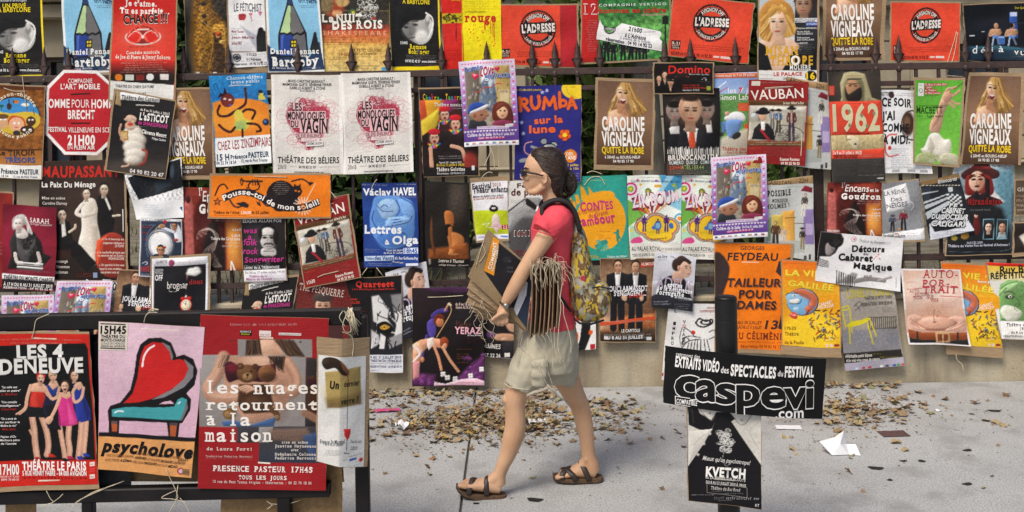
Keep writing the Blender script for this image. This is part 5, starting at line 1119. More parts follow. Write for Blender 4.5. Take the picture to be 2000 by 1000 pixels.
def d_incense():
 p=N(B5,[104,138,418,132,415,441,97,441],'6e2a22'); p.vol=0.17
 p.g(97,130,420,300,'7e2c22','9c3c2a','x'); p.p([420,130,420,441,330,441,330,200,380,130],'7a2a1e',S=20); p.p([106,441,108,200,124,172,140,172,154,200,160,441],'b8605a',S=10); p.p([160,441,158,260,170,200,200,170,330,180,330,441],'4a1814',S=14); p.n(.12,50,4)
 p.p([330,260,418,250,418,441,332,441],'b56a2e',S=22); p.e(370,350,30,60,'e8a048',S=30); p.e(128,182,14,14,'3a1210'); p.p([220,441,200,360,240,270,280,262,320,380,320,441],'1d1212',S=8); p.e(262,256,12,14,'1d1212')
 for i in range(12):
  o=i*5; p.l([172+o,330-o*.4,184+o,300-o*.2,240+o*.5,286+o*.3,290-o*.3,320+o*.6,200+o*1.2,380,260+o*.8,430],2,'cdb8ae',.55)
 p.l([352,441,356,410,372,441],7,'f0ece8'); p.p([104,405,176,406,176,441,102,441],'c8a098',.35)
 p.t("l'",186,138,206,166,'f2ebe6',1,sf=1); p.t('Encens',204,148,338,188,'f2ebe6',1,jit=.6,sh=.2); p.t('et le',346,168,396,188,'f2ebe6',3); p.t('Goudron',186,200,412,231,'f2ebe6',5,sf=1); p.k_(274,236,412,264,2,'e8d8d0',al='r'); p.t('du 8 au 31',366,284,412,293,'eee',2); p.t('à 15h15',362,306,408,316,'eee',3); p.t('Théâtre des Corps Saints',250,318,408,329,'f2ebe6',3); p.k_(306,332,408,358,2,'ddd',al='r'); p.t('Réservations',104,408,172,420,'eee',2); p.k_(104,424,176,436,1,'ddd'); return p
def d_cat():
 p=N(B2,[40,96,720,94,724,334,32,334],'ee7f1a')
 p.n(.02,60,2); K='20171c'
 p.e(438,208,84,84,K); p.e(526,188,34,34,K); p.p([510,166,516,142,532,158],K); p.p([534,158,552,144,550,178],K); p.e(522,184,9,4,'ee7f1a'); p.e(542,188,7,4,'ee7f1a'); p.p([480,160,540,230,500,290,400,290],K,sm=1)
 p.l([60,210,80,160,110,146,130,172],9,K); p.l([140,226,170,268,200,276,216,262],9,K); p.p([180,254,230,244,258,262,250,280,210,272],K); p.l([500,130,560,118,600,140],9,K); p.p([590,134,630,136,604,158],K)
 p.e(212,130,9,22,K); p.e(212,130,4,14,'ee7f1a'); p.l([216,122,240,128,330,128],9,K,sm=0); p.l([270,126,250,150,260,176,300,176,314,152,300,128],8,K); p.l([276,118,276,150],6,K); p.l([290,118,290,150],6,K); p.l([304,118,304,150],6,K); p.l([246,180,240,160],5,K)
 p.star(76,246,27,K); p.star(76,246,16,'c9641a'); p.p([296,240,322,256,320,270,306,262],K); p.l([316,240,324,270],4,K); p.l([330,240,360,270,384,262],8,K)
 p.l([568,270,636,142],5,'f2c9a8',sm=0)
 for i in range(18):
  q=i*.349; p.l([568+22*math.cos(q),272+22*math.sin(q),568+56*math.cos(q),272+52*math.sin(q)],5,'f4e2d0',sm=0)
 up=[98,206,180,174,260,176,340,206,420,248,500,264,580,256,656,228]; dn=[668,266,590,296,500,304,410,290,330,244,260,214,190,212,116,246]
 p.p([c for P in (cat(pairs(up),5),cat(pairs(dn),5))for q in P for c in q],K)
 p.t('Pousse-toi de mon soleil!',0,0,1,30,'f6efe8',3,path=[c for q in cat(pairs([112,240,190,206,260,208,340,240,410,278,500,294,590,286,664,258]),5)for c in q]); p.ring(568,276,7,13,'ee7f1a')
 p.t('Théâtre de l’Alizé',52,298,202,314,'3a2014',2); p.t('12h30',214,298,268,314,'f8efe6',3); p.t('8–25 juillet',274,298,370,314,'3a2014',2); p.k_(54,318,240,328,1,'5a3014'); p.k_(266,318,370,328,1,'f8efe6')
 for i in range(7):p.k_(388+abs(i-3)*8,132+i*11,492-abs(i-3)*8,141+i*11,1,'e9dcd0',.8)
 return p
def d_moustache():
 p=N(B2,[210,346,460,344,470,698,228,706],'1d191b'); p.vol=0.22
 p.g(205,340,475,640,'2a2527','171415'); p.e(330,470,80,130,'3a3638',.8,S=60); p.p([300,620,310,560,340,540,400,540,440,570,466,630,460,640,300,640],'121011',S=6); p.p([330,516,400,512,412,550,372,560,330,552],'cfcbc8',S=6,sm=1); p.l([340,530,400,530],5,'6a6664'); p.p([356,556,376,556,384,640,350,640],'3a3637',S=5)
 p.e(366,432,54,60,'141011',S=6); p.e(366,460,46,62,'c8c3c0',S=6); p.e(362,424,40,30,'dedad6',S=10); p.e(396,470,18,50,'7a7573',.7,S=16); p.e(410,450,16,44,'161213',S=6); p.e(320,430,12,34,'161213',S=6)
 for x in (346,386):p.e(x,452,13,7,'2a2526',S=4); p.l([x-15,439,x+14,438],6,'2a2526')
 p.l([366,452,362,478,372,482],5,'8a8583',.9); p.l([342,494,354,486,366,490,380,486,394,494],8,'1c1819'); p.l([354,502,380,502],4,'7a6a68'); p.e(366,516,20,8,'9a9593',.6,S=8)
 p.p([222,640,466,632,470,700,226,706],'e6e2e8'); p.t('EDGAR ALLAN POE',220,348,442,365,'e8e4e4',2,rot=-.5)
 for t,x0,x1,y in (('was',222,300,392),('a',246,270,430),('folk',222,302,462),('rock',222,306,512),('Songwriter',232,456,562)):p.t(t,x0,y,x1,y+32,'c63a8e',2,jit=.5,sh=.15,rot=-1)
 p.k_(230,606,360,616,1,'eee'); p.t("LIVIN' IN A TREEHOUSE",232,618,430,632,'f2eef0',2,rot=-1); p.t('Du 08 au 17 juillet inclus, 19h30',232,646,458,658,'8a8690',0,rot=-1); p.t('Théâtre de la',254,666,358,679,'b05a9a',1,rot=-1); p.t('Maison de l’Avocat',238,682,386,696,'b05a9a',1,rot=-1); p.k_(392,684,462,694,1,'88a'); return p
def d_havel():
 p=N(B2,[902,140,1218,136,1232,614,918,624],'22418e'); p.vol=0.22
 p.g(900,136,1235,300,'1c3478','2a4c9c'); p.p([960,280,980,220,1060,210,1140,220,1200,260,1206,380,1180,480,1040,520,960,430,946,340],'5f8fd2',S=8,sm=1); p.p([990,270,1040,230,1090,240,1110,290,1080,330,1020,340],'9cc0ea',S=10,sm=1); p.p([1050,340,1130,330,1190,320,1180,360,1100,390,1040,390],'8fb6e6',S=8,sm=1); p.p([1110,230,1190,260,1196,330,1140,320],'7aa6de',S=10,sm=1); p.p([990,420,1100,400,1160,440,1120,500,1020,490],'4a78c0',S=12,sm=1)
 for q in ([990,270,1020,300,1080,300],[1010,280,1030,264,1050,276],[970,300,960,350,990,400,1050,430],[1040,390,1100,380,1170,360,1190,330],[1100,240,1120,290,1096,330],[1120,220,1200,270,1204,380],[1070,350,1120,345],[1080,365,1130,358],[1010,440,1080,410,1150,430],[960,440,1030,510,1120,520]):p.l(q,5,'1d3a80',.9)
 p.sc(1070,370,110,130,20,'3a68b4',2,4,a=.6)
 p.k_(904,144,1050,158,1,'dde'); p.k_(1098,140,1212,152,1,'dde'); p.t('Václav',910,174,1070,211,'f2f4f8',4,rot=-1); p.t('HAVEL',1082,168,1214,208,'f2f4f8',5,rot=-1); p.k_(1090,212,1214,224,1,'ccd')
 p.t('Lettres',918,384,1130,430,'eef2f8',4,rot=-1); p.t('à',1036,464,1062,490,'eef2f8',4); p.t('Olga',1078,444,1226,488,'eef2f8',4,rot=-1); p.k_(922,516,1014,540,3,'ccd',al='l'); p.t('Tous les jours',1044,518,1138,530,'eef2f8',3,rot=-1); p.t('du 8 au 31 juillet',1030,534,1138,545,'eef2f8',3,rot=-1); p.tri([1142,512,1226,509,1227,542,1143,545],'dfe8f8'); p.t('18h45',1148,514,1222,540,'2a55b0',3)
 p.tri([920,560,1088,553,1089,582,921,588],'c8d8f0'); p.t('Théâtre',926,564,974,580,'2a4a90',1); p.t('des Vents',978,558,1084,580,'2a4a90',3); p.t('63, Rue Guillaume Puy',1094,562,1226,577,'eef2f8',3); p.k_(924,596,1090,616,2,'dde'); p.tri([1156,600,1228,597,1228,611,1156,614],'dfe4ee'); p.l([1080,590,1140,598],4,'d8cba8'); return p
def d_crouch():
 p=N(B3,[92,140,336,146,344,612,104,620],'1c1714'); p.vol=0.33
 p.g(90,140,345,400,'26211d','161210'); p.e(280,260,50,130,'4a4038',.8,S=50); p.p([110,520,340,490,344,580,106,580],'7d431d',S=18); p.n(.1,30,3)
 p.p([200,310,230,298,252,320,256,372,240,410,236,480,226,480,210,390],'a8632e',S=6,sm=1); p.p([206,380,240,380,236,440,206,430],'120d0b',S=6,sm=1); p.l([236,400,238,470,240,530],22,'b06a34'); p.p([224,540,240,516,282,546,230,552],'c07a40',sm=1); p.p([246,420,300,436,316,470,300,500,250,510,246,470],'b8713a',S=8,sm=1); p.p([130,330,140,480,150,520,136,540,120,420],'5f3318',S=8,sm=1); p.p([250,500,330,480,336,540,250,540],'8a4a20',S=10)
 p.r(100,574,345,625,'15110f'); p.t('Lettres à Thomas',166,576,310,594,'e6dcd0',1,sh=.3,jit=.3); p.t('collège d’annecy - 15 heures',168,604,338,614,'ccc2b6',1); p.p([108,576,122,574,124,604,112,610],'8a8278',S=4); return p
def d_fest():
 p=N(B3,[352,138,562,124,566,456,384,470],'eceaee'); p.vol=0.17
 p.p([364,298,564,294,566,430,378,436],'b9c81e'); p.e(496,356,22,40,'dccac6'); p.p([470,380,500,360,530,384,520,402,480,400],'e2bcc0',sm=1); p.p([484,396,514,396,504,425,496,425],'e6c6c8'); p.e(484,288,26,18,'1c1a1c'); p.p([462,270,484,262,506,276,490,290],'1c1a1c'); p.e(484,284,12,6,'e8e0d8'); p.l([410,380,460,370,440,390,490,396],3,'eeeae0'); p.l([478,250,484,266,492,252],4,'ddd')
 p.t('Festival',360,146,468,178,'2c2c36',2,rot=-6); p.t('2010',476,140,524,160,'a86a4a',1,rot=-4); p.t("Théâtr'enfants",364,170,566,200,'2c2c36',3,rot=-4); p.t('et tout public',510,182,566,192,'667',1); p.k_(366,212,440,220,1,'667'); p.t('Maison du théâtre pour enfants',366,212,540,226,'4a4a56',1,rot=-4); p.t('du mercredi 7 au samedi 24 juillet',368,226,540,238,'b0503c',1,rot=-4)
 p.tri([528,380,566,376,566,402,530,406],'a8342c'); p.t('2,5',536,382,560,400,'e8d8d0',1); p.r(390,446,450,456,'b8b0cc'); p.r(520,440,564,450,'5a7ac8'); return p
def d_jacket():
 p=N(B3,[566,126,850,128,850,570,566,576],'e4e1dc'); p.vol=0.22
 p.p([566,290,664,224,740,222,850,290,850,576,566,576],'8a8888',S=8); p.p([566,420,640,330,760,340,700,470,640,576,566,576],'4b494a',S=26); p.p([566,300,650,240,700,290,620,360,566,400],'a9a7a6',S=18); p.p([664,236,676,226,730,268,724,300,668,264],'1c1a1b'); p.p([734,270,720,300,760,310,790,260],'efece8'); p.p([566,296,662,228,664,234,566,306],'2a2829'); p.n(.12,14,3,(566,230,850,576))
 p.t('Fe',616,142,668,166,'5a2420',4); p.t('de plume',582,172,800,210,'5a2420',3); p.k_(574,236,660,254,2,'aaa'); p.t('16H15',600,412,720,444,'efeae4',5); p.t('16H15',602,414,718,442,'6a2420',3); p.t("L'ATELIER",578,526,700,556,'6a2420',4); return p
def d_contes():
 p=N(B3,[900,106,1246,90,1258,572,930,590],'2f9c8c')
 p.n(.03,40,2); p.e(1100,356,142,168,'efa51f'); p.p([930,480,980,470,1060,520,1090,520,1090,600,930,600],'2f9c8c'); p.p([1060,500,1100,470,1130,460,1140,480,1120,500,1080,540],'2f8878'); p.sc(1096,500,40,30,16,'3fa898',4,3)
 for q in ([986,240,980,150,1000,170,1030,230],[930,260,920,220,950,250,960,290],[1030,210,1026,160,1060,205],[960,270,950,210,966,205,980,250]):p.p(q,'efa51f')
 p.p([1086,204,1090,186,1130,182,1160,186,1180,206,1160,214,1150,204,1110,206,1100,216],'efa51f',sm=1); p.p([1188,470,1186,430,1160,424,1186,418,1192,402,1204,404,1206,440,1220,466,1204,456,1196,490],'2f8878')
 p.t('CONTES',980,256,1168,302,'c92c7a',3,jit=.7,rot=-5); p.t('et murmures',962,300,1086,326,'d06a3a',1,jit=.5,rot=-13); p.t('du Grand',1028,318,1138,342,'c94a4a',1,jit=.5,rot=-14); p.t('tambour',968,338,1182,392,'c92c7a',3,jit=.6,rot=-9); p.k_(1090,410,1150,420,1,'b8641c'); p.k_(1080,432,1160,460,3,'c06a20'); p.t('Théâtre des Béliers',1132,555,1248,567,'e8f2ee',2,rot=-2); p.l([960,130,1230,112],2,'d8b860',.6); p.k_(1150,572,1250,580,1,'ccd'); p.t('en juillet',1030,545,1084,566,'c9a820',1,rot=8); return p
def d_boum():
 p=N(B4,[70,96,385,92,380,574,90,576],'e9efe6')
 p.p([70,230,200,300,70,400],'6fb04a',S=6); p.p([250,92,390,92,385,160,300,220],'4a9cc8',S=6); p.p([300,92,345,92,250,220,230,220],'9ccbe0',S=6); p.p([385,300,300,260,385,220],'8cc4de',S=6); p.p([180,400,120,480,90,480,90,380],'a9d4b4',S=8)
 for q,c in (([210,330,110,280,130,260],'b8402c'),([212,330,150,270,180,250],'e0802c'),([214,330,200,250,232,240],'8a2c3c'),([216,330,250,250,290,240],'c8502c'),([218,330,300,250,340,232],'d8a04a'),([220,330,340,240,372,216],'7a2c3c')):p.p(q,c)
 for r_,c in ((38,'d0307a'),(27,'f0e0e6'),(18,'7ab83a'),(9,'e8d030')):p.e(92,172,r_,r_,c)
 for r_,c in ((28,'7a6ab8'),(19,'f0c030'),(11,'d03a6a')):p.e(128,236,r_,r_,c)
 for r_,c in ((30,'4aa8d0'),(20,'f0e8d0'),(12,'e8902c')):p.e(374,342,r_,r_,c)
 for x,y,r_,c in ((132,124,10,'d84a8a'),(150,150,12,'e8b030'),(240,128,12,'9a5ab8'),(255,110,8,'e8d030'),(306,200,12,'d84a8a'),(100,410,12,'e8c030'),(340,150,14,'e8c82c')):p.star(x,y,r_,c,6,.5)
 p.p([176,182,194,170,212,184,206,212,184,214],'5a7a3a',sm=1); p.e(192,192,9,11,'c8a84a'); p.r(228,148,270,166,'d8a83c'); p.l([330,200,350,180,350,150,330,146],8,'8ab83a')
 for sc_,c in ((1.0,'6a3a7a'),(.93,'e8c22c'),(.86,'4aa0c8'),(.79,'d8502c'),(.7,'f0c82c')):
  for x,y,a,b in ((180,390,66,54),(240,370,70,60),(310,390,66,56),(230,430,70,46),(290,440,60,42)):p.e(x,y,a*sc_,b*sc_,c)
 for x,y,h in ((172,326,90),(250,344,84),(300,322,94)):p.fig(x,y,h,'4a2a72','4a2a72','4a2a72','4a2a72',1.4)
 p.e(250,384,22,24,'3a6ab8'); p.e(250,384,15,17,'8ab8e0'); p.e(226,396,12,12,'4a7ac0'); p.p([312,380,330,366,342,392,324,402],'3a6ab8',sm=1); p.r(185,420,300,424,'c8a01c'); p.l([140,300,160,330,130,350,130,384],5,'8a3a2c'); p.p([110,455,150,450,160,480,96,482],'d84a8a',sm=1)
 p.p([88,484,382,480,380,576,90,576],'e6e4dc'); p.k_(150,106,300,114,1,'556'); p.t('Concert détonant pour les enfants dès 3 ans',94,120,372,134,'3a4a6a',0,rot=.3)
 p.t("ZIK'BOUM",94,220,370,290,'7a2a3c',5,jit=.7,rot=-9); p.t("ZIK'BOUM",98,216,368,284,'f0d8e4',3,jit=.7,rot=-9); p.t('Du 23 à moitié 2F',208,456,300,466,'6a4a1c',1,rot=-4)
 p.t('AU PALAIS ROYAL',96,504,266,528,'3a3834',1); p.t('EX ROUGE GORGE',268,510,380,524,'6a6660',0); p.k_(150,530,300,538,1,'b05040'); p.t('TOUS LES JOURS À 11H',100,544,226,560,'3a3834',1); p.k_(230,546,370,566,2,'666'); return p
def d_snow():
 p=N(B5,[418,142,628,120,662,462,418,472],'87898d'); p.vol=0.28
 p.n(.04,30,2); p.p([426,180,556,138,584,276,446,308],'e9e8ea'); p.p([540,270,574,240,600,258,590,300,560,290],'9a9ca0',sm=1); p.l([560,250,580,246,598,262,586,294],3,'e2e2e4'); p.p([416,432,660,396,664,470,416,476],'e6e6ea')
 for x,y,h,c,sk in ((476,322,90,'45485a','c8b0a0'),(540,292,112,'7a2430','e0b8a0')):p.fig(x,y,h,c,'202024',sk,'3a2a22',1.7); p.n(.16,10,4,(x-30,y+16,x+30,y+60))
 p.e(476,326,15,8,'4a4650'); p.e(518,404,8,8,'c8843c'); p.l([500,350,524,345],5,'7a2430')
 p.t('LA REINE',428,190,552,214,'4a4c56',0,jit=.9,rot=-10); p.t('DES',466,228,532,246,'3a3c4c',0,jit=.9,rot=-6); p.t('NEIGES',442,260,562,286,'4a4c56',0,jit=.9,rot=-8); p.t('Festival',424,432,484,452,'3a3a42',1,rot=-6); p.t("Théâtr'enfants",424,446,550,466,'3a3a42',1,rot=-8); p.k_(556,420,620,444,2,'778'); p.r(490,426,510,434,'c88a4a'); return p
def d_cabinet():
 p=N(B5,[632,134,852,82,948,416,690,470],'20242a')
 p.p([632,132,850,84,862,110,640,156],'8a6c46'); p.p([640,170,700,160,690,240,660,260],'303840'); p.p([800,160,836,166,900,230,800,240],'2a3034')
 for q in ([650,250,790,200,792,206,652,262],[656,270,800,216,802,228,664,292],[664,310,800,240,806,262,676,350],[640,200,740,180,742,184,640,210],[690,380,800,280,830,300,720,400]):p.p(q,'cfd6da',.9)
 for i in range(6):
  for j in range(6):
   if (i+j)%2==0:x=790+i*13+j*2; y=200+j*11+i*1; p.r(x,y,x+13,y+11,'dfe2e4')
 p.p([796,164,822,162,824,188,800,190],'d8dcde'); p.k_(798,166,822,188,3,'222'); p.p([690,372,900,330,946,410,692,468],'d8dbe4'); p.p([700,380,880,350,900,390,720,420],'20242a')
 p.t('Rhinocéros',736,120,842,142,'d8d8d4',2,jit=.6,sh=.3,rot=-10)
 for t,x0,x1,y in (('LE',800,850,252),('CABINET',756,892,278),('DU DOCTEUR',700,912,312),('CALIGARI',694,892,352)):p.t(t,x0,y,x1,y+34,'11141a',5,jit=.4,sh=.2,rot=2); p.t(t,x0+2,y+3,x1-2,y+31,'e6e8ea',3,jit=.4,sh=.2,rot=2)
 p.k_(780,412,930,436,2,'556'); p.k_(700,432,780,454,2,'667'); p.l([632,156,700,152,862,152],3,'ded6c0'); return p
def d_witch():
 p=N(B5,[830,0,1172,-12,1166,545,784,550],'23262b'); p.vol=0.25
 p.g(784,-12,1172,200,'d9dde2','6f8894'); p.p([1060,60,1172,60,1172,545,1060,300],'5c8494',S=40); p.p([790,260,1000,240,1100,280,1160,420,1166,545,784,545],'1c1d20',S=30); p.p([890,200,1050,180,1120,250,900,260],'d8d4d0',S=10); p.n(.1,40,3)
 p.p([868,90,900,60,940,40,930,10,960,-12,1040,-8,1066,10,1030,20,1040,50,1080,70,1086,100,1050,116,1000,100,940,96,890,116],'46201f',sm=1); p.p([930,40,1036,44,1040,62,928,60],'7a2a26'); p.p([900,100,940,90,1000,90,1040,110,1056,180,1040,210,1000,200,920,210,896,190],'7a211c',S=5,sm=1); p.p([1000,100,1030,120,1034,200,1010,200],'1c1416',S=6)
 p.e(960,128,44,58,'e0b8a0',S=6); p.e(985,140,18,50,'b06a50',.6,S=18); p.p([916,90,1000,84,1004,110,960,82,918,120],'5a1c1a')
 for x in (942,980):p.e(x,118,13,6,'16181a',S=3); p.l([x-16,104,x+14,98],5,'241a18')
 p.l([962,120,958,146,968,150],4,'b0785e'); p.e(962,158,14,7,'4a2420')
 p.p([900,230,940,205,960,180,975,205,1020,190,1040,215,1096,235,1108,256,1040,270,940,280,905,262],'1a1416',sm=0); p.t('Mirandoise',908,226,1096,262,'8a1c1c',5,sf=1,jit=.3); p.k_(920,286,1036,302,1,'bbb')
 p.p([940,400,946,330,960,316,972,340,980,400,960,440],'5a1c1c',sm=1); p.e(956,324,10,14,'d8b09a'); p.e(958,314,11,10,'1c1416')
 for x,sk,hr in ((1028,'dfc2ae','15100f'),(1106,'c89a7c','2a1c14')):
  p.r(x-32,346,x+32,462,'7fb0c0'); p.r(x-29,350,x+29,459,'2a3238'); p.p([x-26,459,x-18,420,x+18,420,x+26,459],'8fa4ac' if x>1060 else '1a1416'); p.face(x,392,28,sk,hr,0,'bob' if x<1060 else 'short')
 p.e(890,440,24,20,'b88a30',.8); p.e(830,452,18,14,'c8b040',.8); p.p([800,20,860,0,950,10,930,40,840,46],'c8b8a0',.7,S=8); p.t('Pour les 6 à 77 ans !',1046,36,1162,45,'334',1)
 p.t('SUCCÈS 2009',900,474,994,486,'ccd',2); p.t('Théâtre du Verbe Fou au festival d’Avignon !',794,490,1150,504,'ccd',2,rot=-.6); p.l([800,530,1150,522,1158,400],3,'6a7a84',.7); return p
def d_stripes():
 p=N(B5,[62,417,536,455,520,762,32,700],'e6e5e6'); p.vol=0.22
 p.p([62,417,180,427,196,460,170,500,150,540,120,560,60,560,40,640],'1a1718',S=6,sm=0); p.p([96,490,136,480,148,520,124,552,96,548],'8f8886',S=8,sm=1); p.e(150,470,44,38,'171415',S=6); p.sc(160,466,30,28,16,'2e2a2a',4,4); p.l([128,516,142,530,128,546],5,'4a4443')
 for i in range(9):p.l([160+i*13,640+i*5,156+i*13,724],6,'26221f',sm=0)
 for i in range(5):p.l([44,570+i*10,110,590+i*8],4,'2a2625',sm=0)
 p.p([150,712,250,650,280,660,260,712],'3a3635',.5,S=10); p.l([270,700,340,690,430,700],26,'8a8483'); p.l([400,700,470,680],14,'a09a98')
 p.e(252,458,17,16,'c48a94',hole=4); p.p([244,452,262,456,254,468],'b0606e'); p.t('Théâtre du Rempart',284,460,430,476,'8a8a90',0,rot=5); p.k_(340,476,470,492,2,'889')
 for t,x0,x1,y0,y1,r_ in (('Détours',242,432,496,530,2),('au',312,340,536,552,3),('Cabaret',168,366,542,578,3),('Magique',256,476,592,628,4)):p.t(t,x0,y0,x1,y1,'1b191a',5 if t!='au' else 2,jit=.6,rot=r_)
 for x,y in ((398,550),(384,562),(406,574),(376,574)):p.star(x,y,6,'c8302c')
 p.k_(180,580,250,588,1,'c88'); p.k_(370,640,440,656,2,'a88'); p.t('40L00',314,668,362,680,'222',3,jit=.4); p.l([500,680,496,740],3,'99a'); return p
put(d_trio(),'large dark poster of a woman in white between two men in tailcoats',1.4,board=(0,0,4,2))
put(d_plate(),'dark red poster of a pale woman in black holding a stack of plates',3)
p=N(FF,[-30,375,26,378,24,560,-30,560],'8c2420'); p.k_(-20,470,18,500,4,'d8a098')
put(p,'edge of a dull red poster sticking out behind the dark red plate poster',1,board=(0,3,2,0))
put(d_night(),'creased white sheet with a black night photo below the grub costume poster',2.6,nz=.005,curl=(.006,0))
put(d_mirror(),'dark blue poster of a face in an oval mirror',3)
P_IN=d_incense(); GI='dark red posters with a swirl of fine white lines'
put(P_IN,'dark red swirling smoke poster left of the pink and black moustache poster',2,[359,366,472,366,475,527,359,527],group=GI)
put(d_cat(),'orange landscape poster of a black cat playing a horn',5,board=(4,4,1,3),twine=[[644,372,650,378,656,386],[498,344,530,345,562,346]])
put(d_moustache(),'black poster of a man with a moustache beside pink handwriting',3,board=(1,0,1,1))
put(P_FO,'leaning dark red tricorne hat poster below the orange cat poster',4,[572,402,678,380,702,540,596,562],board=(2,1,3,2),group=GF,twine=[[621,541,632,536,645,533,662,529],[645,372,652,380,658,388]])
put(d_havel(),'blue poster of a curled up sleeping figure with white lettering',3,twine=[[726,368,732,356,737,350],[718,522,708,536],[736,522,750,540]])
put(d_crouch(),'very dark curled poster of a crouching golden-skinned figure',2.4,board=(2,3,2,2),curl=(-.012,0),boardmat=M_BLACK)
put(d_fest(),'white and lime green poster of a ballet dancer with a mask',2.4,board=(2,9,1,4),curl=(.006,0),twine=[[940,350,946,341,955,336,962,338]])
put(d_jacket(),'white poster of a grey jacket with a high collar behind the walking woman',2)
put(d_contes(),'turquoise poster with a big orange drum disc and pink lettering',1.2,twine=[[1141,362,1154,347,1172,346,1182,362],[1146,338,1158,334,1176,340]])
P_ZK=d_boum(); GZ='colourful cartoon band posters'
put(P_ZK,'colourful cartoon band poster next to the turquoise drum poster',1.6,group=GZ)
put(P_ZK,'colourful cartoon band poster tucked behind the purple two-doll poster',1.3,[1330,342,1437,344,1430,507,1329,507],group=GZ)
put(P_LV,'purple-edged two-doll poster over the second cartoon band poster',5,[1387,308,1495,300,1500,461,1393,469],group=GV)
put(P_DE,'pale cartoon detective poster with a brown handwritten top strip, right of the purple two-doll poster',2,group=GD)
put(P_IN,'dark red swirling smoke poster below the red and brown headscarf poster',2,group=GI)
put(d_snow(),'grey poster of two children in the snow',2.6,board=(0,2,1,4))
put(d_cabinet(),'tilted black and white poster with a checkered floor',3.6,nz=.003,curl=(.006,0))
put(d_witch(),'large poster of a red haired woman in a tall witch hat',2,board=(2,0,2,2))
p=N(FF,[1983,352,2060,352,2060,418,1981,418],'5a4a3c'); p.t('GILGAMESH',1986,366,2050,373,'ddd0be',1); p.k_(1984,378,2040,414,4,'cbb9a2',al='l')
put(p,'brown poster with pale lettering cut off by the right edge of the picture',2.4,board=(2,2,2,2))
p=N(FF,[1980,436,2070,436,2070,488,1980,494],'2a2320'); p.p([1990,462,2010,450,2030,470,2000,482],'d8cfc2',S=4)
put(p,'small dark poster on cardboard at the right edge of the picture',2.4,board=(3,2,2,8))
put(d_stripes(),'white landscape poster of a curly haired man in a striped shirt',4,nz=.004,curl=(.004,.004))
# ---------------------------------------------------------------- lowest row of the fence
def d_duo():
 p=N(FF,[1172,505,1280,505,1280,667,1172,665],'6a4632'); p.vol=0.25
 p.g(1172,505,1280,560,'5a3c2a','9a7a5c'); p.e(1226,560,60,40,'a88a68',.6,S=40); p.g(1172,620,1280,668,'8a6a4e','241c18'); p.p([1172,620,1280,612,1280,640,1172,648],'b06a3c',S=6); p.n(.1,14,3)
 p.p([1172,600,1190,580,1200,640,1172,646],'c8b09a',.6,S=6)
 for x,y,q in ((1206,508,.3),(1241,510,-.3)):
  p.p([x-22,y+28,x,y+20,x+22,y+28,x+22,y+76,x+14,y+84,x-14,y+84,x-22,y+74],'17171c',S=1.4); p.p([x-6,y+22,x+6,y+22,x+4,y+50,x-3,y+50],'e8e6e6',S=1.2)
  for k in (-1,1):p.l([x+k*7,y+78,x+k*8,y+132],13,'19191e',sm=0)
  p.face(x,y+10,11.5,'d0a080','1c1512',q); p.e(x+12,y+72,4,6,'d0a888'); p.e(x-20,y+72,4,6,'d0a888')
 p.tri([1250,514,1279,511,1279,519,1250,522],'c03a28'); p.t('HUMOUR',1252,513,1278,519,'f0d8d0',3,rot=-4); p.t('JOUCLA&MASSOT',1186,558,1265,568,'eeecf0',3); p.t("S'ENGAGENT...",1199,568,1262,577,'eeecf0',3); p.t('en Avignon!',1228,574,1256,582,'c83a2c',1,jit=.5,rot=-8)
 p.tri([1172,629,1280,617,1280,623,1172,636],'c8502c'); p.k_(1175,624,1276,630,1,'f0d8c8'); p.t('LE CAPITOLE',1214,642,1250,648,'e8e4e0',3); p.k_(1180,650,1272,662,2,'ccc'); p.t('DU 8 AU 31 JUILLET',1180,655,1256,661,'eee',2); p.r(1180,656,1188,662,'e0d0d0'); p.r(1262,658,1272,664,'ddd'); return p
def d_clock():
 p=N(B1,[872,574,1200,556,1196,940,880,945],'15141a'); p.vol=0.28
 p.p([872,572,1200,556,1200,602,872,620],'e4e3ea'); p.p([872,610,886,610,890,945,878,945],'e0dfe6'); p.p([1184,600,1200,598,1198,945,1182,945],'e0dfe6'); p.n(.06,20,2,(886,610,1184,940))
 p.t('LAURETTE',896,586,960,602,'554a50',1,rot=-3); p.k_(900,604,956,612,1,'667'); p.p([970,586,984,578,1000,586,1002,604,984,616,968,606],'8a3a5a',sm=1); p.k_(1006,588,1170,606,2,'667')
 p.t('AVIGNON',892,632,936,646,'ccc',1); p.t('FESTIVAL',892,648,938,662,'ccc',1); p.t('OFF',892,668,936,698,'e6e4e4',3)
 for x,y,a in ((1100,640,22),(1130,636,24),(1090,656,18),(1120,656,24),(1142,650,16)):p.e(x,y,a,a*.7,'dfe0da',S=10)
 p.t('brognar',964,702,1082,742,'d8d4d0',1,jit=.6,rot=-1); p.t('dises',1090,692,1166,722,'a8302c',1,jit=.6,rot=-3); p.l([980,730,976,756,1010,760,1024,744],3,'d8d4d0'); p.l([1078,660,1070,780],2,'c88')
 for x in (1052,1088):p.e(x,800,13,10,'c0281f'); p.l([x,860,x+(6 if x>1070 else-6),874],6,'c0281f')
 p.e(1070,790,6,8,'d8c8c0'); p.e(1070,838,34,36,'c0281f'); p.e(1070,838,28,30,'f0e6c4'); p.l([1070,838,1070,818],4,'222'); p.l([1070,838,1058,826],4,'222')
 for i in range(12):p.e(1070+22*math.cos(i*.5236),838+24*math.sin(i*.5236),2.4,2.4,'333')
 return p
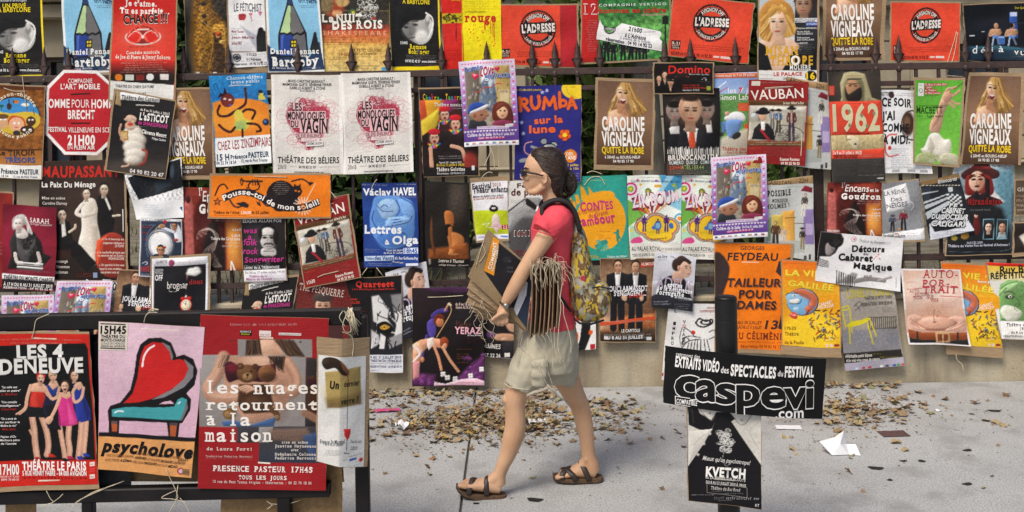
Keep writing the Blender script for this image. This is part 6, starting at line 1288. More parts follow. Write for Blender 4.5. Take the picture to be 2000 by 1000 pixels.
def d_reader():
 p=N(B2,[540,676,860,706,816,1146,500,1110],'6d2724'); p.vol=0.22
 p.n(.12,24,3); p.p([540,860,600,880,640,900,740,900,790,880,800,1140,500,1110],'4a2a2a',S=10); p.face(682,840,66,'d2a488','3a302c',-.1); p.e(680,794,58,26,'423734',S=8); p.t('THE PESQUERRE',542,712,802,752,'d8cabc',0,sf=1,rot=9); return p
def d_tiger():
 p=N(B2,[808,690,1130,672,1138,1228,950,1226],'171518')
 p.g(800,670,1140,760,'1b191c','141216'); p.p([956,776,1134,770,1138,1090,952,1090],'26262a')
 p.p([960,790,1000,780,1060,860,1050,920,1080,960,1020,970,968,930],'dcdcdc',S=8,sm=0); p.p([1070,780,1134,776,1134,860,1090,900],'8a8a8c',S=10); p.p([1090,880,1134,870,1134,1000,1080,1060,1100,960],'e6e6e6',S=8); p.p([956,980,1000,1010,1010,1060,956,1090],'c9c9cb',S=10); p.p([1010,1000,1040,1020,1030,1090,1000,1090],'efefef',S=6); p.p([1050,1030,1134,1000,1134,1060,1060,1090],'9c9ca0',S=8)
 rn=random.Random(8)
 for i in range(26):x=rn.uniform(965,1125); y=rn.uniform(790,1080); p.l([x,y,x+rn.uniform(-14,26),y+rn.uniform(14,34),x+rn.uniform(-10,50),y+rn.uniform(30,60)],rn.uniform(3,8),rn.choice(['111','151515','eee']),.8)
 p.p([990,950,1040,930,1084,970,1060,1000,1000,990],'121212',S=4,sm=1); p.p([1006,962,1034,948,1064,964,1040,978,1014,976],'b08a3a',sm=1); p.e(1032,964,12,11,'d9a23a'); p.e(1032,964,5,5,'0c0c0c')
 p.p([946,1090,1140,1094,1138,1228,950,1226],'22242c'); p.p([944,1124,1140,1124,1138,1230,948,1230],'dfe2ea')
 p.t('Quartett',870,704,1088,736,'d2392c',4,sf=1,rot=-1); p.t("L'art dramatique des bêtes féroces...",852,744,1102,754,'c8352a',2,rot=-1)
 p.t('de',822,782,838,794,'c83a2c',2); p.t('Heiner',822,798,880,812,'c83a2c',3); p.t('MÜLLER'.replace('Ü','U'),822,818,894,832,'c83a2c',3); p.k_(890,870,930,880,1,'c83a2c'); p.k_(896,908,910,918,1,'c83a2c')
 p.t('9 AU 31 JUILLET 2010',950,1132,1126,1146,'2a3a62',3); p.t('THÉÂTRE DE L’ÉTINCELLE',950,1152,1128,1166,'2a3a62',3); p.k_(950,1170,1128,1180,1,'556'); p.t('RÉSERVATIONS : 04.90.85.43.91',950,1186,1128,1198,'2a3a62',2); p.k_(952,1206,1000,1222,1,'446'); return p
def d_letters():
 p=N(B4,[232,530,468,562,446,876,208,850],'d9dce6'); p.vol=0.22
 p.g(205,530,470,700,'e4e6ee','c2c2cc'); p.p([214,720,300,700,460,720,450,880,206,880],'a09a9c',S=20); p.p([246,820,260,720,300,680,350,670,400,690,420,740,440,860,240,860],'17181e',S=6,sm=1); p.p([206,790,250,770,452,800,446,878,206,856],'24252d',S=8)
 p.p([330,690,350,640,400,650,396,690,366,716],'c89f8a',S=6,sm=1); p.e(384,604,36,46,'33241f',S=6); p.e(356,610,26,36,'33241f',S=6); p.p([372,600,400,586,436,600,440,640,428,676,400,680,372,656],'d8b09a',S=6,sm=1); p.e(370,628,9,15,'c09078'); p.l([406,618,420,616],5,'2a1c18'); p.l([434,622,438,622],5,'2a1c18'); p.e(412,628,6,3.5,'1c1412'); p.l([430,622,442,646,432,652],4,'b08670'); p.l([418,660,434,662],5,'a0605a'); p.e(390,640,14,24,'b88a74',.5,S=12); p.p([362,580,400,566,440,590,430,606,400,590,372,616],'33241f',sm=1)
 p.t('en-lire',248,552,302,568,'445',1,sf=1); p.l([322,562,336,564,348,572],3,'334'); p.k_(248,574,300,584,1,'778'); p.t('ADELIS',240,672,452,738,'b8a8c0',0,rot=8); p.t('Lettres',288,708,390,732,'eef0f4',3,sf=1,rot=6); p.t('de la Religieuse',246,724,450,750,'eef0f4',3,sf=1,rot=7); p.t('Portugaise',238,748,400,774,'eef0f4',4,sf=1,rot=7); p.t('de Guilleragues',346,786,446,800,'eef0f4',2,sf=1,rot=6); p.k_(360,800,440,816,2,'bbc'); p.k_(222,812,330,840,2,'ccd',al='l'); p.k_(342,830,440,866,3,'aab',al='l'); return p
def d_dance():
 p=N(C3,[36,4,350,-2,357,434,36,440],'191316'); p.vol=0.3
 p.e(110,60,110,120,'2c2124',.8,S=90); p.p([60,-2,352,-4,352,10,240,30,140,20],'4a2a4c',S=10); p.p([40,380,140,390,140,440,36,440],'5a2a5a',S=20); p.p([240,400,300,340,357,300,357,434,200,434],'5f2a62',S=20)
 for i in range(30):
  rn=random.Random(i+2); x,y=(rn.uniform(260,352),rn.uniform(300,420))if i%3 else (rn.uniform(38,120),rn.uniform(380,430)); p.star(x,y,rn.uniform(8,18),rn.choice(['6a3470','7a3a7e','4a2450']),6,.4,rn.random())
 p.p([104,210,100,160,130,140,140,200,124,230],'5a4aa8',S=4,sm=1); p.l([124,130,150,108,184,104],18,'4c3f94'); p.l([180,104,194,80,200,74],9,'c08a64'); p.e(150,150,22,26,'6a2c1c'); p.e(156,158,17,20,'c07a50'); p.p([132,130,160,120,178,138,160,142],'6a2c1c',sm=1); p.l([202,78,206,110,180,160,142,224],3.5,'d8b07a'); p.l([196,76,206,82],9,'e8d8c0'); p.l([98,220,84,280,76,320],13,'4c3f94'); p.e(80,322,8,12,'c08060')
 p.p([40,252,70,236,120,226,170,234,186,262,160,272,110,264,80,290,66,340,60,400,40,410,36,300],'d89a78',S=4,sm=0); p.p([40,260,70,250,80,290,50,300],'e8b898',S=8,sm=1); p.p([100,234,128,224,132,256,108,282,100,260],'ecd8d0',S=3); p.e(176,246,20,24,'8a3c20'); p.e(180,262,10,12,'c88a68'); p.l([130,262,150,310,164,366],12,'d29270'); p.l([170,268,200,320,226,356,240,374],12,'d8a07c'); p.l([36,260,60,280,68,300,40,330],9,'f0e0dc'); p.p([40,330,70,330,66,400,40,408],'d08c90',S=6)
 for x,y in ((192,402),(226,408),(342,364),(294,394),(172,386)):
  for k in range(4):p.e(x+7*math.cos(k*1.57+.7),y+7*math.sin(k*1.57+.7),6,6,'f2eef0')
 p.p([134,424,180,430,260,408,320,404,356,416,357,434,134,438],'e6bccf',sm=0); p.l([134,420,190,430,250,412],3,'f4e4ec'); p.k_(240,418,312,430,1,'864')
 p.t('du 8 au 18 juillet',226,70,310,82,'d8c0b8',2,rot=-1); p.t('Espace ALYA à 14',228,84,304,95,'d8c0b8',2); p.t('Yeraz',218,150,290,180,'5a342c',0,sh=.4,jit=.5); p.t('YERAZ',222,176,340,205,'ecb4c4',3); p.t('Par Fanny Bonneau',280,208,340,214,'eee',2); p.sc(280,220,60,30,8,'3a2420',2,3)
 for i,y in enumerate((270,292,302,312,330)):p.k_(232,y,300-(i%3)*14,y+9,1,'b8703c',al='l')
 return p
def d_moons():
 p=N(C3,[300,4,490,4,484,322,300,300],'1d1a1d'); p.vol=0.22
 p.p([404,210,460,208,490,216,486,240,410,236],'c89878',S=6,sm=1); p.e(490,160,40,44,'d8a888',S=8); p.p([430,250,490,240,490,280,440,290],'2c2a2e'); p.e(384,210,20,14,'5a3468',S=8); p.e(444,232,14,6,'d9b49a'); p.t('LES 3 LUNES',300,240,428,260,'e0dcd8',2,rot=7); p.t('AVIGNON',344,252,404,266,'ccc8c4',1,rot=6); p.t('04 90 57 22 26',300,290,426,306,'e6e4e0',2,rot=3); p.r(444,294,468,312,'e0dcd8'); p.p([300,300,486,322,484,330,300,310],'b8b4c0'); return p
def d_swash():
 p=N(C3,[620,4,850,0,848,274,630,300],'eeecea')
 p.p([790,150,830,150,812,220,800,280,770,284,780,210],'17171a',sm=0); p.p([800,60,850,40,850,160,836,150,830,200,800,280,790,270,806,160],'1a1a1d',S=4); p.p([752,190,770,210,768,240,750,260,720,250,730,200],'e0621f',sm=1); p.p([816,200,830,180,834,205,820,212],'e0621f',sm=1); p.l([770,140,790,160,786,210,764,280],5,'2a2a2a'); p.p([828,150,840,168,836,196,824,190],'f4f2f0',S=3); p.tri([822,254,844,251,845,272,824,276],'b8242c'); p.p([752,138,800,130,810,142,770,152],'d8341f',sm=1); return p
def d_clown():
 p=N(C4,[240,70,448,76,455,426,208,412],'e6e5e4')
 p.l([360,160,376,140,404,152,430,144,432,160,400,176,372,172,360,156],7,'1a1a1c'); p.e(404,156,26,12,'2a2a2c',hole=5); p.e(350,202,10,9,'d8301f')
 for q in ([300,250,310,226,340,218,380,224],[300,270,330,240,380,232],[360,232,350,290],[370,234,366,292],[384,234,382,292],[398,232,404,292],[410,230,424,290],[330,250,320,290],[344,244,336,290],[420,200,440,190,448,214,420,230],[310,180,340,200,356,220]):p.l(q,4,'2a2a2c')
 p.e(318,236,16,12,'2a2a2c',hole=4); p.l([300,180,290,230,300,270],3,'445')
 for i,ch in enumerate("L'IMPROBABLE"):p.t(ch,264-i*2.2,112+i*22-(12 if i==0 else 0),276-i*2.2,126+i*22-(12 if i==0 else 0),'222',2)if ch!="'" else 0
 for i,ch in enumerate('VOYAGE'):p.t(ch,302-i*.5,148+i*19,316-i*.5,162+i*19,'222' if ch!='O' else 'b8301f',2)
 p.t('clown',408,86,452,97,'a02f30',1); p.t('contemporain',378,98,460,112,'a02f30',1); p.tri([204,380,216,380,216,394,204,394],'b8242c'); return p
def d_tailor():
 p=N(FF,[1396,475,1545,477,1527,683,1396,680],'f07c16')
 p.n(.025,50,2); K='3a2c2c'
 p.p([1394,500,1410,504,1424,522,1420,550,1410,575,1420,600,1400,620,1394,620],K,sm=0); p.p([1394,498,1424,520,1410,580,1394,640],K,S=3,sm=1); p.p([1545,500,1520,510,1514,530,1530,545,1528,600,1518,640,1545,640],K,sm=0); p.p([1394,680,1420,678,1440,684,1394,690],K)
 p.t('GEORGES',1446,481,1492,488,K,1,sh=.15); p.t('FEYDEAU',1420,494,1518,508,K,3,sh=.12); p.l([1449,512,1480,512],2,'f0d8c0')
 for t,x0,x1,y in (('TAILLEUR',1418,1524,544),('POUR',1441,1506,567),('DAMES',1438,1514,588)):p.t(t,x0+2,y+2,x1+2,y+17,'b85a14',4,sh=.12,jit=.3); p.t(t,x0,y,x1,y+15,K,4,sh=.12,jit=.3)
 p.t('AU 30 JUILLET',1440,627,1486,633,K,1,sh=.1); p.t('RELÂCHE LE 17 JUILLET',1434,636,1486,642,K,1,sh=.1); p.t('13H',1492,625,1540,641,K,3,sh=.15); p.t('AU CÉLIMÈNE',1430,650,1528,662,'7a2a18',2,sf=1); p.k_(1440,665,1526,671,1,'8a3018'); p.t('Réservation 04 90 82 96 13',1446,673,1524,679,'8a3018',1,sf=1); return p
def d_globe():
 p=N(B4,[960,582,1282,596,1296,1088,962,1066],'f0a51e'); p.vol=0.17
 p.g(955,580,1300,780,'e8701c','f2b428'); p.e(1150,1000,170,120,'f4d02c',.9,S=80); p.n(.03,40,2); p.p([960,590,1290,600,1290,606,960,600],'c8601c',.5)
 p.e(1078,820,92,80,'3a2a4a'); p.e(1076,820,88,76,'7fb4dc'); p.p([1020,760,1080,745,1150,780,1160,830,1120,880,1090,860,1120,820,1080,790],'c86a4a',S=8,sm=1); p.p([980,780,1040,770,1070,800,1040,840,1000,830],'9cc8e8',S=4,sm=1); p.l([980,782,1000,770,1050,772],5,'26324e'); p.p([1000,810,1050,800,1064,812,1040,830,1010,828],'f4f0e8'); p.e(1030,784,10,8,'fff'); p.e(1030,785,4,5,'111'); p.l([1004,830,1060,830,1070,806],4,'26324e'); p.l([1090,780,1120,800,1110,840,1140,850],4,'4a6a9a'); p.e(1040,860,16,10,'b8d8ee')
 p.p([1000,890,1030,880,1050,896,1040,920,1010,910],'d8503c',sm=1); p.l([1010,892,1044,900],3,'fff')
 rn=random.Random(6)
 for i in range(95):
  x=rn.uniform(1090,1290); y=rn.uniform(860,1040)
  if (x-1090)<(y-850)*.3:continue
  q=rn.uniform(0,3.1); L=rn.uniform(5,13); p.l([x-L*math.cos(q),y-L*math.sin(q),x+L*math.cos(q),y+L*math.sin(q)],rn.uniform(5,9),rn.choice(['3a2a1c','5a6a4a','7a4a2a','4a5a7a','c8b890','2a2a2a','a8402c']),.9,sm=0)
 for t,x0,x1,y0,r_ in (('LA VIE',976,1180,632,2),('DE',1206,1240,650,2),('GALILÉE',990,1260,690,7)):p.t(t,x0,y0,x1,y0+(38 if t!='DE' else 16),'e0b820',4,jit=.6,rot=r_); p.t(t,x0+3,y0+3,x1-3,y0+(34 if t!='DE' else 14),'f4dc4a',2,jit=.6,rot=r_)
 p.t('Bertolt Brecht',1164,680,1270,694,'fbf0e0',2,rot=3); p.t('CABARET',1168,830,1250,846,'fbf0e0',2,rot=-14); p.t('POLITIQUE',1168,846,1256,862,'fbf0e0',2,rot=-10)
 p.t('17h35',974,962,1040,980,'5a3a14',1); p.t('Théâtre',974,992,1054,1012,'5a3a14',1); p.t('de la Poulie',974,1040,1084,1060,'5a3a14',1); p.k_(1170,1020,1286,1034,1,'6a4a1c'); p.k_(1200,1040,1280,1052,1,'c87a20')
 for x in (1210,1236):p.r(x,1062,x+16,1078,'e8d0c0')
 p.r(1262,1064,1290,1078,'8a2a2a'); return p
def d_yellowchair():
 p=N(C5,[125,4,370,-16,424,350,160,372],'9c9488')
 p.g(120,-16,430,120,'b0a89c','98918a'); p.p([144,190,390,180,410,280,150,300],'87858a',S=10); p.sc(280,240,120,40,30,'5f6a80',2,3,a=.5); p.n(.05,24,2); p.p([150,296,408,276,416,312,156,340],'2b2724'); p.p([154,340,416,310,424,350,160,374],'a8a4b4')
 for i in range(14):p.l([266+i*9,136,268+i*9,186],3,'2a2826',sm=0)
 p.l([264,136,384,132],3,'3a3836'); p.l([268,188,388,180],5,'57534e')
 Y='cdbf1e'
 for q in ([140,90,172,84,176,94,186,156,178,178],[138,94,150,130,160,172],[142,104,172,98],[160,174,260,138,270,142,196,170,160,174],[178,176,182,250],[268,142,298,218],[256,150,284,252],[186,168,190,200]):p.l(q,6,Y,sm=0)
 p.p([162,172,186,152,272,140,240,164,190,176],'d6c828'); p.l([198,86,220,66,232,76,212,96,202,104],3,'4a4642'); p.l([206,76,226,104],3,'4a4642')
 p.t('HERCUB’',127,8,176,20,'333',2,rot=-2); p.t('LONELY PLANET',166,12,376,50,'c4b62a',2,rot=-4); p.k_(270,0,362,10,1,'2a2a2a'); p.t('THÉÂTRE LE PETIT CHIEN',244,44,364,58,'3a3632',1,rot=-4); p.k_(260,62,350,70,1,'555'); p.t('RÉSERVATIONS : 04 90 85 89 49',232,72,366,86,'3a3632',2,rot=-4); p.k_(310,88,370,112,3,'666',al='r')
 p.t('«Véritable petit bijou»',160,300,280,314,'e2ded8',2,rot=-3); p.k_(284,292,320,302,1,'c8b82a'); p.t('«Un vrai gros coup de cœur»',164,320,314,333,'e2ded8',2,rot=-3); p.k_(316,306,404,318,1,'c8b82a')
 for x,c in ((206,'c8d0e8'),(236,'b8383c'),(264,'b8383c'),(316,'e8e8e8'),(340,'445'),(372,'3a5a9a'),(390,'4a8a4a'),(408,'c05050')):p.r(x,356-(x-206)*.08,x+14,366-(x-206)*.08,c)
 return p
def d_belly():
 p=N(C5,[400,-84,662,-78,712,262,434,250],'e0bfae'); p.vol=0.19
 p.p([400,-84,662,-78,712,262,434,250],'ece9ec'); p.p([410,-76,656,-72,702,254,440,240],'dcb8a4'); p.e(560,20,120,70,'eed8cc',.8,S=60); p.g(420,96,705,200,'d8ae98','c4907a',a=.6); p.e(552,100,60,40,'b98870',.5,S=40)
 p.e(560,160,98,34,'8a5442',S=8); p.e(560,158,90,30,'d6a48c',S=12); p.e(540,146,40,10,'e8c4b0',.8,S=12); p.e(556,156,8,3,'6a3a2e'); p.l([556,100,552,130,556,150],4,'8a6450',.6); p.sc(556,118,26,14,14,'9a7460',2,2,a=.6)
 p.p([434,130,470,120,500,140,470,160,520,190,460,196,438,180],'e2b49e',S=4,sm=1); p.p([612,140,650,128,690,140,694,190,650,196,600,190,656,160],'e0b09a',S=4,sm=1)
 for q in ([446,140,480,160,510,178],[450,156,490,180],[690,150,650,170,620,184],[690,168,640,188]):p.l(q,3,'b07a66',.8)
 p.p([436,184,500,200,620,204,696,200,700,234,620,238,500,234,438,220],'8a4424',S=4); p.l([440,196,560,208,696,208],3,'a86038'); p.p([438,220,500,232,620,238,700,232,702,256,440,242],'22211f'); p.p([560,200,622,200,624,246,562,248],'b8946a'); p.p([568,208,612,208,614,238,570,240],'7a3c20'); p.l([592,200,592,248],5,'c8ac84',sm=0); p.r(474,196,482,236,'2a2826'); p.r(652,200,660,240,'2a2826')
 p.t('AUTO-',498,-76,652,-40,'c4404a',0,sf=1); p.t('POR-',498,-32,620,-2,'c4404a',1,sf=1); p.t('TRAIT',500,-4,658,28,'c4404a',1,sf=1); p.t('AUTO',440,8,484,22,'a8404a',0,sf=1); p.t('FICTION',466,24,530,38,'a8404a',0,sf=1); p.t('TION',456,38,500,52,'a8404a',0,sf=1); p.t('NUE',520,36,552,52,'a8404a',0,sf=1); p.t('MISE',540,52,574,66,'a8404a',0,sf=1)
 p.l([430,6,500,4],2,'b04048'); p.l([584,42,680,44],2,'b04048'); p.k_(590,50,664,96,6,'b86068',.7,al='l'); p.k_(424,-28,470,-20,1,'b04048'); return p
def d_green():
 p=N(B5,[1016,594,1340,604,1340,1040,1100,1032],'e6e4dc'); p.vol=0.28
 p.g(1000,590,1340,700,'e6b41c','e0d8b0'); p.p([1010,594,1340,594,1340,622,1020,612],'d4281f'); p.p([1020,600,1100,600,1086,700,1070,760],'3a1a14',.0)
 p.p([1096,930,1086,820,1096,720,1140,692,1220,700,1300,740,1300,930],'6f9a5c',S=6,sm=0); p.p([1096,760,1140,720,1200,710,1180,750,1120,790],'9cc084',S=8,sm=1); p.l([1100,740,1140,712,1190,700],14,'86ae70'); p.l([1094,780,1130,740],12,'7aa464'); p.e(1150,792,26,12,'2c3a24',S=5); p.e(1154,790,12,9,'d8dcc8'); p.e(1154,790,5,5,'111'); p.l([1120,768,1150,758,1180,776],8,'4a6a3a'); p.l([1180,790,1210,830,1190,850],6,'4a6a3a'); p.p([1096,880,1120,840,1180,850,1220,880,1200,920,1140,930],'d9d9c6',S=6,sm=1); p.sc(1150,890,46,30,16,'efefe2',3,4,a=.7); p.sc(1220,800,60,80,20,'4f7440',3,5,a=.6)
 p.p([1096,932,1340,940,1340,1045,1104,1036],'ece9e4'); p.t('Ruy Blas',1090,616,1290,658,'22201f',3,rot=-3,jit=.3); p.t('RÉPÉTITIONS',1040,656,1300,690,'22201f',3,rot=-3,jit=.3)
 p.t('Théâtre du Roi',1130,942,1290,960,'2a2826',1,sf=1); p.t('19h30',1206,966,1262,983,'2a2826',2,sf=1); p.t('du 8 au 31',1156,988,1250,1002,'2a2826',1,sf=1); p.t('réservations : 04',1110,1008,1260,1022,'2a2826',1,sf=1); return p
put(P_LV,'tilted purple-edged two-doll poster behind the black rail, below the tailcoat trio',2.6,[113,549,222,547,204,706,90,706],group=GV)
put(P_LV,'purple-edged two-doll poster behind the black rail at the far left',2.2,[4,577,106,574,104,736,4,742],group=GV)
p=N(FF,[170,545,233,545,231,572,172,570],'e6e8ec'); p.t('30',212,552,228,566,'222',2); p.k_(180,550,210,556,1,'445')
put(p,'white corner of a poster with the number 30 beside the tailcoat trio',1.2)
P_DU=d_duo(); GJ='brown posters of two men in black suits'
put(P_DU,'brown two-suited-men poster behind the black clock poster',1.6,[234,527,340,534,322,692,210,676],board=(0,2,0,0),group=GJ)
put(P_DU,'brown two-suited-men poster right of the floral backpack',1.8,board=(1,1,1,2),group=GJ)
put(d_clock(),'black poster with a red alarm clock hanging from a cloud',3.6,board=(3,4,4,2),twine=[[284,620,290,608,300,602,312,604],[284,620,296,610,310,608]])
put(P_LAR,'grub costume poster half hidden behind the black rail',2,[480,552,582,540,556,700,458,690],board=(0,4,2,0),group=GL1)
put(d_reader(),'dull red poster of a dark haired young man behind the black rail',1.6)
put(d_tiger(),'black poster with the eye of a tiger and red lettering',2.2,board=(0,1,1,1),nz=.003)
P_LE=d_letters(); GP='pale posters of a woman with tied back hair'
put(P_LE,'pale woman-in-black poster tucked behind the tiger eye poster',1.4,[752,532,832,510,852,644,772,668],group=GP)
put(P_LE,'pale woman-in-black poster right of the brown two-suited-men poster',3,group=GP,curl=(.005,.004))
put(d_moons(),'dark poster with white lettering behind the carried cardboard sheets',1.6)
put(d_dance(),'dark poster of a bending dancer and white flowers',3,curl=(.003,0),twine=[[836,579,870,579,905,577]])
put(d_swash(),'white poster with black and orange swirls behind the backpack',1.4)
put(d_clown(),'white clown drawing poster behind the bollard',1.8,board=(1,0,1,1))
put(d_tailor(),'bright orange poster with black brush lettering',2.6,board=(1,2,6,8),curl=(.004,0))
P_GL=d_globe(); GG='yellow posters of a grinning globe'
put(P_GL,'yellow grinning globe poster right of the bright orange lettering poster',3,board=(2,2,2,18),group=GG)
put(P_GL,'yellow grinning globe poster half covered by the belly poster',1.6,[1838,514,1948,520,1956,679,1848,672],board=(2,4,2,20),group=GG,twine=[[1866,692,1868,702,1878,712,1880,724]])
put(d_yellowchair(),'grey poster of a yellow metal chair',3,nz=.003,curl=(.004,0))
put(d_belly(),'white-edged poster of a bare belly held above a brown belt',3.2,curl=(.010,.006))
put(d_green(),'poster of a green bearded face at the right edge of the picture',2,board=(2,0,1,1),curl=(0,.006))
# ---------------------------------------------------------------- black barrier in the foreground and its posters
YR=3.93
M_BARRIER=mat('black_barrier_paint',(.006,.005,.006),.5,(.012,.010,.011),6,.1,40,spec=.22)
bar=empty('barrier',tuple(G(350,1085)),'black metal barrier covered with posters in the left foreground','barrier')
def bar_rail(p0,p1,hgt,name='rail',y=YR,dep_=.05):
 a,b=V(*p0,y),V(*p1,y); h=hgt*y/F; m=MB(); c=.005
 vs=[]
 for P in (a,b):
  for dy,dz in ((0,c),(c,0),(dep_-c,0),(dep_,c),(dep_,h-c),(dep_-c,h),(c,h),(0,h-c)):vs.append((P.x,P.y+dy,P.z-dz))
 m.add(vs,[(i,(i+1)%8,8+(i+1)%8,8+i)for i in range(8)]+[tuple(range(7,-1,-1)),tuple(range(8,16))]); return m.build(name,M_BARRIER,bar)
bar_rail((-160,620),(703,604),31); bar_rail((-160,965),(642,946),26)
for px,wd in ((-90,24),(163,22),(548,26),(702,27)):
 X=(px-CX-6)*YR/F; h=wd/2*YR/F; m=MB(); m.box(X-h,X+h,YR+.004,YR+.048,0,CH-(618-CY-(px-300)*.014)*YR/F-.004,0,.005); m.box(X-h-.03,X+h+.03,YR-.03,YR+.08,0,.008); m.build('post',M_BARRIER,bar)
YP=YR-.012
def d_quartet():
 p=N(C1,[-60,130,436,128,484,858,-50,880],'c32217'); p.vol=0.12
 p.p([-60,190,418,172,432,200,472,740,-50,752],'0b0a0c',S=2); p.n(.02,60,2)
 p.k_(-40,150,400,164,1,'e0a898'); p.k_(56,168,330,180,1,'e0a898')
 for s_,x0,y0,x1,y1 in (('LES 4',82,188,314,254),('DENEUVE',0,256,414,326)):p.t(s_,x0,y0,x1,y1,'8d8a88',5,rot=-2); p.t(s_,x0+2,y0+2,x1-2,y1-2,'dedcd8',4,rot=-2)
 SK='d9aa8e'
 def leg(pts,w0):p.l(pts,w0,'c2927a',S=3); p.l([v+(w0*.12 if i%2==0 else 0)for i,v in enumerate(pts)],w0*.5,'d8ab92',S=5)
 leg([158,520,172,600,176,660,186,736],30); leg([205,530,232,610,240,680,232,720],28); leg([290,560,304,640,316,700,320,738],24); leg([340,570,336,640,344,690,342,726],28); leg([400,540,396,620,390,690,386,730],26); leg([424,540,420,620,414,690,414,716],26); leg([150,600,170,640],10)
 for x,y,c in ((190,738,'a02020'),(256,722,'c02a20'),(322,742,'1a1416'),(348,730,'b02a4a'),(396,732,'1f3a9a'),(424,716,'1f3a9a')):p.p([x-18,y-6,x,y-8,x+24,y+8,x-10,y+10],c)
 p.p([216,440,240,370,280,372,300,420,300,480,290,560,300,590,236,590,214,520],'1a1a36',S=3); p.p([230,380,240,372,262,400,284,376,294,392,288,430,228,430],'24367e',S=3); p.p([222,480,290,470,300,600,240,590],'121116')
 p.p([360,380,376,364,400,362,412,400,420,440,444,500,446,548,400,560,372,548,366,460],'24348c',S=3); p.p([400,420,416,440,440,510,430,550,410,500],'1a2464',S=8)
 p.p([292,440,310,410,340,410,356,440,362,490,384,568,340,580,290,578,286,500],'c8327e',S=3); p.p([330,450,350,500,372,568,340,574],'e05a9a',.7,S=10); p.p([290,500,300,572,292,576,286,520],'8a1c54',S=6)
 p.p([156,410,220,412,224,440,210,490,212,506,150,506,146,470],'b8281f',S=3); p.p([180,412,190,506,160,506,154,440],'d8483a',.6,S=10); p.p([140,484,214,490,226,538,120,534],'111014')
 p.p([150,400,160,374,190,366,222,376,224,414,154,412],SK,S=3); p.l([152,384,136,440,128,490,100,516],17,SK); p.l([100,512,84,520],8,SK); p.l([224,390,254,444,284,436],16,SK); p.l([284,430,294,390],14,'c99a80')
 p.p([240,376,252,356,280,356,292,380,262,402],SK,S=3); p.l([206,386,238,430],12,'d0a086')
 p.p([292,430,312,410,346,408,352,430,330,446],SK,S=3); p.l([300,420,280,480,256,530,240,556],16,SK); p.p([222,548,250,530,262,546,240,572],SK,sm=1)
 p.p([364,380,380,362,400,360,412,384,390,402],SK,S=3); p.l([412,390,400,440,368,460,360,410,376,386],14,SK)
 for x,y,r,hr,lk,ml in ((202,346,25,'b02a24',.3,1),(262,330,27,'c8a878',.5,0),(322,380,27,'2a1a14',-.2,1),(368,328,27,'2a1c16',.3,0)):
  p.face(x,y,r,'e2b79c',hr,lk);
  if ml:p.e(x+lk*6,y+r*.55,r*.26,r*.26,'5a1414'); p.e(x+lk*6,y+r*.42,r*.2,r*.08,'f0e8e0')
 p.p([180,330,190,312,212,310,226,326,224,340,204,322],'c02a24',sm=1)
 for y,s_ in ((384,('"La salle est','pliée en quatre"',"L'Echo")),(456,('"Une comédie','intelligente"','Courrier')),(536,('"On a envie de','leur attribuer le','Molière du rire"','Midi Libre')),(624,("Pépite d'Or",'"Meilleure pièce',"de l'année"))):
  for i,t in enumerate(s_):p.t(t,2+abs(i-1)*8,y+i*17,90-abs(i-1)*4+(12 if i==1 else 0),y+i*17+10,'f0ecea' if i<len(s_)-1 or 'ann' in t else 'b02a20',3,sh=.15)
 p.t('17H00',4,768,96,816,'f2ece8',4); p.t('RÉSERVATIONS',6,822,96,831,'f0d0c8',2); p.t('0899 70 60 51',8,836,94,846,'f2e8e4',3); p.t('THÉÂTRE LE PARIS',112,756,426,796,'f4eeea',4,rot=-1); p.t('5 RUE HENRY FABRE - 84 000 AVIGNON',112,800,428,822,'f4eeea',3,rot=-1); p.t('w w w . l e s 4 d e n e u v e . c o m',114,828,428,838,'5a120c',2,rot=-1)
 for i,y in enumerate((752,782,812)):p.tri([443,y,468,y-3,469,y+17,444,y+20],'d8403a' if i==1 else 'e8d8d0'); p.k_(446,y+3,466,y+15,1,'a02018')
 p.l([160,152,274,154],6,'e6d8c4',sm=0); p.l([190,848,294,842],6,'e6d8c4',sm=0); return p
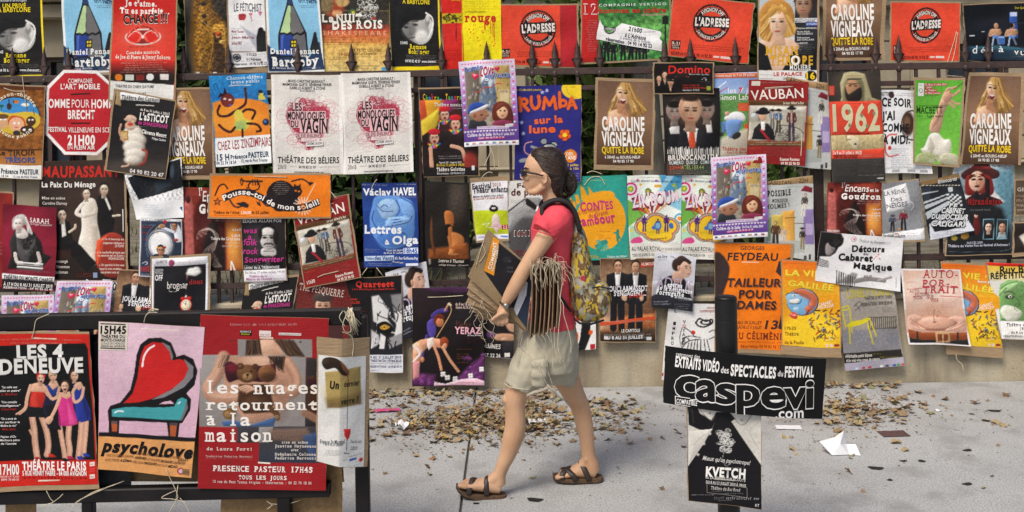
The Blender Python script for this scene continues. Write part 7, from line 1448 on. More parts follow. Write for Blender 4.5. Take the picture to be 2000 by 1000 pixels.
def d_chair():
 p=N(C1,[486,66,1002,97,938,830,482,786],'d8b4c4')
 p.g(480,66,1002,640,'dcbccb','d0a8bc'); p.p([480,620,970,650,936,834,478,790],'d89a5e'); p.n(.02,60,3); K='0f0d10'
 p.p([486,606,966,636,964,656,484,626],K)
 p.p([540,478,590,462,640,400,660,320,672,230,690,180,730,150,790,146,840,170,860,220,866,240,900,230,945,252,966,310,950,380,910,420,934,450,930,500,890,566,530,548,528,500],K,sm=0)
 p.p([606,466,650,420,676,340,690,240,710,190,750,168,800,172,834,206,842,258,880,252,916,264,922,310,890,370,800,420,740,446,680,462],'c4201f',sm=0)
 p.p([792,166,834,188,850,240,842,262,832,214],'7a787c'); p.p([900,250,946,290,944,340,900,390,800,440,740,450,840,400,900,350,922,300],'7a787c'); p.l([700,286,708,240,730,204,758,186],9,'f0e8ea')
 p.p([548,496,620,484,800,488,850,484,868,450,890,440,914,452,912,496,884,552,548,530],'3f9aa0'); p.p([910,452,918,490,890,552,880,550,900,500],'6a6a6e'); p.l([562,512,580,504,604,506],7,'e8f0f0'); p.l([870,470,880,462],6,'e8f0f0')
 p.p([778,472,850,470,834,456,800,460],'d4aec0'); p.p([532,548,586,548,584,612,534,608],K); p.p([546,550,574,552,574,606,548,604],'a8542c'); p.p([546,550,574,552,574,566,548,566],'5a4a4a'); p.p([816,560,880,562,872,632,826,630],K); p.p([830,570,866,572,860,628,834,626],'a8542c'); p.p([828,562,870,564,868,576,830,574],'4a4044')
 p.tri([488,68,630,76,626,210,486,204],'d9cfc2'); p.tri([496,74,618,80,618,85,496,79],K); p.tri([496,192,616,198,616,203,496,197],K)
 p.t('15H45',496,88,620,124,K,4,rot=1.5); p.t('THÉÂTRE DU',498,131,616,145,K,2,rot=1.5); p.t('MONTE-CHARGE',498,149,616,163,K,3,rot=1.5); p.t('22 PLACE DE L’HORLOGE',498,167,614,177,'444',0,rot=1.5); p.t('AVIGNON. Résa : 04 90 85 62 48',498,180,614,190,K,2,rot=1.5)
 p.t('psycholove',504,642,944,700,K,5,sh=.22,rot=4.5)
 for t,x0,x1,y,r_ in (('DE MÉLISSA',670,742,706,4),('DRIGEARD',746,826,712,4),('& VINCENT',832,890,720,4),('JUILLET',874,924,732,4),('MISE EN SCÈNE JEANNE',524,656,712,4),('ARÈNES',662,720,726,4),('ET PHILIPPE',726,788,734,4),('PEYRAND LACROIX',792,910,742,4),('AVEC PIERRE',516,586,734,4),('AZÉMA',590,648,740,4),('MÉLISSA',652,704,748,4),('DRIGEARD',706,774,752,4),('NICOLAS',776,824,760,4),('MÉDAD',828,872,766,4)):
  p.t(t,x0,y,x1,y+12,K if t in ('DRIGEARD','JUILLET','ARÈNES','PEYRAND LACROIX','AZÉMA','MÉDAD')else '8a5a34',3 if t in ('DRIGEARD','JUILLET','ARÈNES','PEYRAND LACROIX','AZÉMA','MÉDAD')else 0,rot=r_)
 p.e(888,796,17,16,'8a2230'); p.e(888,796,12,10,'d8b0b8'); p.tri([896,784,930,788,928,818,894,812],'8a6a44'); p.k_(898,792,926,812,1,K); p.l([692,103,880,112],5,'e8dccc',sm=0); return p
def d_bear():
 p=N(C2,[28,124,596,140,585,903,18,895],'98191f'); p.vol=0.19
 p.r(193,232,522,312,'8b8684'); p.p([22,302,496,312,490,620,24,618],'8d8886'); p.g(22,302,200,620,'a29d9a','7d7876'); p.p([496,314,560,318,556,622,490,620],'2a2626'); p.p([188,616,286,618,284,690,186,690],'8a1a1e'); p.p([188,616,558,620,556,780,286,774,286,690,190,690],'35343a'); p.g(286,690,560,780,'3a3a40','2a3244',a=.8); p.p([286,620,350,620,330,690,286,690],'8a8684')
 SK='c59a80'
 p.p([230,234,360,234,400,302,240,306],SK,S=4); p.e(320,262,30,26,'dab498',.7,S=30); p.p([230,234,290,234,300,302,226,304],'2c1f19',S=6); p.p([352,234,440,236,490,308,420,306],'33241d',S=8)
 p.strands([240,232,290,232],[222,304,300,304],16,['1c1310','4a3426','6a4c36'],4,4,.6,2); p.strands([360,232,440,234],[410,306,492,308],20,['1c1310','4a3426','6a4c36'],4,4,.6,3)
 p.p([140,306,380,310,420,360,436,450,400,540,340,580,240,600,200,560,120,470],'b98e76',S=8); p.e(300,330,70,26,'d8b298',.7,S=30); p.e(380,470,40,90,'8a6350',.6,S=50); p.e(280,585,80,24,'9a7260',.7,S=30)
 p.l([130,310,100,390,62,448,92,490,200,490,262,468],54,'a87c66',S=8); p.l([124,310,94,390,58,444,90,480,200,482,258,462],26,'d2aa90',.8,S=20); p.l([410,330,450,400,440,466,350,458,250,450],48,'a1765f',S=8); p.l([416,330,456,400,440,456,350,450,250,444],22,'cba288',.8,S=18); p.p([326,308,404,308,394,372,350,334],'2c1f19',S=5); p.strands([330,306,400,306],[340,350,396,380],14,['1c1310','5a4030','7a5a42'],4,4,.6,5); p.strands([120,304,160,304],[96,360,140,350],8,['3a2a20','5a4030'],4,3,.5,6)
 p.p([134,350,160,330,200,350,250,346,330,350,360,340,354,400,300,420,200,410,150,420],'34101a',S=4,sm=1); p.e(170,360,26,20,'7a1c2c',.8,S=20); p.e(334,362,18,16,'6a1826',.8,S=16)
 p.e(234,384,46,40,'5a3820',S=6); p.e(226,372,30,22,'7a5232',.7,S=20); p.e(204,350,16,14,'4a2c1a',S=4); p.e(270,352,15,13,'4a2c1a',S=4); p.e(204,350,8,7,'8a6040',.7,S=6); p.e(236,396,22,16,'94724c',S=5); p.e(236,388,7,5,'140d0a'); p.l([236,393,236,402,228,406],2.5,'2a1a12'); p.e(220,372,4,4,'0c0806'); p.e(252,372,4,4,'0c0806'); p.e(221,371,1.5,1.5,'eee'); p.e(322,384,40,38,'6a4228',S=5); p.e(312,374,24,20,'8a5e3c',.6,S=18); p.e(330,400,34,20,'2e1a10',.6,S=16)
 p.p([200,430,330,430,350,520,330,556,220,560,190,520],'3e2616',S=8); p.e(270,520,50,34,'5e4028',.7,S=30); p.l([330,540,360,556,366,580],26,'5a3e26',S=5); p.e(364,578,12,10,'8a6a46',S=4); p.e(156,560,30,26,'6a4c2c',S=6); p.e(150,564,16,14,'94744c',.8,S=8); p.n(.16,9,4,(120,340,380,600))
 for i in range(4):p.l([192+i*13,452+i*5,226+i*12,440+i*5,254+i*10,444+i*6],13,'8f6650',.8,S=4); p.l([194+i*13,449+i*5,226+i*12,437+i*5,252+i*10,441+i*6],7,'d6ae94',.9,S=5)
 p.p([120,596,180,590,250,612,360,576,352,618,130,616],'3c5a86',S=5); p.n(.1,8,7,(120,580,360,618)); p.p([496,400,530,392,556,420,556,560,500,570],'3e2616',S=6); p.p([500,410,550,400,552,430,500,440],'34101a',S=4); p.l([490,560,550,590],34,'8f6a56',S=8); p.p([330,630,500,626,520,660,460,690,350,680],'8a6a58',.7,S=14); p.p([480,660,556,640,556,770,520,770],'334e7c',.8,S=12); p.n(.1,12,9,(286,620,560,780))
 p.tri([202,190,254,192,254,215,202,213],'141012'); p.t('PRESENCE',204,193,252,201,'d8d4d0',2); p.t('Pasteur',208,203,248,211,'c8c02a',2); p.tri([288,192,340,194,340,220,288,218],'e0d4d0'); p.k_(292,206,336,216,1,'8a2a2a'); p.tri([374,202,474,205,474,216,374,213],'d8d0cc'); p.k_(378,204,470,214,1,'a08080'); p.k_(160,156,462,176,1,'e0c0bc')
 W_='efe9e2'
 for t,x0,x1,y0,y1 in (('les',58,196,416,470),('nuages',262,548,430,472),('retournent',52,548,496,544),('à',52,94,570,612),('la',160,248,558,612),('maison',48,346,640,684)):
  up=any(c in 'lthdàé' for c in t); h=(y1-y0); p.t(t,x0,y0 if up else y0-h*.33,x1,y1,W_,2,mono=1,sf=1)
 p.t('de Laura Forti',56,710,256,724,'e0ccc4',2,mono=1,sf=1); p.t('Traduction Federica Martucci',52,746,258,755,'d8b8b0',2,mono=1,sf=1); p.k_(52,757,256,765,1,'c89a94')
 for t,x0,x1,y in (('mise en scène',388,504,682),('Justine Heynemann',358,542,699),('avec',430,462,716),('Stéphanie Colonna',358,540,735),('Federica Martucci',358,540,752)):p.t(t,x0,y,x1,y+12,'ddd6d0',2,mono=1,sf=1)
 p.t('PRESENCE PASTEUR 17H45',84,792,528,816,'f0e8e2',2,mono=1,sf=1,rot=.8); p.t('TOUS LES JOURS',198,835,412,852,'f0e8e2',2,mono=1,sf=1,rot=.8); p.t('13 rue du Pont Trouca Avignon - Réservation : 04 32 74 18 54',84,857,522,869,'e8d4cc',1,mono=1,sf=1,rot=.8)
 p.tri([284,774,338,778,338,785,284,781],'e6d8c8'); p.tri([290,221,350,223,350,229,290,227],'e6d8c8')
 for x,y in ((164,237),(470,244),(156,779),(460,784)):p.e(x,y,5,5,'4a3a34')
 return p
def d_glass():
 p=N(C2,[567,280,762,306,752,796,562,744],'dedcd8'); p.vol=0.17
 p.p([594,356,740,346,742,514,604,512],'9a8450',S=3); p.e(650,440,60,60,'b8a060',.5,S=40); p.p([596,470,742,460,742,514,604,512],'6a5430',.6,S=20); p.p([582,320,590,298,620,292,660,306,690,350,692,376,670,372,640,340,600,346],'2a1c16',S=3,sm=1); p.p([660,310,680,330,696,360,690,372,672,350],'7a4a2c',S=4); p.e(600,312,14,10,'3a2c26',S=6)
 p.l([688,366,692,400,690,440],4,'8a2420'); p.l([690,440,688,610],2,'3a3028',.7)
 p.t('Un',616,396,656,428,'221c14',5,jit=.4,rot=4); p.t('dernier',676,402,736,426,'221c14',2,jit=.4,rot=3); p.t('verre ?',664,474,732,500,'221c14',2,jit=.4,rot=3)
 p.p([674,610,702,614,698,648,688,662,678,642],'c8282c',S=2,sm=0); p.l([688,660,686,706],3,'556',sm=0); p.l([676,714,694,722],4,'556',sm=0)
 p.t('Espace St Martial',574,650,680,666,'2c3a4a',1,sf=1,rot=3); p.t('du 8 au 31 juillet',594,664,672,675,'2c3a4a',1,sf=1,rot=3); p.t('Tous les soirs',700,662,746,676,'3a4654',0,sf=1,rot=17); p.t('22h15',702,692,728,706,'3a4654',1,sf=1,rot=16); p.k_(596,696,666,722,3,'667'); p.k_(694,728,748,742,1,'556'); p.k_(672,742,690,748,1,'446'); p.r(696,746,724,756,'3a5ab0'); p.e(741,762,8,9,'c0282c'); return p
def d_vinyl():
 p=N(C4,[226,262,940,320,922,587,216,514],'0e0d0f')
 W_='f0eeec'
 p.t('retrouvez des',272,285,372,302,'dcdad8',1,rot=4.5); p.t('EXTRAITS VIDÉO',268,304,456,348,W_,4,rot=5.2); p.t('des',462,340,496,368,W_,1,rot=4); p.t('SPECTACLES',504,332,704,378,W_,4,rot=4); p.t('du',712,360,736,384,W_,1,rot=4); p.t('FESTIVAL',744,344,880,388,W_,4,rot=3)
 ls=[('c',262,380,372,484),('a',350,394,452,492),('s',436,408,530,500),('p',524,412,634,508),('e',632,424,752,520),('v',732,430,850,524),('i',836,404,880,527)]
 for ch,x0,y0,x1,y1 in ls:
  cap=(y1-y0)*(1.34 if ch!='i' else 1.0); p.t(ch,x0,y1-cap,x1,y1,W_,5); p.t(ch,x0+2.5,y1-cap+2,x1-2.5,y1-2,'0e0d0f',3)
 p.t('.com',700,524,832,570,W_,2,rot=1); p.tri([266,478,330,484,330,522,266,516],W_); p.tri([269,481,330,487,330,519,269,513],'0e0d0f'); p.t('COMPATIBLE',272,490,360,510,W_,2,rot=4); return p
def d_tie():
 p=N(C4,[322,498,650,514,650,986,328,946],'111013'); p.vol=0.11
 p.p([322,498,650,514,652,790,560,660,520,600,446,600,400,700,326,804],'d3cfc6',S=2); p.p([322,498,352,500,380,560,430,590,452,556,510,556,536,586,512,604,600,720,652,800,652,960,326,960,326,796,400,690,446,600,440,632,380,634,330,610],'141216',S=2); p.n(.03,40,3)
 p.p([328,640,330,780,396,690,436,630,380,634],'d6d2c9',S=2); p.p([352,500,452,520,452,556,428,590,384,556],'dcd8d0',S=2); p.p([516,540,600,522,606,570,566,612,530,576],'dcd8d0',S=2); p.l([360,512,394,562,430,592,446,570],3,'6a6660'); p.l([604,530,606,570,566,614,524,572],3,'6a6660'); p.l([340,520,352,600],8,'2a282a'); p.l([640,600,600,640,640,720],3,'b0aca4'); p.l([350,700,400,650],3,'b0aca4')
 for x,y in ((422,558),(424,652),(398,696),(372,744),(562,590)):p.e(x,y,7,7,'8a8680'); p.e(x-1,y-1,5,5,'c8c4bc')
 p.sc(492,692,34,44,46,'d8d6d2',2.2,5); p.sc(488,670,56,40,10,'b8b6b2',2,6); p.l([486,730,480,770,500,796,516,770],2,'b8b6b2'); p.l([446,546,530,552],5,'d8cfbe',sm=0); p.l([444,851,532,860],5,'d8cfbe',sm=0)
 p.t('LA COMPAGNIE HABITE AU 8 !',432,508,542,518,'3a3836',1,rot=3); p.k_(474,522,500,530,1,'777'); p.t("Mieux qu'un psychotrope!",392,749,602,768,'dedad6',1,jit=.5,sh=.25,rot=6)
 p.k_(488,798,580,808,1,'bbb'); p.t('KVETCH',406,798,582,838,'f2f0ec',5,rot=4); p.t('ou LA PENSÉE SUR ÉCOUTE',404,836,582,848,'dedad6',1,jit=.4,rot=5.5); p.t('DU 8 AU 31 JUILLET 2010 À 19H25',406,858,584,870,'e0dcd8',2,rot=6)
 p.tri([408,870,588,890,588,892,408,872],'8a8680'); p.tri([408,910,588,935,588,937,408,912],'8a8680'); p.tri([408,870,410,870,410,912,408,912],'8a8680'); p.tri([586,890,588,890,588,937,586,937],'8a8680'); p.t('Théâtre du Roi René',424,882,556,896,'dedad6',0,sf=1,sh=.3,rot=6); p.k_(430,902,560,910,1,'aaa'); p.k_(430,912,574,922,1,'ccc'); p.k_(340,916,440,926,1,'ccc'); p.k_(440,926,640,950,1,'ccc'); p.k_(460,944,520,952,1,'ccc'); p.t('RT',622,962,640,974,'ccc',1); return p
GR='posters tied to the black barrier'
put(d_quartet(),'red and black poster of four women in bright dresses on the black barrier',Y=YP,board=(3,4,1,10),boardmat=M_BOARD,group=GR,twine=[[64,660,68,645,72,625,84,618,98,612],[92,957,100,972,105,980,82,986],[105,980,118,970,125,963]],nz=.003)
put(d_chair(),'pink poster of a red heart-shaped armchair on the black barrier',Y=YP,board=(0,0,0,0),group=GR,twine=[[283,629,287,615,296,609,310,609],[287,615,298,605,312,604],[327,915,335,932,346,955,350,968],[346,955,330,962,318,970,340,972,366,978],[350,968,340,985,332,1000],[354,970,366,985,372,1000],[350,945,346,975]])
put(d_bear(),'large dark red poster of a torso with a teddy bear on the black barrier',Y=YP+.004,board=(0,0,0,0),group=GR,nz=.001)
put(d_glass(),'white poster of a dripping red wine glass folded round the barrier post',Y=YP-.03,board=(3,34,6,1),group=GR,warp=lambda u,v:-.16*np.clip(u-.48,0,2)**1.2,nz=.001,curl=(0,0),wob=0,twine=[[675,640,690,650,694,668,692,690],[683,606,676,625,680,640,690,640,684,610],[678,600,684,612,692,632],[680,630,670,612,676,600]])
# boards tied behind the barrier and the strings hanging from it
def back_board(Q,label,Y,m_):
 d=N(FF,Q,'8a6f4c'); d.n(.06,20,3); r=put(d,label,Y=Y,nz=.001,name='cardboard_sheet',cat_='cardboard',group='cardboard sheets tied behind the barrier',board=(0,0,0,0),boardmat=m_); return r
back_board([14,640,70,640,72,1040,12,1040],'narrow brown cardboard sheet behind the four women poster',YR+.07,M_BOARD)
back_board([250,700,660,700,672,940,240,940],'wide brown cardboard sheet behind the pink armchair poster',YR+.075,M_BOARD)
back_board([434,910,560,910,560,1050,430,1050],'brown cardboard sheet hanging low beneath the teddy bear poster',YR+.06,M_BOARD)
back_board([556,900,668,900,668,1050,556,1050],'brown cardboard sheet hanging low left of the barrier end post',YR+.064,M_BOARD)
d=N(FF,[-20,652,262,652,258,962,-20,968],'2a2a2e'); d.n(.15,60,3); d.l([150,690,198,664],1,'999',.4)
put(d,'dark grey back of a sheet seen between the four women and armchair posters',Y=YR+.055,name='poster',group=GR)
def strings(name,lines,y,label):
 m=MB()
 for T in lines:
  P=np.array(cat(pairs(T),5)); m.tube([tuple(q)for q in W(P[:,0],P[:,1],y)],.0013,6)
 o=m.build(name,M_TWINE,None,True); tag(o,label,'string','loose strings on the barrier'); return o
strings('string',[[140,994,150,980,172,968,200,955,242,940],[150,982,180,962,215,950,242,940],[146,985,165,972,210,952]],YP-.012,'loose pale strings between the four women and armchair posters')
strings('string',[[520,978,530,985,528,990,522,994],[526,984,550,985,570,982,586,977],[522,980,534,988]],YP+.03,'short knotted string below the teddy bear poster')
m=MB(); rn=random.Random(3)
for _ in range(16):
 x,y=rn.uniform(676,690),rn.uniform(600,610); m.tube([V(x,y,YR-.004),V(x+rn.uniform(-4,8),y+rn.uniform(10,20),YR-.02),V(x+rn.uniform(0,18),y+rn.uniform(22,46),YR-.006)],.002,6)
tag(m.build('string',M_TWINE,None,True),'thick frayed bundle of twine at the corner of the barrier','string','loose strings on the barrier')
# bollard with its two signs
YO=4.05; bx0=V(1417.5,578,YO); rb=.0445
bol=empty('bollard',(bx0.x,YO,0),'black metal bollard with two signs tied to it','bollard')
m=MB(); zt=bx0.z
m.tube([(bx0.x,YO,0),(bx0.x,YO,zt-.10)],[rb,rb],40,caps=False); m.tube([(bx0.x,YO,zt-.10),(bx0.x,YO,zt-.094),(bx0.x,YO,zt-.09)],[rb,rb*.965,rb],40,caps=False); m.tube([(bx0.x,YO,zt-.09),(bx0.x,YO,zt-.012)],[rb,rb],40,caps=False)
m.build('post',M_BLACK,bol,True)
m=MB(); m.tube([(bx0.x,YO,zt-.012),(bx0.x,YO,zt-.005),(bx0.x,YO,zt),(bx0.x,YO,zt+.002)],[rb*1.01,rb*.97,rb*.85,.001],40); m.build('cap',M_BLACK,bol,True)
put(d_vinyl(),'wide black sign with white outlined letters on the bollard',Y=YO-rb-.008,curl=(-.05,0),group='signs tied to the bollard',nz=.001,lift=[(1,1,.0,.3)],board=(0,0,0,0),boardmat=M_BLACK,name='sign',cat_='sign',wob=.3)
put(d_tie(),'black poster of a white shirt collar and dark tie at the foot of the bollard',Y=YO-rb-.028,board=(1,1,1,1),group='signs tied to the bollard',nz=.0015)
# ---------------------------------------------------------------- the walking woman
YW=4.77; U=YW/F
def Pt(x,y,d=0.):p=V(x,y,YW); p.y+=d*U; return p
def fuse(mb,name,mt,parent,vox,it=6,disp=None,fac=.5):
 """overlapping solids grown together into one continuous surface"""
 me=bpy.data.meshes.new('t'); me.from_pydata(mb.v,[],mb.f); o=bpy.data.objects.new('t',me); COL.objects.link(o)
 r=o.modifiers.new('r','REMESH'); r.mode='VOXEL'; r.voxel_size=vox
 s=o.modifiers.new('s','SMOOTH'); s.factor=fac; s.iterations=it
 bpy.context.view_layer.update(); e=o.evaluated_get(bpy.context.evaluated_depsgraph_get()); m=e.to_mesh()
 n=len(m.vertices); v=np.zeros(n*3); m.vertices.foreach_get('co',v); v=v.reshape(-1,3); nr=np.zeros(n*3); m.vertices.foreach_get('normal',nr); nr=nr.reshape(-1,3)
 f=[tuple(p.vertices)for p in m.polygons]; e.to_mesh_clear(); bpy.data.objects.remove(o)
 if disp is not None:v=v+nr*disp(v)[:,None]
 return mesh(name,v,f,mt,parent,True)
def slices(mb,L,ex=2.0,n=28,dc=0.):
 v=[]
 for s in L:
  y,xf,xb,hw=s[:4]; d0=s[4]if len(s)>4 else dc; c=(xf+xb)/2; a=(xb-xf)/2
  for j in range(n):
   q=2*math.pi*j/n; cx,sx=math.cos(q),math.sin(q)
   v.append(Pt(c+a*math.copysign(abs(cx)**(2/ex),cx),y,d0+hw*math.copysign(abs(sx)**(2/ex),sx)))
 k=len(L); f=[(i*n+j,i*n+(j+1)%n,(i+1)*n+(j+1)%n,(i+1)*n+j)for i in range(k-1)for j in range(n)]
 mb.add(v,f+[tuple(range(n-1,-1,-1)),tuple(range((k-1)*n,k*n))])
def limb(mb,J,n=16,flat=None):
 P=[Pt(*j[:3])for j in J]; C=cat([tuple(p)+(j[3],j[4]if len(j)>4 else j[3])for p,j in zip(P,J)],5)
 mb.tube([c[:3]for c in C],[c[3]*U for c in C],n,side=(0,1,0),flat=[c[4]*U for c in C])
def blob(mb,x,y,d,rx,ry,rz):mb.ball(Pt(x,y,d),rx*U,ry*U,rz*U)
M_SKIN=mat('skin',(.57,.35,.215),.5,(.48,.275,.16),7,.15,180,sss=.12,spec=.35)
M_HAIR=mat('dark_brown_hair',(.014,.008,.006),.38,(.030,.017,.012),26,.4,60,stretch=(1,1,3.2),spec=.4); M_HAIR2=mat('light_brown_hair',(.06,.034,.022),.4)
M_SHIRT=mat('coral_jersey',(.74,.07,.095),.85,(.64,.05,.075),7,.6,16)
M_SHORT=mat('khaki_cotton',(.42,.39,.30),.9,(.35,.32,.24),8,.6,22)
M_LEATHER=mat('dark_brown_leather',(.024,.015,.012),.5)
M_CORK=mat('cork_sole',(.13,.075,.04),.9,(.08,.045,.025),90)
M_LENS=mat('dark_lens',(.015,.016,.02),.12)
M_STRAP=mat('black_webbing',(.014,.014,.016),.8,None,8,.3,120)
M_TAPE=mat('khaki_tape',(.42,.37,.29),.9)
M_STEEL=mat('brushed_steel',(.32,.30,.28),.35,metal=.8)
wo=empty('person',tuple(Pt(1045,955)),'woman walking left in a coral t-shirt, khaki shorts and sandals, sunglasses on, hugging cardboard sheets','person')
b=MB()
slices(b,[(290,1054,1078,9),(294,1043,1089,17),(301,1034.5,1097,24),(311,1028,1101,28),(320,1025.2,1103,30),(328,1024,1103,30.5),(334,1024.6,1102,30),(341,1024,1101,30),(349,1023.6,1099,29),(356,1023.6,1096,27),(362,1024,1091,24.5),(368,1025,1084,21),(374,1027.5,1075,16),(378,1032,1066,10),(379.5,1038,1058,5)],2.25)
b.tube([Pt(1024.6,333),Pt(1022,339),Pt(1019,345),Pt(1017.6,348.6)],[1.8*U,2.6*U,3.4*U,3.0*U],10,side=(0,1,0))
for q in (-1,1):blob(b,1021.5,349.2,q*3.4,3.6,2.8,2.4); blob(b,1031,345,q*16,7,8,8)
blob(b,1027,327,0,4,17,3.5); blob(b,1023.6,356.6,0,2.6,6.5,2.0); blob(b,1024.2,362.4,0,2.8,6.0,2.2); blob(b,1030.5,372.5,0,5,8,5); limb(b,[(1034,374,-9,6),(1048,372,-19,7),(1060,362,-25,7)]); limb(b,[(1034,374,9,6),(1048,372,19,7),(1060,362,25,7)])
limb(b,[(1074,358,0,20,20),(1077,380,0,18.5,19),(1081,398,0,20,22),(1084,415,0,28,34)])
for q in (-1,1):
 blob(b,1061.5,347.5,q*29.5,5.2,2.6,8.8); C=[Pt(1061.5+5.6*math.cos(t),347-9.6*math.sin(t),q*(31.5+1.5*math.cos(t)))for t in np.linspace(-1.9,3.0,16)]; b.tube(C,1.7*U,8)
slices(b,[(398,1066,1104,30),(406,1054,1113,58),(420,1047,1118,68),(445,1042,1118,62),(490,1042,1114,54),(540,1044,1108,48),(590,1040,1112,54),(640,1032,1118,60),(690,1026,1120,64),(706,1034,1112,56)],2.3)
# near arm with its hand, far arm
limb(b,[(1090,421,-54,23),(1066,450,-70,18.5),(1047,478,-77,16.2),(1021,518,-80,14),(1009,540,-80,14),(997,561,-77,12.4),(986,582,-74,9.2,8),(984,592,-74,9.6,7.4)])
limb(b,[(985,588,-75,9.8,7.6),(983,597,-75,12,7),(982,604,-74,11.5,6.6)])
def hand(x,y,d,s=1):
 for i,(dx,L,yo)in enumerate(((-12,1.0,-1),(-4.5,1.1,2),(3.5,1.05,3),(11,.86,2))):
  limb(b,[(x+dx*.85,y-2+yo,d,4.1),(x+dx-1.5,y+6*L+yo,d-1*s,3.7),(x+dx-2.5,y+10*L+yo,d+5*s,3.5),(x+dx-1,y+9*L+yo,d+13*s,3.1),(x+dx+1,y+4*L+yo,d+17*s,2.7)],10)
hand(981,606,-76)
limb(b,[(992,599,-78,4.6),(986,594,-84,4.4),(975,598,-85,4.0),(966,605,-83,3.6),(962,610,-81,3.0)],10)
limb(b,[(1090,421,54,25),(1074,470,76,20),(1062,520,84,16),(1036,556,72,15),(1010,588,46,10.5),(1000,600,34,11)]); hand(998,606,34)
limb(b,[(1006,594,36,4.5),(992,592,34,4.2),(982,598,34,3.4)],10)
# legs and feet
limb(b,[(1058,680,-30,30),(1032,725,-38,28),(1012,752,-38,23.2),(1006,769,-38,21.6),(1006,790,-38,19.4),(1006,822,-38,20.2),(1000,848,-38,19.4),(992,874,-38,16),(982,897,-38,13),(976,914,-38,12.6),(974,931,-38,14)]); blob(b,987,769,-38,6,13,10); blob(b,1018,828,-38,7,12,22)
limb(b,[(979,938,-38,11,13),(962,934,-38,14,15),(940,933,-38,11.5,17),(920,932,-38,8.5,19),(908,931,-38,5.5,18)]); limb(b,[(974,915,-38,13,13),(958,926,-38,11,13),(936,932,-38,8,14)])
for i in range(5):limb(b,[(914+i*1.6,931,-54+i*8,5),(902+i*2.4,928.5+i*.4,-54+i*8,4.8-.4*i),(897+i*2.8,927.5+i*.6,-54+i*8,3.8-.3*i)],8)
limb(b,[(1082,680,30,30),(1100,728,34,31),(1113,758,34,25.5),(1123,780,34,22),(1136,806,34,19),(1144,842,34,17.2),(1149,874,34,14.4),(1152,900,34,14.2),(1157,920,34,16),(1160,934,34,15)]); blob(b,1147,906,22,5,3,6)
limb(b,[(1166,937,34,9,13),(1150,931,34,15,15),(1130,932,34,12,17),(1108,936,34,8.5,19),(1096,938,34,6,18)]); limb(b,[(1152,910,34,14,13),(1136,924,34,11,13),(1114,934,34,8,14)])
for i in range(5):limb(b,[(1102+i*1.8,938,18+i*8,5),(1090+i*2.6,939,18+i*8,4.8-.4*i),(1085+i*3,939.5,18+i*8,3.8-.3*i)],8)
fuse(b,'body',M_SKIN,wo,.0042,5)
# hair: swept back into a loose bun
b=MB()
HS=[(286.5,1056,1080,9),(290,1043,1092,19),(296,1036,1099,26),(304,1035.5,1104,30),(314,1038.5,1107,32.5),(324,1042,1109,33.5),(333,1048,1109,33.5),(340,1056,1108,33),(347,1066,1107,32),(358,1070,1105,29),(368,1074,1102,26),(378,1078,1100,22),(386,1084,1097,16)]
slices(b,HS,2.6)
limb(b,[(1097,333,0,10),(1105,342,0,12),(1110,355,0,13),(1112,368,0,10.5),(1108,378,0,6)]); limb(b,[(1102,332,-5,6),(1115,341,-8,7),(1121,355,-7,6.5),(1119,371,-4,6),(1110,383,0,4),(1101,384,0,2.5)]); limb(b,[(1096,340,7,8),(1104,358,10,8),(1109,374,7,5)])
fuse(b,'hair',M_HAIR,wo,.0045,3,lambda v:.0006*np.sin(v[:,2]*420+90*v[:,0]+2*np.sin(v[:,0]*60))+.0007*np.sin(v[:,2]*150-v[:,0]*120))
b=MB()
for (p0,p1,p2)in (((1096,376,-14),(1092,386,-16),(1098,392,-12)),((1104,384,-6),(1100,392,-8),(1092,390,-8)),((1122,350,-8),(1128,362,-8),(1122,380,-4)),((1040,300,-18),(1050,296,-24),(1070,294,-27))):b.tube([Pt(*p0),Pt(*p1),Pt(*p2)],[.8*U,.7*U,.3*U],5)
b.build('hair_strand',M_HAIR,wo,True)
def hs_at(x,y):
 ys=[h[0]for h in HS]; xf,xb,hw=(float(np.interp(y,ys,[h[k]for h in HS]))for k in (1,2,3)); t=(x-(xf+xb)/2)/((xb-xf)/2)
 return hw*max(0.,1-abs(t)**2.6)**(1/2.6)
rn=random.Random(21)
for mt_,nst in ((M_HAIR,90),(M_HAIR2,60)):
 b=MB()
 for _ in range(nst):
  y0=rn.uniform(291,336); x0=float(np.interp(y0,[h[0]for h in HS],[h[1]for h in HS]))+rn.uniform(1,7); x1,y1=rn.uniform(1094,1103),333+(y0-314)*.35+rn.uniform(-4,4); C=[]
  for k in range(9):
   t=k/8; x=x0+(x1-x0)*t; y=y0+(y1-y0)*t-math.sin(t*3.14)*(336-y0)*.16; d=hs_at(x,y)
   if d<4:continue
   C.append(Pt(x,y,-d-.2-rn.uniform(0,.7)))
  if len(C)>3:b.tube(C,rn.uniform(.28,.55)*U,5)
 for _ in range(nst//3):
  q=rn.uniform(0,6.28); C=[Pt(1111+11*math.cos(q+k*.5)*rn.uniform(.9,1.1),357+20*math.sin(q+k*.5),-12-3*math.sin(k))for k in range(5)]; b.tube(C,rn.uniform(.3,.6)*U,5)
 for _ in range(8):
  x,y=rn.uniform(1088,1118),rn.uniform(372,384); b.tube([Pt(x,y,-10),Pt(x+rn.uniform(-6,8),y+rn.uniform(5,10),-12),Pt(x+rn.uniform(-8,12),y+rn.uniform(10,18),-10)],.3*U,4)
 b.build('hair_strand',mt_,wo,True)
b=MB()
for q in (-1,1):b.tube([Pt(1024,329,q*10),Pt(1026,326.6,q*17),Pt(1032,328,q*24)],[1.2*U,1.5*U,.7*U],6)
b.build('eyebrow',M_HAIR,wo,True)
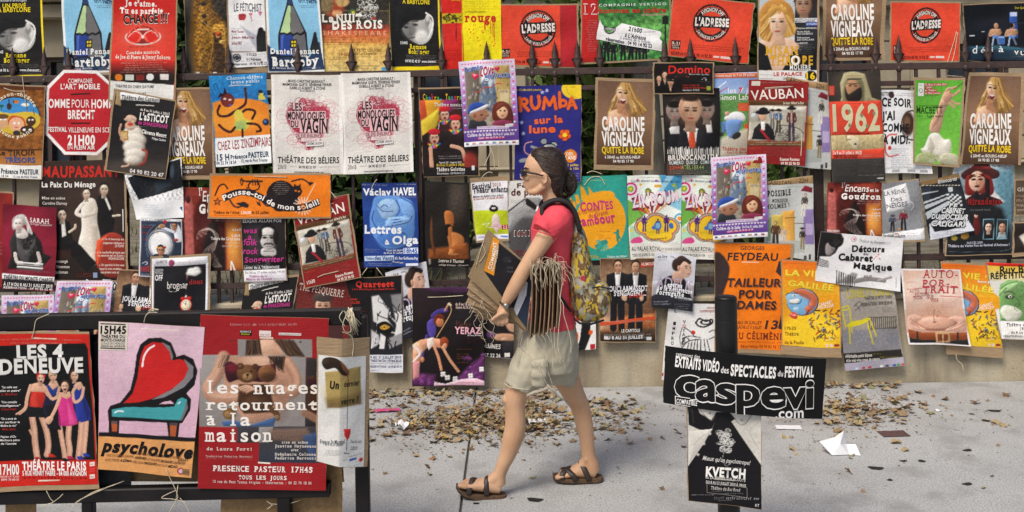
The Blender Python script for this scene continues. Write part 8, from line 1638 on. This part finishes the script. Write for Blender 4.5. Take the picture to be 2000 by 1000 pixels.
b=MB(); b.tube([Pt(1022.9,357.3,-5.5),Pt(1021.6,357.0,0),Pt(1022.9,357.3,5.5)],[.6*U,1.5*U,.6*U],8); b.tube([Pt(1023.6,361.6,-5),Pt(1022.0,362,0),Pt(1023.6,361.6,5)],[.6*U,1.8*U,.6*U],8)
b.build('lips',mat('lips',(.42,.15,.13),.45),wo,True)
b=MB()
for q in (-1,1):b.tube([Pt(1023,334.5,q*22),Pt(1030,334.6,q*29.5),Pt(1044,337,q*33),Pt(1060,341.5,q*35.5)],[2.2*U,2.5*U,1.9*U,1.2*U],8,side=(0,1,0),flat=1.1*U)
b.tube([Pt(1021,333,-22),Pt(1018.5,332.6,-10),Pt(1018.6,333.4,0),Pt(1018.5,332.6,10),Pt(1021,333,22)],1.5*U,8)
sg=b.build('sunglasses',M_LEATHER,wo,True)
for q in (-1,1):
 b=MB(); C=[(1018.6,4),(1017.6,10),(1018.6,17),(1021.5,22),(1027,26.5)]
 v=[Pt(x+dx,y,q*d)for dx in (0,1.2)for x,d in C for y in (333.5,344.5-(d-12)**2*.02)]
 n=len(C); f=[(2*i,2*i+1,2*i+3,2*i+2)for i in range(n-1)]+[(2*n+2*i,2*n+2*i+2,2*n+2*i+3,2*n+2*i+1)for i in range(n-1)]
 b.add(v,f); b.build('lens',M_LENS,sg)
 # clothes
rs=np.random.RandomState(4)
def folds(a,f1,seed):
 r=np.random.RandomState(seed); K=r.randn(7,3)*f1; p=r.rand(7)*6.28
 return lambda v:a*sum(np.sin(v@K[i]+p[i]+1.3*np.sin(v@K[(i+1)%7]*.7))for i in range(7))/3
b=MB()
slices(b,[(395,1072,1104,30),(399,1062,1109,48),(407,1051,1116,63),(421,1043,1121,72),(445,1038,1121,67),(490,1038,1118,59),(540,1041,1113,53),(590,1038,1117,60),(622,1034,1123,66),(634,1033,1125,68)],2.3)
for q in (-1,1):
 J=[(1092,420,48),(1080,430,60),(1066,438,69),(1058,446,74)]if q<0 else[(1092,420,48),(1084,440,66),(1078,462,76),(1076,466,78)]
 limb(b,[(x,y,q*d,r)for (x,y,d),r in zip(J,(29,26.5,24.5,25))])
ts_=fuse(b,'t_shirt',M_SHIRT,wo,.005,3,lambda v:folds(.0036,34,3)(v)+.0022*np.sin((v[:,2]*1.0+v[:,0]*.55)*150)*np.clip((1.02-v[:,2])*6,0,1))
def hem(name,cx,cy,d,rx,ry,tilt_,mt_,par,r=.8):
 b=MB(); C=[Pt(cx+rx*math.cos(q),cy+tilt_*math.cos(q),d+ry*math.sin(q))for q in np.linspace(0,6.283,33)]; b.tube(C,r*U,6,caps=False); b.build(name,mt_,par,True)
hem('sleeve_hem',1059.5,444,-73,23.6,23.5,7,M_SHIRT,ts_,1.3)
b=MB()
slices(b,[(622,1036,1121,62),(634,1028,1124,66),(655,1018,1127,70),(690,1007,1130,74),(716,1004,1131,70)],2.4)
limb(b,[(1046,690,-36,42,38),(1030,715,-38,37,36),(1021,738,-38,33.5,33),(1018,746,-38,33.5,33)]); limb(b,[(1090,690,34,40,40),(1098,720,34,35,36),(1101,750,34,31.5,33),(1101,754,34,31.5,33)])
slices(b,[(700,1008,1128,30),(735,1012,1126,24),(748,1020,1122,20)],2.4)
so_=fuse(b,'shorts',M_SHORT,wo,.0055,4,lambda v:folds(.0016,36,8)(v)+.0012*np.sin(v[:,0]*190+4*np.sin(v[:,2]*22))*np.clip((v[:,2]-.62)*8,0,1))
b=MB(); v_=slices(b,[(682,1040,1064,4,-78),(686,1036,1067,9,-78),(712,1034,1066,11,-78),(732,1037,1064,9,-76),(737,1041,1060,4,-74)],3); fuse(b,'pocket',M_SHORT,so_,.004,3,folds(.003,55,5))
b=MB(); b.tube([Pt(1050,694,-90),Pt(1058,712,-91),Pt(1068,732,-84),Pt(1058,741,-80),Pt(1042,744,-80),Pt(1028,752,-78),Pt(1030,758,-76)],.9*U,6,side=(0,1,0)); b.tube([Pt(1066,728,-86),Pt(1076,742,-80),Pt(1090,756,-70),Pt(1106,768,-62)],1.5*U,6); b.tube([Pt(1068,734,-84),Pt(1056,740,-81),Pt(1042,744,-80),Pt(1028,751,-78)],3*U,6,side=(0,1,0),flat=.7*U); b.build('waist_tape',M_TAPE,so_,True)
hem('leg_hem',1018.6,741,-38,33.6,32.6,4,M_SHORT,so_,1.1); hem('leg_hem',1101,745,34,31.8,33,-1,M_SHORT,so_,1.1)
b=MB(); b.tube([Pt(1020,641,-58),Pt(1017,655,-62),Pt(1010,700,-70)],.5*U,5); b.build('seam',M_TAPE,so_,True)
# watch and sandals
b=MB(); C=[]
for i in range(25):q=i/24*6.283; C.append(Pt(986.5+11.2*math.cos(q)*.93+2,580+11.2*math.cos(q)*.38,-77+10.4*math.sin(q)))
b.tube(C,1.9*U,8,caps=False); wa=b.build('watch_strap',M_LEATHER,wo,True)
b=MB(); a=Pt(989,581,-88); b.tube([a+Vector((0,.004,0)),a,a-Vector((0,.004,0))],[5*U,5.6*U,4.6*U],16); b.build('watch_case',M_STEEL,wa,True)
def sandal(dz,L,straps):
 """sole outline: list of (x, y top, y bottom, half width)"""
 b=MB(); v=[]; n=len(L)
 for (x,yt,yb,hw)in L:v+=[Pt(x,yt,dz-hw),Pt(x,yt,dz+hw),Pt(x,yb,dz+hw*.96),Pt(x,yb,dz-hw*.96)]
 f=[(4*i+j,4*i+(j+1)%4,4*i+4+(j+1)%4,4*i+4+j)for i in range(n-1)for j in range(4)]+[(3,2,1,0),tuple(range(4*n-4,4*n))]
 b.add(v,f); o=b.build('sandal',M_CORK,wo)
 b=MB(); v=[]
 for (x,yt,yb,hw)in L:v+=[Pt(x,yb-1.6,dz-hw*1.03),Pt(x,yb-1.6,dz+hw*1.03),Pt(x,yb+.8,dz+hw),Pt(x,yb+.8,dz-hw)]
 b.add(v,f); b.build('outsole',M_LEATHER,o)
 for S in straps:b=MB(); b.tube([Pt(*p)for p in cat(S,4)],1.6*U,8,side=(1,0,0),flat=5.4*U); b.build('strap',M_LEATHER,o,True)
sandal(-38,[(893,932,937,7),(899,936,943,14),(910,941,950,19),(930,946,956,20),(955,949,959,16),(975,950,960,15),(985,950,960,11),(989,950,959,5)],[[(918,944,-58),(920,932,-55),(924,922,-44),(926,921,-34),(932,930,-22),(936,942,-17)],[(952,947,-55),(951,934,-54),(952,921,-47),(955,917,-36),(960,926,-24),(964,944,-20)]])
sandal(34,[(1081,938,944,7),(1087,940,948,14),(1100,942,950,19),(1120,943,951,20),(1148,943,952,16),(1168,942,952,15),(1177,942,951,11),(1181,943,950,5)],[[(1126,944,14),(1120,934,14),(1110,926,24),(1104,926,36),(1100,938,54)],[(1098,942,14),(1100,932,18),(1108,925,28),(1122,926,44),(1128,940,54)],[(1152,944,16),(1146,930,17),(1140,918,24),(1136,914,34),(1140,926,48),(1146,942,52)]])
# backpack
def floral():
 m=mat('floral_cotton',(.17,.16,.105),.85,(.33,.32,.25),30,.3,30,mix=(.42,.58)); n=m.node_tree.nodes; L=m.node_tree.links; bs=n['Principled BSDF']
 src=bs.inputs['Base Color'].links[0].from_socket; tc=n.new('ShaderNodeTexCoord')
 for sc_,lo,hi,col,tp in ((20,.47,.52,(.50,.36,.03),'n'),(32,.57,.60,(.15,.075,.03),'n'),(27,.58,.61,(.36,.36,.33),'n2'),(9,.14,.12,(.40,.02,.06),'v'),(13,.10,.07,(.50,.47,.36),'v2'),(34,.56,.58,(.10,.06,.03),'n')):
  t=n.new('ShaderNodeTexVoronoi' if tp[0]=='v' else 'ShaderNodeTexNoise'); t.inputs['Scale'].default_value=sc_
  mp=n.new('ShaderNodeMapping'); mp.inputs['Location'].default_value=(sc_,sc_*.7,3); mp.inputs['Rotation'].default_value=(0,.6,0); mp.inputs['Scale'].default_value=(1.4,1.4,.8)if tp[0]=='n' else (1,1,1); L.new(tc.outputs['Object'],mp.inputs[0]); L.new(mp.outputs[0],t.inputs['Vector'])
  r=n.new('ShaderNodeMapRange'); r.inputs[1].default_value=lo; r.inputs[2].default_value=hi; L.new(t.outputs[0],r.inputs[0])
  mx=n.new('ShaderNodeMix'); mx.data_type='RGBA'; mx.inputs[7].default_value=(*col,1); L.new(r.outputs[0],mx.inputs[0]); L.new(src,mx.inputs[6]); src=mx.outputs[2]
 L.new(src,bs.inputs['Base Color']); return m
M_FLOWER=floral()
bp_=empty('backpack',tuple(Pt(1140,624)),'yellow and grey floral cloth backpack worn by the walking woman','backpack')
b=MB()
slices(b,[(418,1113,1124,10),(430,1112,1132,24),(450,1113,1139,36),(480,1113,1148,46),(520,1110,1158,52),(555,1109,1170,54),(580,1109,1180,54),(602,1113,1182,50),(616,1122,1172,42),(624,1134,1158,26)],2.5)
fuse(b,'bag',M_FLOWER,bp_,.006,5,folds(.0045,30,11))
b=MB(); slices(b,[(548,1156,1180,30,-14),(556,1152,1186,40,-14),(580,1150,1190,44,-14),(604,1152,1186,40,-14),(616,1158,1176,28,-14)],2.6); fuse(b,'pocket',M_FLOWER,bp_,.006,4,folds(.004,34,13))
b=MB(); b.tube([Pt(1152,553,-54),Pt(1166,550,-58),Pt(1180,553,-56),Pt(1188,557,-40)],1.6*U,6); b.tube([Pt(1118,612,-54),Pt(1130,622,-46),Pt(1150,626,-36),Pt(1176,617,-40)],2.2*U,6); b.build('piping',M_STRAP,bp_,True)
for q in (-1,1):
 b=MB(); C=[Pt(x,y,q*d)for x,y,d in cat([(1060,424,44),(1058,404,40),(1068,393,38),(1086,387.5,37),(1104,392,36),(1116,404,35),(1125,424,34),(1130,446,33)],4)]; b.tube(C,5*U,8,side=(0,1,0),flat=12*U); b.tube([Pt(1060,420,q*44),Pt(1054,470,q*62),Pt(1072,540,q*66),Pt(1112,598,q*50)],2.4*U,8); b.build('strap',M_STRAP,bp_,True)
 # ---------------------------------------------------------------- the cardboard sheets she carries
def d_carried():
 p=N((900,420,1000/300),[178,96,470,362,426,752,52,400],'8f7a5c',q=1.2)
 p.n(.05,20,3); p.p([205,146,470,360,470,420,428,760,150,362],'1c1b20',S=3); p.p([300,560,420,700,426,760,320,640],'8f7a5c',S=3); p.p([208,142,250,164,216,394,150,362],'dc8f26',S=3); p.p([345,610,410,420,436,440,428,520,366,656],'e6e6ee',S=3); p.p([436,440,460,380,470,420,430,740,366,656,428,520],'2c3448',S=4); p.n(.2,14,6,(366,380,470,760)); p.k_(300,330,340,380,2,'99a'); p.e(300,290,26,20,'2c2b32'); p.k_(310,296,330,306,1,'ccc')
 p.t('COMMENT',0,0,1,22,'f4eee0',3,path=[196,356,226,262,234,176]); p.t('TRANSFORMENT',0,0,1,11,'f4eee0',2,path=[212,368,240,270,248,190]); p.t('programme du festival',0,0,1,10,'c8ccd8',1,path=[366,630,400,560,424,450]); return p
GCB='cardboard sheets carried by the woman'
put(d_carried(),'printed black board with an orange tag, foremost of the sheets under her arm',Y=YW-66*U,name='poster',board=(1,1,1,1),group=GCB,nz=.0008,curl=(0,0),wob=0,seed=5,twine=[[942,478,948,490,944,502,936,512],[945,470,938,490,930,520]])
rn=random.Random(12)
fan_lab='plain brown cardboard sheet fanned out under her forearm'
FB=[(915,552),(914,566),(912,582),(918,592),(922,602),(928,611),(935,618)]
for i in range(7):
 bx_,by_=FB[i]; k=1-.1*i; cy_=(626,622,616,614,616,619,621)[i]
 Q=[(bx_+30+rn.uniform(-2,2),by_-76*k),(1026,cy_-96*k),(1024,cy_+10),(bx_,by_)]
 d=57-i*5.5; t=empty('cardboard_sheet',tuple(Pt(Q[3][0],Q[3][1],-d)),fan_lab,'cardboard',GCB)
 b=MB(); v=[Pt(x,y,-d+dd+(3 if k in (0,1)else 0))for dd in (0,1.8)for k,(x,y)in enumerate(Q)]; b.add(v,[(3,2,1,0),(4,5,6,7)]+[(k,(k+1)%4,(k+1)%4+4,k+4)for k in range(4)]); b.build('sheet',M_BOARD,t)
 b=MB(); x,y=Q[3]
 for j in range(1+i%2):
  C=[(x+6+j*14+rn.uniform(0,12),y+2+j*6,-d-2)]
  for k in range(6):C.append((C[-1][0]+rn.uniform(-9,13),C[-1][1]+rn.uniform(1,14),C[-1][2]+rn.uniform(-3,3)))
  b.tube([Pt(*c)for c in cat(C,4)],rn.uniform(.32,.55)*U,5)
 b.build('twine',M_TWINE,t,True)
M_BOARD_D=mat('weathered_cardboard',(.25,.165,.098),.9,(.14,.088,.05),5,.4,1,stretch=(60,4,4))
for i in range(7):
 x=1036+i*8.2; yt=512-7*math.sin(i*.4)+rn.uniform(-3,3); yb=640-i*2.6+rn.uniform(-4,4); t=empty('cardboard_sheet',tuple(Pt(x,yb,-76)),'weathered brown cardboard sheet standing on edge against her hip with frayed twine','cardboard',GCB)
 b=MB(); v=[]; K=7; bow=rn.uniform(1,4); tw=rn.uniform(6,9.5)
 for k in range(K+1):
  q=k/K; y=yt+(yb-yt)*q; xx=x+bow*math.sin(q*3.1)-8*q+(4*q*q); v+=[Pt(xx,y,-93),Pt(xx+1.7,y,-93.5),Pt(xx+tw+1.7,y-2,-62),Pt(xx+tw,y-2,-61.5)]
 b.add(v,[(4*k+j,4*k+(j+1)%4,4*k+4+(j+1)%4,4*k+4+j)for k in range(K)for j in range(4)]+[(3,2,1,0),tuple(range(4*K,4*K+4))]); b.build('sheet',M_BOARD if i%3 else M_BOARD_D,t)if i in (0,4)else b.build('sheet',M_BOARD_D,t)
 b=MB()
 for j in range(4):
  C=[(x+rn.uniform(-2,4),yt+4,-94)]; dx=rn.uniform(-5,10)+i*.5; C.append((x+dx*.5,yt-rn.uniform(3,18),-96))
  for k in range(5):C.append((C[-1][0]+dx*rn.uniform(-.1,1.2)+rn.uniform(-4,4),C[-1][1]+rn.uniform(-7,9)+3*k,-97-rn.uniform(0,10)))
  b.tube([Pt(*c)for c in cat(C,4)],rn.uniform(.32,.55)*U,5)
 for j in range(1):
  C=[(x-6,yb-2,-92)]; dx=rn.uniform(2,18)
  for k in range(5):C.append((C[-1][0]+dx*rn.uniform(-.3,1.3),C[-1][1]+rn.uniform(4,24),-90-rn.uniform(0,8)))
  b.tube([Pt(*c)for c in cat(C,4)],rn.uniform(.32,.5)*U,5)
 if i>4:
  C=[(x+8,yt+30,-96)]
  for k in range(6):C.append((C[-1][0]+rn.uniform(-5,8),C[-1][1]+rn.uniform(14,30),-98))
  b.tube([Pt(*c)for c in cat(C,4)],.7*U,5)
 b.build('twine',M_TWINE,t,True)
 # ---------------------------------------------------------------- fallen leaves and litter on the pavement
LM=[mat('fallen_leaf_'+n_,a,.75,c,30,.3,60)for n_,a,c in (('tan',(.28,.195,.105),(.19,.12,.06)),('brown',(.17,.10,.05),(.10,.058,.03)),('straw',(.37,.29,.165),(.26,.19,.095)),('rust',(.28,.14,.055),(.20,.10,.04)),('green',(.20,.20,.10),(.27,.24,.12)),('yellow',(.46,.33,.11),(.36,.23,.07)))]
rn=random.Random(77)
def leaf_mesh(seed,m):
 r=random.Random(seed); n=20; v=[];
 for i in range(n):
  q=2*math.pi*i/n; lob=.62+.38*abs(math.cos(2.5*q))**1.5; k=lob*r.uniform(.85,1.08)
  x,y=k*math.cos(q)*.95,k*math.sin(q)*.8; v.append((x,y,.30*r.uniform(.5,1.2)*(abs(y)**1.6)+.16*math.sin(3*x+seed)+r.uniform(0,.08)))
 mi=min(z for _,_,z in v); v=[(x,y,z-mi)for x,y,z in v]+[(0,0,.05)]
 f=[(i,(i+1)%n,n)for i in range(n)]; s=len(v); v+=[(.9,-.02,.06),(1.5,-.03,.12),(1.5,.03,.13),(.9,.02,.07)]; f.append((s,s+1,s+2,s+3))
 me=bpy.data.meshes.new('leaf'); me.from_pydata(v,[],f); me.materials.append(m); me.polygons.foreach_set('use_smooth',[True]*len(f)); return me,np.array(v),f
LV=[leaf_mesh(i,LM[i%6])for i in range(12)]
pool=[0,1,2,0,1,2,0,2,8,6,7,8,6,4,10,3,0,6,7,2,8,5]
def spot():
 k=rn.random()
 if k<.30:x,y=rn.gauss(900,82),rn.gauss(826,19)
 elif k<.52:x,y=rn.gauss(1030,45),rn.gauss(815,20)
 elif k<.64:x,y=rn.uniform(715,1090),752+14+abs(rn.gauss(0,7))+(1000-rn.uniform(715,1090))*.004
 elif k<.80:x,y=rn.gauss(1668,62),rn.gauss(800,17)
 elif k<.87:x,y=rn.gauss(1190,34),rn.gauss(808,18)
 elif k<.90:x,y=rn.uniform(1600,1760),752+abs(rn.gauss(0,5))
 else:x,y=rn.uniform(700,1990),770+abs(rn.gauss(0,70))
 return x,y
L_=[]
while len(L_)<1450:
 x,y=spot(); p=G(x,y)if y>700 else None
 if p is None or p.y>6.50 or p.y<3.6 or not 690<x<2010:continue
 L_.append((p,(.010+.029*rn.random()**1.7),rn.uniform(0,6.28),rn.gauss(0,.22),rn.gauss(0,.22),rn.choice(pool)))
L_.sort(key=lambda a:a[0].y-a[1]*20)
heap={}
V_=[]; F_=[]; MI=[]
for i,(p,s,rz,rx,ry,k)in enumerate(L_):
 key=(int(p.x/.05),int(p.y/.05)); h=heap.get(key,0); heap[key]=h+1; z=.001+min(h,6)*.007+abs(rx)*s*.6
 M4=Matrix.Translation((p.x,p.y,z))@Matrix.Rotation(rz,4,'Z')@Matrix.Rotation(rx,4,'X')@Matrix.Rotation(ry,4,'Y')@Matrix.Diagonal((s,s,s,1))
 if i<300:
  o=bpy.data.objects.new('fallen_leaf',LV[k][0]); COL.objects.link(o); o.matrix_world=M4; tag(o,'dry curled leaf fallen on the pavement','leaf','fallen leaves on the pavement')
 else:
  n=len(V_); V_+=[tuple(M4@Vector(q))for q in LV[k][1]]; F_+=[tuple(a+n for a in f)for f in LV[k][2]]; MI+=[k%6]*len(LV[k][2])
o=mesh('leaf_litter',V_,F_,LM,None,True,mi=MI); tag(o,'dry leaves drifted along the foot of the wall','leaves',None,'stuff')
# crumbs of leaf and grit
V_=[]; F_=[]
for _ in range(4200):
 x,y=spot(); y+=rn.gauss(4,10)
 if y<765:continue
 p=G(x,y);
 if p.y>6.5:continue
 s=rn.uniform(.002,.007); a=rn.uniform(0,6.28); n=len(V_); V_+=[(p.x+s*math.cos(a+q)*(1.6 if j%2 else .8),p.y+s*math.sin(a+q),.0015+(j%2)*s*.5)for j,q in enumerate((0,1.57,3.14,4.71))]; F_.append((n,n+1,n+2,n+3))
tag(mesh('leaf_crumbs',V_,F_,LM[1]),None,None,None,'stuff')
M_PAPER=mat('white_paper',(.72,.72,.74),.7,(.62,.62,.65),12,.2,40); M_DARKP=mat('dark_printed_paper',(.05,.035,.035),.5,(.12,.05,.05),60); M_PINK=mat('pink_printed_paper',(.5,.05,.09),.5,(.35,.1,.3),60)
def scrap(label,px,py,w_,h_,rz,mt,crump=.0,seed=1,nu=9):
 r=np.random.RandomState(seed); u,v=np.meshgrid(np.linspace(-.5,.5,nu),np.linspace(-.5,.5,nu)); z=np.zeros_like(u)
 for _ in range(6):a,b_=r.randn(2)*5; z=z+np.abs(np.sin(a*u+b_*v+r.rand()*6))*crump/3
 x=u*w_*(1-.25*(crump>.01)*np.abs(v)); y=v*h_; z=z-z.min()+.002; k=np.arange(u.size).reshape(u.shape); P=G(px,py); c,s=math.cos(rz),math.sin(rz)
 o=mesh('paper_scrap',np.stack([P.x+x*c-y*s,P.y+x*s+y*c,z],-1).reshape(-1,3),np.stack([k[:-1,:-1],k[:-1,1:],k[1:,1:],k[1:,:-1]],-1).reshape(-1,4),mt,None,False); tag(o,label,'litter','paper litter on the pavement'); return o
scrap('flat white slip lying beside the wide black sign',1540,836,.14,.07,-.1,M_PAPER,.004,2); scrap('dark printed flyer lying near the crumpled white tissue',1745,848,.15,.10,.05,M_DARKP,.003,3); scrap('small crumpled white scrap left of the leaf drift',786,842,.06,.09,.6,M_PAPER,.05,4); scrap('pale torn paper just right of the woman\'s front leg',1050,826,.11,.08,.2,M_PAPER,.02,5); scrap('small white slip on a black flyer behind the front leg',1074,806,.07,.05,.3,M_PAPER,.012,6); scrap('black flyer under a small white slip',1058,807,.12,.04,.1,M_DARKP,.003,7); scrap('pink printed packet by the foot of the wall',757,804,.16,.05,.1,M_PINK,.012,8); scrap('tiny white scrap among the leaves right of the sign',1832,803,.035,.03,.4,M_PAPER,.008,9)
b=MB(); P=G(1636,884)
def tq(x,y,z):return (P.x+x,P.y+y,z)
v=[tq(-.095,.0,.06),tq(-.045,-.05,.004),tq(.005,-.03,.055),tq(.035,.0,.115),tq(.0,.04,.07),tq(.045,-.045,.004),tq(.10,-.06,.003),tq(.088,-.02,.05),tq(.05,.01,.04),tq(-.04,.06,.012),tq(.06,.06,.008),tq(-.06,.02,.012),tq(.01,.02,.075)]
b.add(v,[(0,1,2),(0,2,12),(2,3,12),(3,4,12),(0,12,4),(1,5,2),(2,5,8),(2,8,3),(5,6,7),(5,7,8),(3,8,4),(4,8,10),(4,10,9),(0,4,9),(0,9,11),(0,11,1),(8,7,10)]); tag(b.build('crumpled_tissue',M_PAPER),'crumpled white tissue lying on the pavement at the right','litter')
# dark gum stains
for x,y,s in ((1710,915,.030),(1765,901,.016),(1800,901,.016),(1044,977,.03),(1738,938,.012),(1890,946,.02),(930,984,.012),(1942,803,.03),(1925,822,.02),(1890,880,.02)):
 p=G(x,y); m=MB(); n=12; m.add([(p.x+s*math.cos(q)*(1.2+.3*math.sin(3*q+x)),p.y+s*math.sin(q)*(.9+.3*math.cos(2*q+x)),.003+0*q)for q in[6.283*i/n for i in range(n)]],[tuple(range(n))]); o=m.build('stain',M_BLACK); o['kind']='structure'
